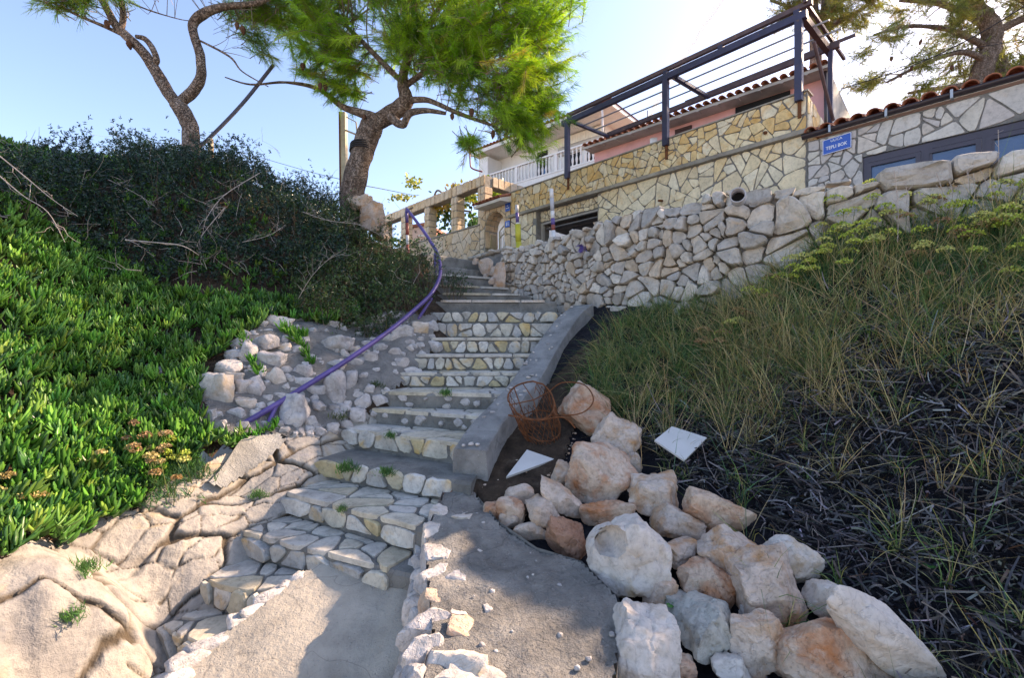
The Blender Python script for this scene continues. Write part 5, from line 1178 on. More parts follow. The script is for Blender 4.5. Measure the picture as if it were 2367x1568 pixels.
# trailing succulent stems over the rubble
ts = Soup(); 
for pts in ([(560, 790), (585, 850), (600, 880)], [(650, 770), (690, 800), (720, 850)], [(440, 1010), (540, 1035), (640, 1000)], [(340, 1000), (345, 1080), (340, 1130)], [(400, 930), (405, 990), (410, 1050)], [(180, 1100), (240, 1040), (260, 980)], [(620, 740), (680, 780), (705, 790)]):
    ps = [hit(x, y, zL) + Vector((0, 0, .05)) for x, y in pts]; ps = spline(ps, 9); a = np.array([tuple(p) for p in ps])
    rosettes(ts, a, np.tile([0, -.6, .6], (len(a), 1)), 7, .075, .008, [(.07, .25, .025), (.13, .33, .04)], (.3, 1.2), .3, .4, 3)
tag(ts.build('trailing_stems', M['succulent'], None, 'stuff'), 'long succulent runners hanging down over the mortared rubble stones', 'ground cover')
# --- dark evergreen shrubs
def shrub(name, label, poly, zf, box, n, hmax, cols, L, W, seed, trans=None, ncl=8, wts=None, gap=.0, low=0.0, hs=1.6):
    pos, nr, px, py = sample(zf, *box, n, [poly])
    lump = np.clip(.55 + .95 * fbm(pos[:, 0], pos[:, 1], hs, seed) + .4 * vnoise(pos[:, 0], pos[:, 1], 5, seed), .12, 1.4)
    u = rng.random(len(pos)) ** .45; h = hmax * lump * u * np.where(rng.random(len(pos)) < .05, rng.uniform(1.1, 1.6, len(pos)), 1)
    k = fbm(pos[:, 0] * 1.0 + h, pos[:, 1] - h, 3.2, seed + 3) > -.55 + gap; pos, nr, h, u = pos[k], nr[k], h[k], u[k]
    up = unit(nr * .45 + np.array([0, 0, .75])); p = pos + up * h[:, None] + rng.normal(size=pos.shape) * .035
    root = thing(name, label, 'shrub', tuple(pos.mean(0)))
    s_ = Soup(); N = len(p); i = np.repeat(np.arange(N), ncl); M_ = len(i)
    ax = unit(up + rng.normal(size=(N, 3)) * .55)[i]; t = unit(np.cross(ax, rng.normal(size=(M_, 3)))); a = rng.uniform(.4, 1.35, M_)[:, None]
    d = ax * np.cos(a) + t * np.sin(a); l = L * rng.uniform(.6, 1.25, M_)
    base = p[i] + ax * (rng.random(M_) * L * 1.6)[:, None]
    c = tints(N, cols, wts, .22)[i] * (1 + rng.normal(size=(M_, 1)) * .2)
    s_.add(strips(base, d, l, np.full(M_, W), d * 0 + (np.array([0, 0, -1]) * (l * .15)[:, None]), 2, None, .08, (.25, 1, .1)), np.clip(c, .003, .9))
    s_.build('foliage', M['leaf'], root, 'stuff')
    st = Soup(); j = rng.choice(N, min(N, 900)); b = pos[j] - nr[j] * .02; e = p[j] - b; ln = np.linalg.norm(e, axis=1)
    st.add(strips(b, unit(e), ln, np.full(len(j), .008), rng.normal(size=(len(j), 3)) * .05, 3, None, .4), tints(len(j), [(.10, .07, .05), (.16, .11, .08)]))
    st.build('stems', M['leaf'], root, 'stuff'); return root
DG = [(.018, .046, .034), (.026, .062, .040), (.012, .032, .026), (.042, .075, .035), (.022, .06, .022)]
shrub('mastic_shrub', 'large dark blue-green evergreen shrub covering the top of the left bank under the leaning pine', [(-200, 430), (60, 400), (200, 400), (340, 370), (470, 330), (620, 370), (760, 470), (790, 560), (800, 700), (700, 700), (560, 660), (420, 680), (300, 660), (150, 570), (60, 530), (-200, 530)], zL, (-9, -1.5, 4.5, 10.5), 60000, .72, DG, .042, .015, 5, wts=[.3, .25, .25, .12, .08])
shrub('myrtle_shrub', 'dense glossy small-leaved shrub pressing against the bend of the purple handrail', [(700, 545), (790, 525), (860, 560), (930, 600), (985, 640), (1005, 675), (990, 725), (935, 765), (880, 795), (790, 785), (690, 745), (660, 690)], zL, (-4, -.8, 4.9, 9.2), 44000, .62, [(.045, .09, .03), (.07, .125, .04), (.03, .06, .025), (.12, .16, .06), (.09, .07, .035)], .028, .012, 21, gap=.08, wts=[.3, .25, .25, .1, .1], hs=2.2)
shrub('small_shrub', 'thin little shrub growing through the concrete steps right of the handrail bend', [(1018, 655), (1075, 640), (1085, 690), (1040, 700)], lambda x, y: 2.25 + (y - 7) * .75 + 0 * x, (-1.3, -.5, 6.8, 7.9), 1400, .32, [(.03, .07, .03), (.045, .08, .035)], .026, .011, 40, gap=-.2)
for k, (px, py, w_, h_, lab) in enumerate([(862, 500, 46, 60, 'weathered buff rock at the right foot of the broad leaning pine'), (835, 470, 40, 30, 'low grey rock under the trunk of the broad leaning pine'), (880, 535, 30, 34, 'small buff rock below the pine foot, near the handrail top'), (1003, 578, 0, 0, '')][:3]):
    p = P(px, py, 8.9); m_ = 8.9 / FO / 2 * 1.3; Vr, Fr = rock_geo(770 + k, (w_ * m_, w_ * m_, h_ * m_), 3, 8, .09); tag(mk('rock', Vr + np.array(p), Fr, M['boulder'], None), lab, 'rock')
# --- bare dead branches
def deadbranch(pts, Y, r, label=None, nside=6, mat='deadtwig', seed=0, sl=.35):
    random.seed(seed); ps = spline([P(x, y, Y + dy) for x, y, dy in pts], 5); r *= .62; mb = MB(); mb.tube(ps, list(np.linspace(r, r * .35, len(ps))), 5)
    for k in range(nside):
        j = random.randrange(1, len(ps) - 1); a = ps[j]; d = (ps[j + 1 if j + 1 < len(ps) else j] - ps[j - 1]).normalized(); q = (d + Vector((random.uniform(-1, 1), random.uniform(-.6, .3), random.uniform(-.5, 1)))).normalized()
        L_ = random.uniform(.4, 1) * sl; m_ = [a]
        for s in range(4): m_.append(m_[-1] + (q + Vector((random.uniform(-.4, .4), random.uniform(-.3, .3), random.uniform(-.4, .4)))) * L_ / 4)
        mb.tube(m_, list(np.linspace(r * .5, r * .16, 5)), 4)
        for s in range(2): b = m_[random.randrange(1, 4)]; mb.tube([b, b + Vector((random.uniform(-.12, .12), -.03, random.uniform(-.08, .12)))], [r * .25, r * .12], 3)
    return mb
for lab, pts, Y, r, n_, sd in [('pale bare branch lying across the dark shrub above the succulent bank', [(290, 555, 0), (350, 560, -.05), (420, 568, -.05), (460, 590, 0)], 5.0, .013, 3, 1),
        ('forked grey dead twigs hanging over the middle of the dark shrub', [(505, 505, 0), (520, 480, -.1), (470, 540, -.2), (455, 570, -.2)], 6.0, .012, 6, 2), ('spray of bleached dead twigs arching over the dark shrub near the pine foot', [(600, 400, .3), (520, 450, 0), (480, 500, -.2), (470, 530, -.2)], 6.1, .011, 14, 3),
        ('cluster of thin grey dead twigs on the right shoulder of the dark shrub', [(700, 490, 0), (760, 510, 0), (830, 520, 0), (880, 545, 0)], 6.9, .009, 20, 4), ('long bare stems sloping down at the far left edge of the bank', [(-20, 345, 0), (60, 410, -.1), (120, 460, -.2), (180, 500, -.2)], 4.6, .010, 5, 5),
        ('second set of bare stems below the upper left ones', [(-20, 390, 0), (50, 450, -.1), (110, 490, -.2), (150, 560, -.2)], 4.3, .009, 5, 6), ('dry pale twigs sticking up from the crest left of the pine foot', [(250, 415, 0), (310, 445, -.1), (350, 470, -.1)], 6.2, .008, 10, 7),
        ('reddish dry twigs among the lower dark shrub leaves', [(560, 560, 0), (620, 545, 0), (660, 520, .1)], 6.0, .008, 7, 8), ('thin dead stems tangled in the glossy shrub by the handrail', [(690, 690, 0), (720, 640, -.1), (760, 600, -.1), (800, 585, -.1)], 5.6, .007, 12, 9)]:
    ob = deadbranch(pts, Y, r, None, n_, 'deadtwig', sd).build('dead_branch', M['deadtwig'], None); tag(ob, lab, 'branch', 'dead branches on the left bank')
mb = MB(); random.seed(44)
for k in range(200):
    px_, py_ = random.uniform(20, 990), random.uniform(340, 700)
    if not inpoly(np.array([px_]), np.array([py_]), SHR)[0]: continue
    a = hit(px_, py_, zL, 3.5, 11) + Vector((0, -.2, .22)); q = Vector((random.uniform(-1, 1), random.uniform(-.5, .2), random.uniform(-.2, 1))).normalized(); L_ = random.uniform(.15, .5); m_ = [a]
    for s in range(4): m_.append(m_[-1] + (q + Vector((random.uniform(-.4, .4), random.uniform(-.3, .3), random.uniform(-.4, .4)))) * L_ / 4)
    mb.tube(m_, list(np.linspace(.004, .0015, 5)), 3)
tag(mb.build('dry_twigs', M['deadtwig'], None, kind='stuff'), 'scattered thin dry twigs poking out of the shrubs on the left bank', 'twigs')

# --- pines
def pine(name, label, trunkpath, limbs, lobes, crown_c, ntwig, seed, cols, Ydef, barkmat='bark', cones=(), needle_n=11, L=.13, W=.006, droop=.1, wts=None, tuftn=8, tw=(.35, .7), bare=0, nmat='needle'):
    root = thing(name, label, 'tree', tuple(trunkpath[0][0])); r_ = np.random.default_rng(seed); random.seed(seed)
    pts = spline([p for p, _ in trunkpath], 6); rad = lerpl([r for _, r in trunkpath], len(pts))
    # lerp by control index
    rad = np.interp(np.linspace(0, len(trunkpath) - 1, len(pts)), range(len(trunkpath)), [r for _, r in trunkpath])
    V, F = tube(pts, list(rad), 14, True, .13, seed); mk('trunk', V, F, M[barkmat], root, True)
    for lm in limbs:
        ps = spline([p for p, _ in lm], 6); rr = np.interp(np.linspace(0, len(lm) - 1, len(ps)), range(len(lm)), [r for _, r in lm]); V, F = tube(ps, list(rr), 9, True, .12, seed + 1); mk('limb', V, F, M[barkmat], root, True)
    nodes = np.array([tuple(p) for lm in limbs for p in spline([q for q, _ in lm], 4)] + [tuple(p) for p in pts[len(pts) // 2:]])
    sN, tb = Soup(), Soup(); vol = np.array([l[1][0] * l[1][1] * l[1][2] for l in lobes]); vol = vol ** .8; li = r_.choice(len(lobes), ntwig, p=vol / vol.sum())
    C = np.array([tuple(l[0]) for l in lobes])[li]; R = np.array([l[1] for l in lobes])[li]
    dr = unit(r_.normal(size=(ntwig, 3))); rr = r_.uniform(.25, 1, ntwig) ** .5; nk = max(20, ntwig // 16); kc = C[:nk] + dr[:nk] * R[:nk] * rr[:nk, None]; ki = r_.integers(0, nk, ntwig); pos = kc[ki] + r_.normal(size=(ntwig, 3)) * np.minimum(R[:nk][ki] * .22, .17)
    cc = np.array(tuple(crown_c)); out = unit(unit(pos - cc) * .7 + dr * .45 + np.array([0, 0, .18 - droop]) + r_.normal(size=pos.shape) * .35); ln = r_.uniform(*tw, ntwig)
    # twigs, then needles swept along them
    st = pos - out * (ln * .6)[:, None]; bend = np.array([0, 0, 1.0]) * (ln * r_.uniform(-.05, .3, ntwig))[:, None]
    tb.add(strips(st, out, ln, np.full(ntwig, .014), bend, 3, None, .3), tints(ntwig, [(.17, .12, .085), (.24, .18, .13)]))
    tb.add(strips(st, out, ln, np.full(ntwig, .014), bend, 3, unit(np.cross(out, r_.normal(size=out.shape))), .3), tints(ntwig, [(.17, .12, .085)]))
    # thin branches from the limbs to the twigs
    nb = min(ntwig, 420 if not bare else bare); j = r_.choice(ntwig, nb, replace=False); d2 = ((st[j][:, None] - nodes[None]) ** 2).sum(-1); nn = nodes[d2.argmin(1)]; e = st[j] - nn; le = np.linalg.norm(e, axis=1); bd = np.cross(e, r_.normal(size=e.shape)) * .12 + np.array([0, 0, .18]) * le[:, None] * .5
    for _ in (0, 1): tb.add(strips(nn - 0 * bd, unit(e - bd), np.linalg.norm(e - bd, axis=1), np.clip(le * .022, .012, .035), bd, 5, None, .35), tints(nb, [(.22, .16, .12), (.3, .24, .19)]))
    T = np.linspace(.22, 1.0, tuftn); tp = st[:, None] + out[:, None] * (ln[:, None] * T)[..., None] + bend[:, None] * (T ** 2)[None, :, None]; tp = tp.reshape(-1, 3)
    td = np.repeat(out, tuftn, 0); tcol = tints(ntwig, cols, wts, .16); tcol = np.repeat(tcol, tuftn, 0)
    i = np.repeat(np.arange(len(tp)), needle_n); n_ = len(i); t = unit(np.cross(td[i], r_.normal(size=(n_, 3)))); a = r_.uniform(.2, .95, n_)[:, None]
    d = td[i] * np.cos(a) + t * np.sin(a); l = L * r_.uniform(.6, 1.2, n_)
    sN.add(strips(tp[i] + r_.normal(size=(n_, 3)) * .012, d, l, np.full(n_, W), np.array([0, 0, -.25]) * l[:, None] + t * .0, 1, None, .25), np.clip(tcol[i] * (1 + r_.normal(size=(n_, 1)) * .14), .004, .9))
    cr = sN.build('crown', M[nmat], root); tb.build('branches', M['leaf'], root)
    for c in cones:
        r0 = random.uniform(.026, .034); V, F = lathe([(.006, .0), (r0 * .7, -.012), (r0, -.04), (r0 * .85, -.07), (r0 * .4, -.10), (.004, -.112)], (0, 0, 0), 9)
        V = [(x * (1 + .16 * ((i // 9 + i % 9) % 2)), y * (1 + .16 * ((i // 9 + i % 9) % 2)), z) for i, (x, y, z) in enumerate(V)]
        V = np.array(V) @ rotm((1, .2, 0), random.uniform(-.6, .6)).T * 1.35; mk('cone', V + np.array(tuple(c)), F, M['cone'], root)
    return root
PG = [(.19, .33, .025), (.26, .40, .035), (.11, .22, .02), (.32, .42, .05), (.06, .14, .02), (.34, .28, .06)]
def q(*a): return P(*a)
Yc = 9.2
pine('pine_tree', 'broad leaning pine with a dense bright green crown and dark hose around its trunk', [(q(816, 570, Yc), .29), (q(817, 500, Yc), .26), (q(816, 440, Yc), .235), (q(828, 385, Yc), .215), (q(846, 325, Yc), .22), (q(868, 272, Yc), .21)],
     [[(q(862, 285, Yc), .16), (q(905, 262, Yc - .05), .17), (q(938, 232, Yc - .1), .15), (q(930, 190, Yc - .1), .10), (q(945, 130, Yc - .1), .08), (q(990, 60, Yc), .06), (q(1050, -40, Yc), .04)],
      [(q(868, 275, Yc), .12), (q(838, 262, Yc + .1), .09), (q(790, 245, Yc + .1), .06), (q(735, 205, Yc + .2), .045), (q(660, 190, Yc), .025), (q(580, 195, Yc - .3), .018), (q(520, 178, Yc - .4), .010)],
      [(q(900, 268, Yc - .1), .10), (q(930, 288, Yc - .3), .075), (q(948, 262, Yc - .4), .065), (q(985, 255, Yc - .5), .05), (q(1030, 262, Yc - .6), .03)],
      [(q(938, 232, Yc - .1), .07), (q(990, 232, Yc - .3), .05), (q(1060, 262, Yc - .5), .04), (q(1140, 290, Yc - .7), .025)], [(q(935, 200, Yc), .06), (q(1010, 150, Yc - .3), .05), (q(1120, 110, Yc - .5), .035), (q(1220, 60, Yc - .6), .02)],
      [(q(930, 190, Yc), .06), (q(870, 130, Yc - .1), .05), (q(800, 60, Yc), .035), (q(720, 10, Yc), .02)]],
     [(q(1150, 110, 8.5), (1.25, 1.1, 1.0)), (q(1010, 40, 8.9), (1.3, 1.2, 1.0)), (q(830, 70, 9.1), (1.05, 1.1, .85)), (q(1170, 250, 8.3), (.85, .8, .62)), (q(740, 120, 9.0), (.75, .8, .62)), (q(920, 140, 8.8), (.8, .9, .42)), (q(1240, 40, 8.5), (.75, .9, .8)),
      (q(1000, -140, 8.9), (2.3, 1.8, 1.2)), (q(660, 30, 9.1), (.7, .7, .6)), (q(1150, 310, 8.2), (.62, .6, .35)), (q(1060, 190, 8.5), (.6, .7, .5)), (q(800, 190, 9.1), (.55, .5, .35)), (q(1250, 170, 8.5), (.5, .6, .55)), (q(700, 210, 9.0), (.4, .4, .2)), (q(1100, 335, 8.2), (.35, .4, .2))], q(960, 160, Yc), 2900, 3, PG, Yc,
     cones=[q(740, 190, 8.7), q(752, 192, 8.8), q(842, 265, 9.0), q(1140, 300, 8.0), q(1045, 262, 8.4), q(700, 145, 8.8), q(1090, 250, 8.1)], needle_n=10, L=.16, W=.0072, wts=[.27, .26, .2, .13, .09, .05], tuftn=9, tw=(.4, .85))
mb = MB()
for k in range(4): c = P(838 - k * .6, 338 + k * 4.5, Yc); mb.tube([c + Vector((math.cos(a) * .225, math.sin(a) * .225, .07 * math.cos(a + .6))) * 1 + Vector((0, 0, -.05 * math.cos(a))) for a in np.linspace(0, 2 * math.pi, 20)], .016, 6)
tag(mb.build('coiled_hose', M['cable'], None, True), 'black hose coiled around the trunk of the broad leaning pine', 'hose')
Yl = 8.4
pine('pine_tree', 'slender forked pine with sparse needles at the upper left, growing from the dark shrub', [(q(442, 400, Yl), .16), (q(441, 340, Yl), .145), (q(440, 300, Yl), .14), (q(425, 262, Yl), .135), (q(407, 238, Yl), .125)],
     [[(q(410, 242, Yl), .10), (q(385, 208, Yl), .105), (q(358, 160, Yl), .10), (q(332, 122, Yl - .1), .085), (q(300, 90, Yl - .2), .08), (q(268, 58, Yl - .2), .07), (q(250, 25, Yl - .2), .06), (q(225, -20, Yl - .2), .05)],
      [(q(412, 240, Yl), .09), (q(445, 212, Yl), .095), (q(464, 178, Yl), .085), (q(462, 125, Yl), .075), (q(445, 62, Yl), .075), (q(470, 32, Yl), .085), (q(520, 15, Yl), .06), (q(600, 5, Yl), .045), (q(660, -30, Yl), .03)],
      [(q(352, 150, Yl), .055), (q(362, 140, Yl - .05), .055), (q(352, 110, Yl - .1), .05), (q(335, 90, Yl - .1), .045), (q(315, 84, Yl - .1), .035)], [(q(300, 88, Yl - .2), .035), (q(240, 60, Yl - .3), .03), (q(180, 35, Yl - .4), .022), (q(120, 5, Yl - .4), .012)],
      [(q(280, 68, Yl - .2), .05), (q(285, 30, Yl - .2), .05), (q(275, -20, Yl - .2), .04)], [(q(455, 90, Yl), .02), (q(530, 130, Yl - .2), .018), (q(560, 165, Yl - .3), .012), (q(620, 200, Yl - .4), .008)], [(q(300, 5, Yl), .016), (q(350, 25, Yl), .012), (q(420, 45, Yl), .008), (q(460, 48, Yl), .005)]],
     [(q(235, 0, 8.0), (.55, .4, .25)), (q(300, -30, 8.2), (.6, .5, .25)), (q(170, 0, 7.9), (.45, .4, .2)), (q(560, 30, 8.6), (.5, .5, .28)), (q(600, 80, 8.8), (.35, .4, .3)), (q(510, 120, 8.0), (.16, .2, .12)), (q(480, 90, 8.2), (.1, .1, .08)), (q(630, -20, 8.6), (.6, .6, .4)), (q(420, -60, 8.4), (.8, .6, .2))], q(430, 60, Yl), 330, 5, [(.11, .21, .03), (.16, .26, .04), (.20, .24, .05)], Yl,
     cones=[q(246, 45, 8.0), q(296, 92, 8.1), q(560, 58, 8.2), q(548, 50, 8.2)], needle_n=9, L=.15, W=.0065, tuftn=7, bare=110)
OL = [(.20, .23, .06), (.27, .28, .08), (.13, .16, .05), (.30, .24, .11), (.33, .32, .10)]
Yr = 14.0
def ell(*a): return a
pine('pine_tree', 'tall olive-green pine with two pale trunks behind the grey stone house roof', [(q(2262, 260, Yr), .34), (q(2266, 180, Yr), .27), (q(2290, 110, Yr), .25), (q(2290, 60, Yr), .24), (q(2255, 15, Yr), .20), (q(2220, -40, Yr), .16)],
     [[(q(2330, 230, Yr + .3), .30), (q(2310, 170, Yr + .3), .27), (q(2300, 130, Yr + .2), .22), (q(2292, 90, Yr), .2)], [(q(2345, 220, Yr + .5), .2), (q(2370, 150, Yr + .5), .16), (q(2420, 80, Yr + .5), .13)], [(q(2290, 80, Yr), .12), (q(2360, 45, Yr), .11), (q(2450, 10, Yr), .09)],
      [(q(2280, 140, Yr), .10), (q(2220, 120, Yr - .4), .07), (q(2130, 150, Yr - .8), .05), (q(2050, 190, Yr - 1), .03)], [(q(2282, 110, Yr), .10), (q(2200, 70, Yr - .3), .07), (q(2100, 60, Yr - .6), .05), (q(2020, 80, Yr - .8), .03)], [(q(2280, 60, Yr), .1), (q(2180, 10, Yr), .08), (q(2080, 0, Yr), .05)], [(q(2300, 190, Yr), .1), (q(2200, 200, Yr), .07), (q(2100, 215, Yr), .04)]],
     [(q(2130, 60, 13.4), (1.5, 1.2, .75)), (q(2080, 130, 13.2), (1.1, 1.1, .7)), (q(2110, 205, 13.6), (1.2, 1.0, .45)), (q(2250, 180, 14.6), (1.4, 1.0, .8)), (q(2330, 90, 14.6), (1.6, 1.2, 1.2)), (q(2230, -20, 14), (2.2, 1.6, .8)), (q(2420, -40, 14), (2.4, 2, 1.4)), (q(2180, -160, 14), (2.6, 2, 1.2)), (q(2460, 120, 14.5), (1.8, 1.5, 1.2)), (q(2050, 190, 13.4), (.8, .7, .4)), (q(2200, 120, 14.2), (1.2, 1, .6))], q(2290, 60, Yr), 1900, 8, OL, Yr, needle_n=9, L=.19, W=.009, nmat='needle_olive', tuftn=7, tw=(.5, .9), wts=[.25, .22, .2, .18, .15],
     cones=[q(2110, 150, 12.8), q(2150, 120, 12.9), q(2080, 170, 12.8), q(2170, 60, 12.9), q(2060, 130, 12.7), q(2200, 150, 13.2), q(2130, 90, 12.8), q(2220, 60, 13.2)])
pine('pine_tree', 'pine rising behind the right end of the steel pergola and the pink house', [(q(1888, 260, 17), .22), (q(1886, 160, 17), .2), (q(1884, 80, 17), .18), (q(1880, 20, 17), .17), (q(1872, -60, 17), .14)], [[(q(1884, 60, 17), .12), (q(1905, 20, 17), .12), (q(1912, -60, 17), .1)], [(q(1884, 90, 17), .08), (q(1940, 50, 17), .07), (q(2010, 10, 17), .05)], [(q(1882, 60, 17), .08), (q(1830, 20, 17), .06), (q(1780, 0, 17), .04)]],
     [(q(1880, 10, 16.8), (1.2, 1.0, .55)), (q(1960, 20, 16.6), (1.1, 1, .5)), (q(1810, 15, 16.6), (.85, .8, .4)), (q(1930, 55, 16.4), (.75, .7, .4)), (q(1870, 62, 16.6), (.5, .5, .25)), (q(1880, -80, 17), (2.2, 1.8, .9)), (q(1990, -40, 17), (1.2, 1, .6))], q(1885, 10, 17), 1000, 9, OL, 17, needle_n=9, L=.19, W=.010, nmat='needle_olive', tuftn=7, tw=(.5, .9))
# ---------------------------------------------------------------- right slope: grass, samphire, dried seaweed
xr = (-.4, 6.2, 1.0, 6.9)
def behind_wall(x, y, z): return y < np.interp(x, wx, wy) - .02
PILE = [(1330, 880), (1420, 900), (1480, 1060), (1560, 1120), (1740, 1160), (1760, 1230), (1890, 1270), (1900, 1340), (2010, 1370), (2260, 1620), (1300, 1640), (1250, 1200), (1120, 1170), (1300, 1010)]
GR = [(1380, 960), (1360, 880), (1400, 760), (1500, 720), (1640, 690), (1780, 620), (1900, 540), (2050, 480), (2500, 430), (2600, 900), (2500, 1700), (2000, 1800), (1800, 1450), (1700, 1200), (1550, 1130), (1480, 980)]
WR = [(1560, 880), (1700, 760), (2000, 640), (2600, 540), (2600, 1900), (1750, 1900), (1500, 1430), (1460, 1180), (1560, 1100), (1480, 1010), (1560, 930)]
rng = np.random.default_rng(40)
# dark strap seaweed
pos, nr, px, py = sample(zR, *xr, 120000, [WR], None, [PILE], extra=behind_wall); s_ = Soup()
k = rng.random(len(px)) < np.clip((py - (770 - (px - 1350) * .34) - 90) / 160, .05, 1); pos, nr = pos[k], nr[k]; N = len(pos)
t = unit(np.cross(nr, rng.normal(size=(N, 3)))); d = unit(t + nr * rng.uniform(-.25, .55, (N, 1))); L_ = rng.uniform(.03, .13, N) * rng.choice([1, 1, 1.5], N)
pos = pos + nr * (rng.random(N) * .06 + .05 * np.maximum(0, fbm(pos[:, 0], pos[:, 1], 4, 9)))[:, None]
s_.add(strips(pos, d, L_, rng.uniform(.006, .014, N), (rng.normal(size=(N, 3)) * .5 - nr * .5) * L_[:, None], 4, None, .5, (.8, 1, .9, .7)), tints(N, [(.012, .011, .013), (.022, .020, .022), (.038, .034, .033), (.068, .060, .055), (.14, .125, .115), (.24, .22, .22), (.09, .045, .025)], [.22, .22, .20, .16, .12, .05, .03], .3))
tag(s_.build('dried_seaweed', M['wrack'], None, 'stuff'), 'black tangle of dried strap seaweed covering the right slope', 'seaweed')
# reed-like fallen stalks in the seaweed
st = Soup(); pos, nr, px, py = sample(zR, *xr, 2600, [WR], None, [PILE], extra=behind_wall); pos = pos[:260]; nr = nr[:260]; N = len(pos); t = unit(np.cross(nr, rng.normal(size=(N, 3))) + nr * .12)
for _ in (0, 1): st.add(strips(pos + nr * .05, t, rng.uniform(.08, .3, N), rng.uniform(.003, .007, N), rng.normal(size=(N, 3)) * .05, 2, None, .6, (1, 1)), tints(N, [(.16, .13, .11), (.25, .21, .18), (.11, .07, .05)]))
tag(st.build('fallen_stalks', M['wrack'], None, 'stuff'), 'broken grey-brown reed stalks lying in the seaweed', 'stalks')
# grass: tufts of long arching blades, green and straw
def grass(polys, n, dens, blades, L, W, cols, wts, ss, lean=.5, name='', lab=''):
    pos, nr, px, py = sample(zR, *xr, n, polys, extra=behind_wall); k = rng.random(len(px)) < dens(px, py) * (.55 + .9 * (fbm(pos[:, 0], pos[:, 1], 2.6, ss) > -.05)); pos, nr = pos[k], nr[k]; N = len(pos)
    i = np.repeat(np.arange(N), blades); M_ = len(i); tl = unit(nr * .5 + np.array([0, 0, .7]) + rng.normal(size=(N, 3)) * .16)
    d = unit(tl[i] + rng.normal(size=(M_, 3)) * .36); l = L * np.repeat(rng.uniform(.6, 1.3, N), blades) * rng.uniform(.4, 1.25, M_)
    down = np.array([-.16, -.2, -.75]); bend = (down + rng.normal(size=(M_, 3)) * .5) * (l * lean * rng.uniform(.3, 1.5, M_))[:, None]
    s_ = Soup(); s_.add(strips(pos[i] + rng.normal(size=(M_, 3)) * [.022, .022, .004], d, l, np.full(M_, W) * rng.uniform(.7, 1.3, M_), bend, 4, None, .05), tints(M_, cols, wts, .22))
    tag(s_.build(name, M['grass'], None, 'stuff'), lab, 'grass')
crest = lambda px: 770 - (px - 1350) * .34
gd_ = lambda px, py: np.clip(1.2 - (py - crest(px) - 140) / 230, .06, 1)
grass([GR], 15000, gd_, 16, .34, .0055, [(.10, .19, .06), (.13, .23, .07), (.09, .18, .10), (.20, .26, .08), (.36, .30, .13), (.50, .42, .23)], [.2, .18, .18, .14, .18, .12], 3, .7, 'green_grass', 'long blue-green grass hanging down the right slope below the rubble wall')
grass([[(1620, 760), (1800, 650), (2100, 560), (2600, 470), (2600, 1500), (2300, 1400), (1900, 1150), (1600, 1050), (1450, 1100), (1450, 960)]], 5200, lambda px, py: np.clip(1.1 - (py - crest(px) - 200) / 300, .20, .85) * np.clip((py - crest(px)) / 120, .15, 1), 13, .56, .0046, [(.48, .38, .20), (.56, .46, .26), (.38, .27, .13), (.18, .22, .08)], [.4, .28, .2, .12], 14, .42, 'dry_grass', 'straw coloured dry grass standing through the green grass and seaweed')
grass([[(1400, 980), (1310, 900), (1335, 810), (1400, 745), (1640, 700), (1800, 760), (1640, 880), (1540, 980)]], 3200, lambda px, py: np.ones(len(px)) * .6, 22, .30, .005, [(.04, .10, .035), (.06, .13, .04), (.09, .15, .05), (.26, .21, .10)], [.35, .3, .2, .15], 5, 1.0, 'hanging_grass', 'dense drooping green grass beside the concrete kerb')
# samphire clumps with flat seed heads
def samphire(name, lab, px, py, zf, size, nh, headcols, seed, n=260, hs=.035):
    global rng
    rng = np.random.default_rng(seed); c = hit(px, py, zf); root = thing(name, lab, 'plant', tuple(c), 'samphire clumps'); s_ = Soup(); a = np.array(tuple(c))
    p = a + rng.normal(size=(n, 3)) * [size * .5, size * .4, size * .2]; p[:, 2] = zf(p[:, 0], p[:, 1]) + rng.random(n) * size * .5
    rosettes(s_, p, np.tile([0, -.3, .95], (n, 1)), 7, .055, .007, [(.05, .13, .06), (.08, .18, .07), (.06, .15, .04)], (.2, 1.1), .6, .3, 2, strips)
    s_.build('foliage', M['grass'], root, 'stuff')
    h = Soup(); stem = Soup()
    for k in range(nh):
        b = a + rng.normal(size=3) * [size * .55, size * .4, 0]; b[2] = zf(b[0:1], b[1:2])[0]; tp = b + np.array([rng.normal() * .04, -.05 + rng.normal() * .04, size * rng.uniform(.9, 1.5)])
        R_ = hs * rng.uniform(.6, 1.2); m_ = 90; an = rng.uniform(0, 6.28, m_); rr = R_ * np.sqrt(rng.random(m_)); q_ = tp + np.stack([rr * np.cos(an), rr * np.sin(an), -(rr ** 2) / R_ * .55 + rng.normal(size=m_) * .003], -1)
        c_ = headcols[rng.integers(len(headcols))]
        h.add(strips(q_ - [0, 0, .005], unit(rng.normal(size=(m_, 3)) * .6 + [0, 0, .8]), np.full(m_, .014), np.full(m_, .013), np.zeros((m_, 3)), 1, None, .6, (1, .8)), tints(m_, [c_], None, .2))
        stem.add(strips(np.repeat(b[None], 2, 0), unit(np.repeat((tp - b)[None], 2, 0)), np.full(2, np.linalg.norm(tp - b)), np.full(2, .006), np.zeros((2, 3)), 2, None, .7), tints(2, [(.14, .18, .06)]))
        m2 = 9; stem.add(strips(np.repeat(tp[None] - [0, 0, .03], m2, 0), unit(q_[:m2] - (tp - [0, 0, .03])), np.full(m2, .034), np.full(m2, .003), np.zeros((m2, 3)), 1, None, .7), tints(m2, [(.14, .18, .06)]))
    h.build('seed_heads', M['umbel'], root, 'stuff'); stem.build('stems', M['umbel'], root, 'stuff')
YG = [(.36, .44, .07), (.44, .50, .10), (.50, .50, .16)]; BR = [(.30, .19, .10), (.36, .24, .12)]; MX = YG + BR
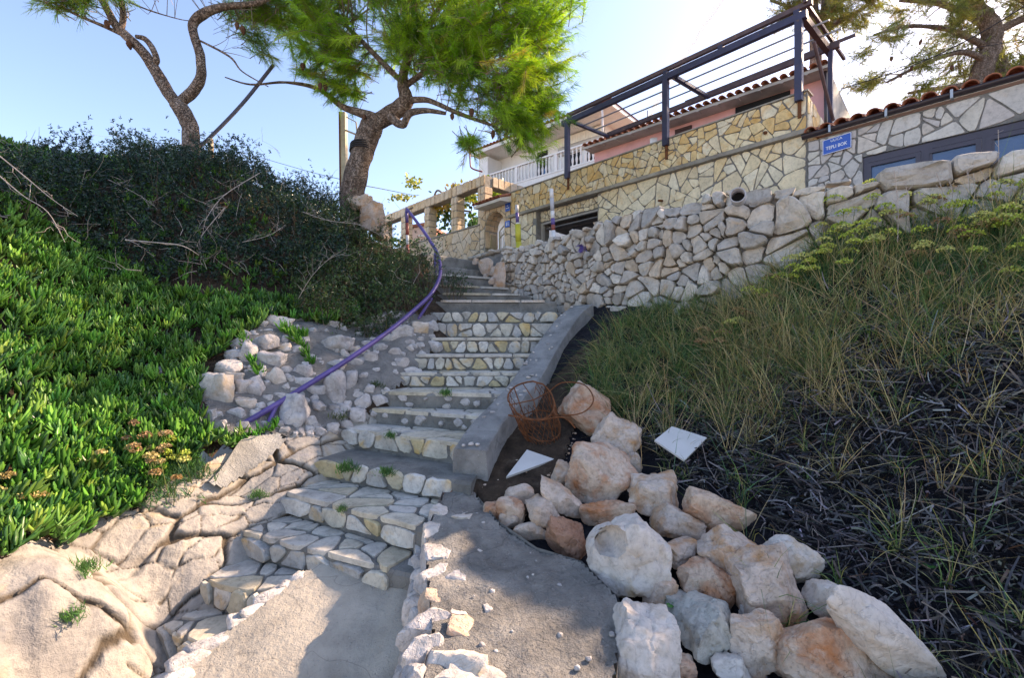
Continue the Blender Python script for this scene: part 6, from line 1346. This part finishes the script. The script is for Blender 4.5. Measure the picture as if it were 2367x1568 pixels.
for k, (px, py, sz_, nh, hc, lab) in enumerate([(1960, 600, .30, 13, YG, 'yellow-green samphire with many bright heads in the middle of the crest below the wall'), (2090, 560, .26, 9, MX, 'samphire with mixed yellow and brown heads near the crest right of centre'), (1880, 640, .22, 7, YG, 'small samphire with pale heads at the foot of the wall stones'), (1790, 690, .20, 5, MX, 'sparse samphire clump nearest the grassy left shoulder of the slope'),
        (2230, 600, .26, 7, MX, 'samphire clump among tall dry stems on the right crest'), (2330, 560, .25, 8, YG, 'rightmost samphire clump with broad yellow heads'), (1690, 790, .18, 4, MX, 'low samphire with three or four heads in the green grass left of the seaweed'), (2340, 640, .2, 4, YG, 'samphire just under the rightmost clump'), (1600, 830, .16, 3, BR, 'samphire with brown heads in the hanging grass'), (2150, 640, .2, 5, MX, 'samphire between the two crest clumps and the seaweed edge')]):
    samphire('samphire', lab, px, py, zR, sz_ * 1.1, int(nh * 1.7), hc, 200 + k, int(320 * sz_ / .26), .085)
for k, (px, py, sz_, nh, hc, lab) in enumerate([(350, 1120, .22, 14, [(.40, .26, .12), (.46, .38, .16), (.42, .30, .15)], 'samphire with orange-brown seed heads on the lower left rock edge'), (430, 1090, .15, 6, YG + [(.44, .38, .16)], 'samphire with pale yellow heads beside the concrete patch'), (60, 1195, .14, 4, [(.46, .34, .14), (.44, .38, .14)], 'samphire with two tawny heads at the far left edge'), (150, 1125, .10, 2, [(.45, .30, .14)], 'samphire with one tawny head among the succulents'), (330, 1070, .14, 4, MX, 'samphire standing just above the orange-brown one')]):
    samphire('samphire', lab, px, py, zL, sz_, nh, hc, 230 + k, int(200 * sz_ / .2), .042)
# small tufts in cracks of rock and steps
def tuft(lab, px, py, zf, size, seed, cols=((.07, .17, .05), (.10, .22, .06)), dz=0, pt=None):
    global rng
    rng = np.random.default_rng(seed); c = pt if pt is not None else hit(px, py, zf); s_ = Soup(); n = 40; a = np.array(tuple(c)) + [0, 0, dz]
    p = a + rng.normal(size=(n, 3)) * [size * .45, size * .4, size * .1]; rosettes(s_, p, np.tile([0, -.2, 1.], (n, 1)), 7, size * .55, size * .075, list(cols), (.2, 1.2), .6, .3, 2, strips)
    tag(s_.build('crack_plant', M['grass'], None), lab, 'plant', 'little plants in the cracks')
tuft('bright green little plant in a crack of the sunlit rock at lower left', 163, 1425, zL, .075, 1)
tuft('small green plant on the rock beside the concrete patch', 598, 1148, zL, .06, 2); tuft('trailing plant under the rock ledge at left', 200, 1315, zL, .07, 3); tuft('weed at the left of the upper concrete step, under the bank', 780, 965, zL, .10, 4, ((.06, .12, .04), (.14, .16, .06)))
tuft('dry green weed hanging in the gap of the mortar bank by the steps', 870, 895, zL, .09, 5, ((.05, .11, .04), (.12, .12, .05))); tuft('bushy weed growing from the bank by the upper steps', 945, 765, zL, .08, 6); tuft('little weed at the back of the wet rock step, bottom left', 420, 1520, zL, .04, 9)
def onstep(i, f, b=.5): l, r = NOS[i]; nl, nr_ = NOS[i + 1]; return l.lerp(r, f).lerp(nl.lerp(nr_, f), b) + Vector((0, 0, .0))
for i, f, b, s_, lab in ((4, .28, .80, .085, 'leafy weed on the lower stone step against the riser, left one'), (4, .58, .86, .065, 'leafy weed on the lower stone step against the riser, right one'), (5, .42, .9, .05, 'thin moss-like weed under the riser of the broad pale step'), (7, .55, .9, .06, 'low weed under the riser of the rough concrete step'), (3, .50, .9, .035, 'tiny weed at the joint above the lowest broad tread')):
    p = onstep(i, f, b); tuft(lab, 0, 0, zL, s_, 20 + i * 7 + int(f * 10), ((.06, .16, .05), (.10, .22, .05)), .01, p)
# clover leaves by the rocks
cl_ = Soup(); rng = np.random.default_rng(3)
for px, py in ((1540, 1415), (1556, 1422), (1548, 1432), (2128, 1335), (2150, 1342)):
    c = np.array(tuple(hit(px, py, zR))) + [0, 0, .06]
    for a in (0, 2.1, 4.2): cl_.add(strips((c + .004)[None], np.array([[math.cos(a), math.sin(a) - .3, .25]]), np.array([.022]), np.array([.024]), np.zeros((1, 3)), 2, np.array([[-math.sin(a), math.cos(a), 0.]]), .5, (.4, 1, .6)), tints(1, [(.05, .22, .04)]))
tag(cl_.build('clover', M['leaf'], None, 'stuff'), 'few round bright green clover leaves between the loose rocks', 'clover')
# thin dry stems in front of the windows
mb = MB(); random.seed(12)
for px, y0, y1 in ((2165, 560, 470), (2075, 560, 395), (2095, 470, 420), (2230, 470, 390), (2248, 480, 400), (2200, 470, 410), (2285, 460, 395), (2180, 480, 400), (2300, 520, 300)):
    a = P(px, y0, 4.2); b = P(px - 6 + random.uniform(-20, 20), y1, 4.2); mid = (a + b) / 2 + Vector((.02, 0, 0)); mb.tube(spline([a, mid, b], 4), .0035, 4)
    for s in range(4): q_ = mid.lerp(b, random.random()); mb.tube([q_, q_ + Vector((random.uniform(-.06, .06), 0, random.uniform(.01, .07)))], .002, 3)
tag(mb.build('dry_stems', M['deadtwig'], None, kind='stuff'), 'thin dry seed stems standing in front of the plum window frames', 'stems')

# ---------------------------------------------------------------- loose rocks
ROCKS = [  # px, py of the middle, width, height in the picture, roll, material, label
    (1356, 950, 120, 118, .5, 'boulder_orange', 'uppermost loose rock with a rusty red streak, behind the wire fish trap', 3), (1418, 1015, 108, 120, .7, 'boulder', 'pale knobbly rock leaning against the uppermost red-streaked one', 4),
    (1380, 1095, 158, 130, .25, 'boulder_orange', 'big block with orange crust sitting on top of the pile', 11), (1512, 1150, 112, 108, .1, 'boulder', 'rounded buff rock right of the big orange-crusted block', 12), (1655, 1188, 160, 98, .15, 'boulder_orange', 'orange-brown block at the right end of the upper row', 13),
    (1290, 1152, 60, 128, -.75, 'boulder', 'long buff rock tilted against the left of the orange-crusted block', 14), (1200, 1148, 88, 56, 0, 'boulder', 'low rock at the upper left end of the pile', 15), (1180, 1180, 86, 66, .3, 'boulder_orange', 'sunlit rock at the left end touching the concrete wall top', 16), (1255, 1192, 70, 84, -.4, 'boulder', 'split pinkish rock between the left end and the tilted long one', 17),
    (1405, 1186, 118, 58, -.1, 'boulder_orange', 'flat rust-coloured slab wedged under the orange-crusted block', 18), (1314, 1246, 96, 88, .2, 'boulder_red', 'dark red-brown rock with a white rim on the edge of the wall top', 19), (1450, 1290, 205, 190, .62, 'boulder_white', 'large grey-white rock with a round hollow and a brown stain, middle of the pile', 120),
    (1556, 1210, 98, 78, 0, 'boulder', 'buff rock behind the large hollowed grey-white one', 21), (1572, 1280, 110, 66, .15, 'boulder', 'low rock at the right shoulder of the hollowed grey-white one', 22), (1680, 1280, 145, 112, .35, 'boulder', 'smooth pinkish rock below the orange-brown block', 23), (1828, 1292, 118, 104, .3, 'boulder_white', 'pale angular rock at the far right of the middle row, by the seaweed', 24),
    (1768, 1372, 146, 172, -.2, 'boulder', 'tall egg-shaped speckled rock in front of the pale angular one', 25), (1632, 1352, 108, 112, .6, 'boulder_orange', 'cracked brown and cream rock left of the speckled egg-shaped one', 26), (1640, 1445, 132, 140, .3, 'boulder_green', 'greenish grey rock with a pale top in the lower middle', 27), (1485, 1510, 178, 190, .2, 'boulder_white', 'big white rock standing upright beside the concrete wall top', 28),
    (1745, 1485, 130, 140, -.3, 'boulder', 'buff rock with brown pits under the speckled egg-shaped one', 29), (1905, 1520, 262, 160, .2, 'boulder_orange', 'broad cream rock with orange face at the bottom edge', 30), (2030, 1470, 110, 330, -.92, 'boulder_white', 'long white rock like a beam running to the bottom right', 31), (1918, 1388, 88, 100, .4, 'boulder_white', 'knob of pale rock with a dark hole at the head of the long white beam', 32), (1520, 1368, 72, 96, .4, 'boulder', 'brown rock tucked under the hollowed grey-white one', 33),
    (1224, 1228, 82, 42, 0, 'boulder', 'flat cracked stone at the foot of the split pinkish rock', 34), (1300, 1098, 52, 62, 0, 'boulder', 'small rock peeping out left behind the orange-crusted block', 35), (1578, 1545, 60, 60, .2, 'boulder_orange', 'small orange rock at the bottom edge right of the big white one', 36), (1690, 1550, 100, 60, .1, 'boulder_white', 'low grey-white rock at the bottom edge under the greenish one', 37), (1560, 1395, 60, 60, 0, 'boulder_green', 'dark small rock in the gap right of the brown tucked one', 38),
    (1455, 1080, 60, 50, -.5, 'boulder', 'thin flake of rock behind the buff rounded one', 39), (1135, 1182, 46, 44, 0, 'boulder_orange', 'little brown stone at the extreme left of the pile', 40), (1178, 1205, 50, 34, 0, 'boulder', 'small dull stone below the sunlit left-end rock', 41), (1735, 1420, 50, 40, .2, 'boulder_white', 'small pale stone at the base of the speckled egg-shaped rock', 42)]
for k, (px, py, w_, h_, ro, mm, lab, sd) in enumerate(ROCKS):
    zf = (lambda x, y: np.maximum(zR(x, y), np.where(inpoly(np.asarray(x), np.asarray(y), CAP), 0.2 + 0 * np.asarray(x), -9)))
    c = hit(px, min(py + h_ * .36, 1640), zR); Y = c.y + .5 * min(w_, h_) / FO * c.y * .4
    p = P(px, py, Y); m_ = Y / FO / 2 * 1.04; a, b = w_ * m_, h_ * m_; dep = min(a, b) * 1.05
    Vr, Fr = rock_geo(1000 + sd, (a, dep, b), 4 if w_ > 90 else 3, 13, .07, ro, random.Random(sd).uniform(-.35, .35), 0, 55)
    if sd == 120:   # the round hollow
        W_3 = Vr + np.array(p); ax, ay = proj(W_3); d_ = np.hypot(ax - 1412, ay - 1252); Vr = Vr + (np.sqrt(np.clip(1 - (d_ / 36) ** 2, 0, 1)) * (Vr[:, 1] < 0) * .19)[:, None] * np.array([.12, 1, -.2])
    o = crisp(mk('loose_rock', Vr + np.array(p), Fr, M[mm], None, True), 30); tag(o, lab, 'rock', 'loose rocks piled beside the low wall')
random.seed(90); mb = MB()
for k in range(420):
    px, py = random.uniform(1105, 1330), random.uniform(985, 1180)
    p = hit(px, py, zR); s_ = random.choice((.004, .005, .007, .009, .014)); Vr, Fr = rock_geo(2000 + k, (s_, s_, s_ * .7), 1, 5); mb.add(Vr + np.array(p) + [0, 0, .004], Fr.tolist())
tag(mb.build('gravel', M['boulder'], None, kind='stuff'), 'loose chippings on the dark earth between kerb and rock pile', 'gravel')
# fallen tile boards
def slabq(lab, pts, dep, mat=M['board']):
    V = [Vector(q_) for q_ in pts]; n = (V[1] - V[0]).cross(V[2] - V[0]).normalized(); n = n if n.z > 0 else -n; m_ = len(V)
    o = mk('broken_tile', [v for v in V] + [v - n * dep for v in V], [tuple(range(m_)), tuple(range(2 * m_ - 1, m_ - 1, -1))] + [(i, (i + 1) % m_, m_ + (i + 1) % m_, m_ + i) for i in range(m_)], mat, None); return tag(o, lab, 'tile')
slabq('white square tile lying tilted on the grass above the rock pile', [P(1513, 1018, 3.62), P(1553, 986, 3.80), P(1634, 1012, 3.68), P(1582, 1065, 3.42)], .015)
slabq('pale triangular piece of tile beside the kerb below the fish trap', [P(1170, 1103, 3.50), P(1218, 1040, 3.80), P(1282, 1062, 3.70)], .02)

# ---------------------------------------------------------------- rusty wire fish trap
ft_ = thing('fish_trap', 'rusty torn wire-mesh fish trap lying against the concrete kerb above the rocks', 'fish trap', P(1230, 1040, 4.0))
c0 = P(1228, 925, 3.95); c1 = P(1262, 1030, 4.05); u_ = Vector((1, .15, -.05)).normalized(); v_ = Vector((-.05, .55, .45)).normalized(); ax_ = (c1 - c0)
def ring(c, ra, rb, tw=0, n=28): return [c + u_ * ra * math.cos(a) + v_ * rb * math.sin(a) + Vector((0, 0, tw * math.sin(2 * a))) for a in np.linspace(0, 2 * math.pi, n)]
R0, R1, R2 = ring(c0, .20, .22, .012), ring(c0.lerp(c1, .55), .185, .17, .01), ring(c1, .13, .12)
for r_, w_ in ((R0, .0075), (R1, .0055), (R2, .0055)): MB().tube([p + Vector((random.uniform(-.004, .004),) * 3) for p in r_], w_, 5).build('hoop', M['rust'], ft_)
for k in (3, 10, 17, 23): MB().tube([R0[k], R1[k], R2[k]], .005, 4).build('strut', M['rust'], ft_)
for k in (2, 8): MB().tube([R0[k], c0 + Vector((.02, 0, 0)), R0[k + 13]], .005, 4).build('spoke', M['rust'], ft_)
mb = MB(); nr_, nh_ = 26, 9
def tp_(i, j):
    t = j / nh_; a = 2 * math.pi * (i + .5 * (j % 2)) / nr_; ra = np.interp(t, [0, .55, 1], [.20, .185, .13]); rb = np.interp(t, [0, .55, 1], [.22, .17, .12]); return c0.lerp(c1, t) + u_ * ra * math.cos(a) + v_ * rb * math.sin(a) + Vector((0, 0, .008 * math.sin(5 * a + j)))
for j in range(nh_):
    for i in range(nr_):
        if 5 < i < 11 and j < 4: continue         # torn side
        for q_ in ((i, j + 1), (i + (1 if j % 2 else -1), j + 1)): mb.tube([tp_(i, j), tp_(*q_)], .003, 3, False)
mb.build('wire_mesh', M['rust'], ft_, kind='stuff')
wpts = spline([R0[25], P(1290, 960, 3.8), P(1345, 955, 3.75), P(1372, 925, 3.9), P(1350, 890, 4.1), P(1300, 885, 4.2), P(1270, 905, 4.2)], 5); MB().tube(wpts, .006, 5).build('bent_wire', M['rust'], ft_)
MB().tube(spline([P(1175, 960, 3.78), P(1240, 972, 3.7), P(1300, 965, 3.7), P(1330, 990, 3.7)], 5), .006, 5).build('bent_wire', M['rust'], ft_)

# ---------------------------------------------------------------- purple handrail
hr = thing('handrail', 'purple painted tube handrail snaking up the left side of the stairs', 'handrail', P(600, 1010, 4.0))
hp = spline([P(*a) for a in [(533, 998, 3.95), (640, 935, 4.3), (720, 885, 4.6), (800, 835, 4.95), (900, 765, 5.5), (960, 715, 6.0), (1000, 675, 6.4), (1018, 632, 6.8), (1012, 590, 7.15), (993, 555, 7.5), (965, 515, 8.0), (940, 483, 8.4)]], 6)
MB().tube(hp, .027, 12).build('rail', M['purple'], hr, True)
MB().tube([P(640, 935, 4.3), P(622, 975, 4.2), P(597, 1018, 4.12)], .020, 8).build('post', M['purple'], hr, True); MB().tube([P(998, 690, 6.35), P(975, 725, 6.2), P(962, 748, 6.15)], .020, 8).build('post', M['purple'], hr, True); MB().tube([P(1006, 585, 7.15), P(1006, 650, 7.15)], .020, 8).build('post', M['purple'], hr, True)
pt, pb = P(940, 483, 8.4), P(943, 592, 8.4); ep_ = MB().tube([pt, pt.lerp(pb, .30)], .028, 10).build('post', M['purple'], hr, True)
for a, b, m_ in ((.30, .56, 'redpaint'), (.56, .76, 'whitepaint'), (.76, 1.0, 'redpaint')): MB().tube([pt.lerp(pb, a), pt.lerp(pb, b)], .028, 10).build('painted_band', M[m_], ep_, True)
# striped marker posts behind the wall
for lab, px, Y, bands in (('slim marker post with yellow foot and purple and white bands behind the rubble wall', 1194.5, 9.0, [(474, 492, 'pvc', .033), (492, 515, 'purple', .033), (515, 519, 'whitepaint', .034), (519, 560, 'yellowpaint', .058), (560, 600, 'yellowpaint', .058)]), ('slim marker post with white, purple and red bands standing before the garage', 1276.5, 8.3, [(437, 458, 'whitepaint', .036), (458, 488, 'pvc', .037), (488, 505, 'whitepaint', .036), (505, 520, 'purple', .037), (520, 533, 'redpaint', .036), (533, 590, 'whitepaint', .036)])):
    lo = P(px, bands[-1][1], Y); po = thing('marker_post', lab, 'post', tuple(lo), 'striped marker posts')
    for y0, y1, m_, r_ in bands: MB().tube([P(px + (y0 - 480) * .05, y0, Y), P(px + (y1 - 480) * .05, y1, Y)], r_, 10).build('band', M[m_], po, True)
# plastic drain pipe on the wall top
i_ = 1.0; c = P(1706, 455, 5.05); dp = thing('drain_pipe', 'short grey plastic drain pipe end lying on top of the rubble wall', 'pipe', tuple(c)); dv = Vector((-.45, -.85, -.05)).normalized(); sx = dv.cross(UP).normalized(); uu = sx.cross(dv); V = []; F = []
for p, r_ in ((c - dv * .14, .078), (c + dv * .10, .080), (c + dv * .10, .070), (c - dv * .10, .068)):
    for k in range(18): a = 2 * math.pi * k / 18; V.append(p + sx * r_ * math.cos(a) + uu * r_ * math.sin(a))
for r_ in range(3): F += [(r_ * 18 + k, r_ * 18 + (k + 1) % 18, (r_ + 1) * 18 + (k + 1) % 18, (r_ + 1) * 18 + k) for k in range(18)]
mk('tube', V, F, M['pvc'], dp, True); mk('pipe_back', V[54:], [tuple(range(18))], M['dark'], dp)
# purple rope tuft in the wall
mb = MB(); random.seed(4); c = P(1343, 572, 6.82)
for k in range(46): d_ = Vector((random.gauss(0, 1), -1.2 + random.gauss(0, .5), random.gauss(-.3, .9))).normalized(); mb.tube([c, c + d_ * .05, c + d_ * .085 + Vector((random.uniform(-.02, .02), 0, -.035))], .0045, 4)
tag(mb.build('rope_tuft', M['purple'], None), 'frayed purple rope end sticking out of the rubble wall', 'rope')

# ---------------------------------------------------------------- poles, cables, vapour trail
up_ = thing('utility_pole', 'slim concrete utility pole beside the broad leaning pine', 'pole', tuple(P(796, 470, 11.0)))
a, b = P(793, 262, 11.0), P(796, 520, 11.0); MB().bar(b, a, .15, .17, (0, 1, 0)).build('shaft', M['pole'], up_); MB().bar(b + Vector((-.055, -.088, 0)), a + Vector((-.055, -.088, 0)), .035, .012, (0, 1, 0)).build('rust_strip', M['rust'], up_)
mb = MB(); mb.tube([P(796, 300, 10.9), P(826, 312, 10.85)], .022, 6); mb.tube([P(826, 312, 10.85), P(823, 282, 10.85)], .018, 6); mb.tube([P(823, 282, 10.85), P(800, 270, 10.9)], .012, 6); mb.build('bracket', M['pole'], up_)
sp2 = thing('wooden_stake', 'short pale wooden stake in the shrubs right of the forked pine', 'stake', tuple(P(488, 370, 8.6))); MB().tube([P(488, 380, 8.6), P(487, 321, 8.6)], .045, 8).build('stake', M['oldwood'], sp2, True)
def cable(lab, pts, r_, mat, nm='cable'): tag(MB().tube(spline([P(*q_) for q_ in pts], 8), r_, 6).build(nm, M[mat], None, True), lab, 'cable')
cable('thick twisted cable rising from the shrubs into the crown of the broad pine', [(430, 365, 8.6), (485, 318, 8.75), (560, 240, 8.9), (632, 150, 9.1)], .033, 'greycable')
cable('thin wire running from the utility pole down to the left behind the shrubs', [(560, 352, 16), (650, 378, 15), (720, 398, 13), (790, 415, 11)], .008, 'cable'); cable('thin wire sagging from the utility pole towards the stone pergola', [(835, 428, 11.2), (880, 436, 14), (945, 449, 19), (965, 452, 22)], .012, 'cable')
cable('overhead wire crossing from the pink house gable to the pine behind the grey house', [(1945, 205, 13), (2100, 155, 11.5), (2250, 85, 10), (2420, -20, 8.6)], .012, 'cable'); cable('second overhead wire sagging across the right pine', [(2050, 165, 13), (2200, 120, 12), (2367, 90, 11), (2480, 40, 10)], .009, 'cable')
cable('thin antenna mast behind the left end of the stone pergola', [(878, 575, 24), (878, 520, 24)], .02, 'pvc', 'mast'); cable('thin antenna mast on the white house roof', [(1497, 285, 25), (1497, 255, 25)], .03, 'steel', 'mast')
cable('brown bent pipe rising from the corner of the stone pergola', [(1115, 397, 14.1), (1100, 393, 14.1), (1090, 388, 14.1), (1087, 380, 14.1), (1086, 350, 14.1)], .024, 'redpaint', 'pipe')
tr = [P(1690, -40, 3000), P(1667, 0, 3000), P(1600, 100, 3000), P(1540, 200, 3000), P(1500, 270, 3000), P(1490, 290, 3000)]
tag(mk('vapour_trail', *tube(spline(tr, 4), list(np.linspace(22, 10, 21)), 8), M['vapour'], None, True), 'thin white aircraft trail slanting down the sky above the steel pergola', 'vapour trail')

# ---------------------------------------------------------------- garden plants behind the pergola
gv = thing('grapevine', 'autumn grapevine with yellow leaves climbing behind the stone columns', 'vine', tuple(fp(-13.5, 5.05, D0 + .9)))
mb = MB(); vy = 16.6
for pts in ([(1010, 560, vy), (985, 500, vy), (990, 470, vy), (1003, 455, vy), (1040, 462, vy), (1075, 455, vy), (1110, 450, vy)], [(1000, 530, vy), (1030, 545, vy), (1060, 540, vy)], [(1003, 455, vy), (1012, 440, vy), (1030, 455, vy), (1045, 480, vy), (1090, 490, vy)], [(940, 515, vy), (938, 490, vy), (955, 480, vy)]): mb.tube(spline([P(*q_) for q_ in pts], 5), .035, 6)
mb.build('stem', M['twig'], gv, True); gl = Soup(); rng = np.random.default_rng(9)
for (px, py, sx_, sy_, n, cols) in ((1050, 500, 40, 40, 330, [(.05, .11, .04), (.08, .15, .04)]), (1020, 475, 26, 22, 200, [(.50, .36, .04), (.34, .34, .05), (.45, .28, .06)]), (955, 420, 22, 14, 70, [(.40, .38, .06), (.25, .30, .06)]), (1085, 460, 26, 20, 130, [(.12, .20, .04), (.40, .36, .05)]), (1095, 520, 14, 26, 130, [(.05, .12, .04), (.08, .16, .05)]), (930, 560, 40, 10, 80, [(.05, .11, .04)]), (1055, 430, 20, 10, 40, [(.4, .34, .08), (.3, .2, .1)]), (930, 455, 30, 8, 50, [(.42, .38, .1), (.3, .3, .1)])):
    p = np.array([tuple(P(px + rng.normal() * sx_ * .5, py + rng.normal() * sy_ * .5, vy + rng.normal() * .25)) for _ in range(n)]); gl.add(strips(p, unit(rng.normal(size=(n, 3)) + [0, 0, -.5]), rng.uniform(.09, .17, n), rng.uniform(.08, .15, n), rng.normal(size=(n, 3)) * .02, 2, None, .2, (.5, 1, .2)), tints(n, cols, None, .2))
gl.build('leaves', M['leaf'], gv)
yb_ = thing('citrus_bush', 'sunlit yellow-green bush between the corner column and the white balcony', 'bush', tuple(P(1130, 465, 15.5))); gl = Soup(); n = 700
p = np.array([tuple(P(1135 + rng.normal() * 18, 440 + rng.normal() * 12 + abs(rng.normal()) * 4, 15.6 + rng.normal() * .4)) for _ in range(n)]); gl.add(strips(p, unit(rng.normal(size=(n, 3))), rng.uniform(.08, .15, n), rng.uniform(.05, .09, n), rng.normal(size=(n, 3)) * .02, 2, None, .2, (.5, 1, .2)), tints(n, [(.28, .36, .03), (.36, .40, .04), (.18, .28, .03)])); gl.build('foliage', M['leaf'], yb_)
MB().tube([P(1132, 500, 15.6), P(1134, 450, 15.6)], .03, 6).build('stem', M['twig'], yb_)
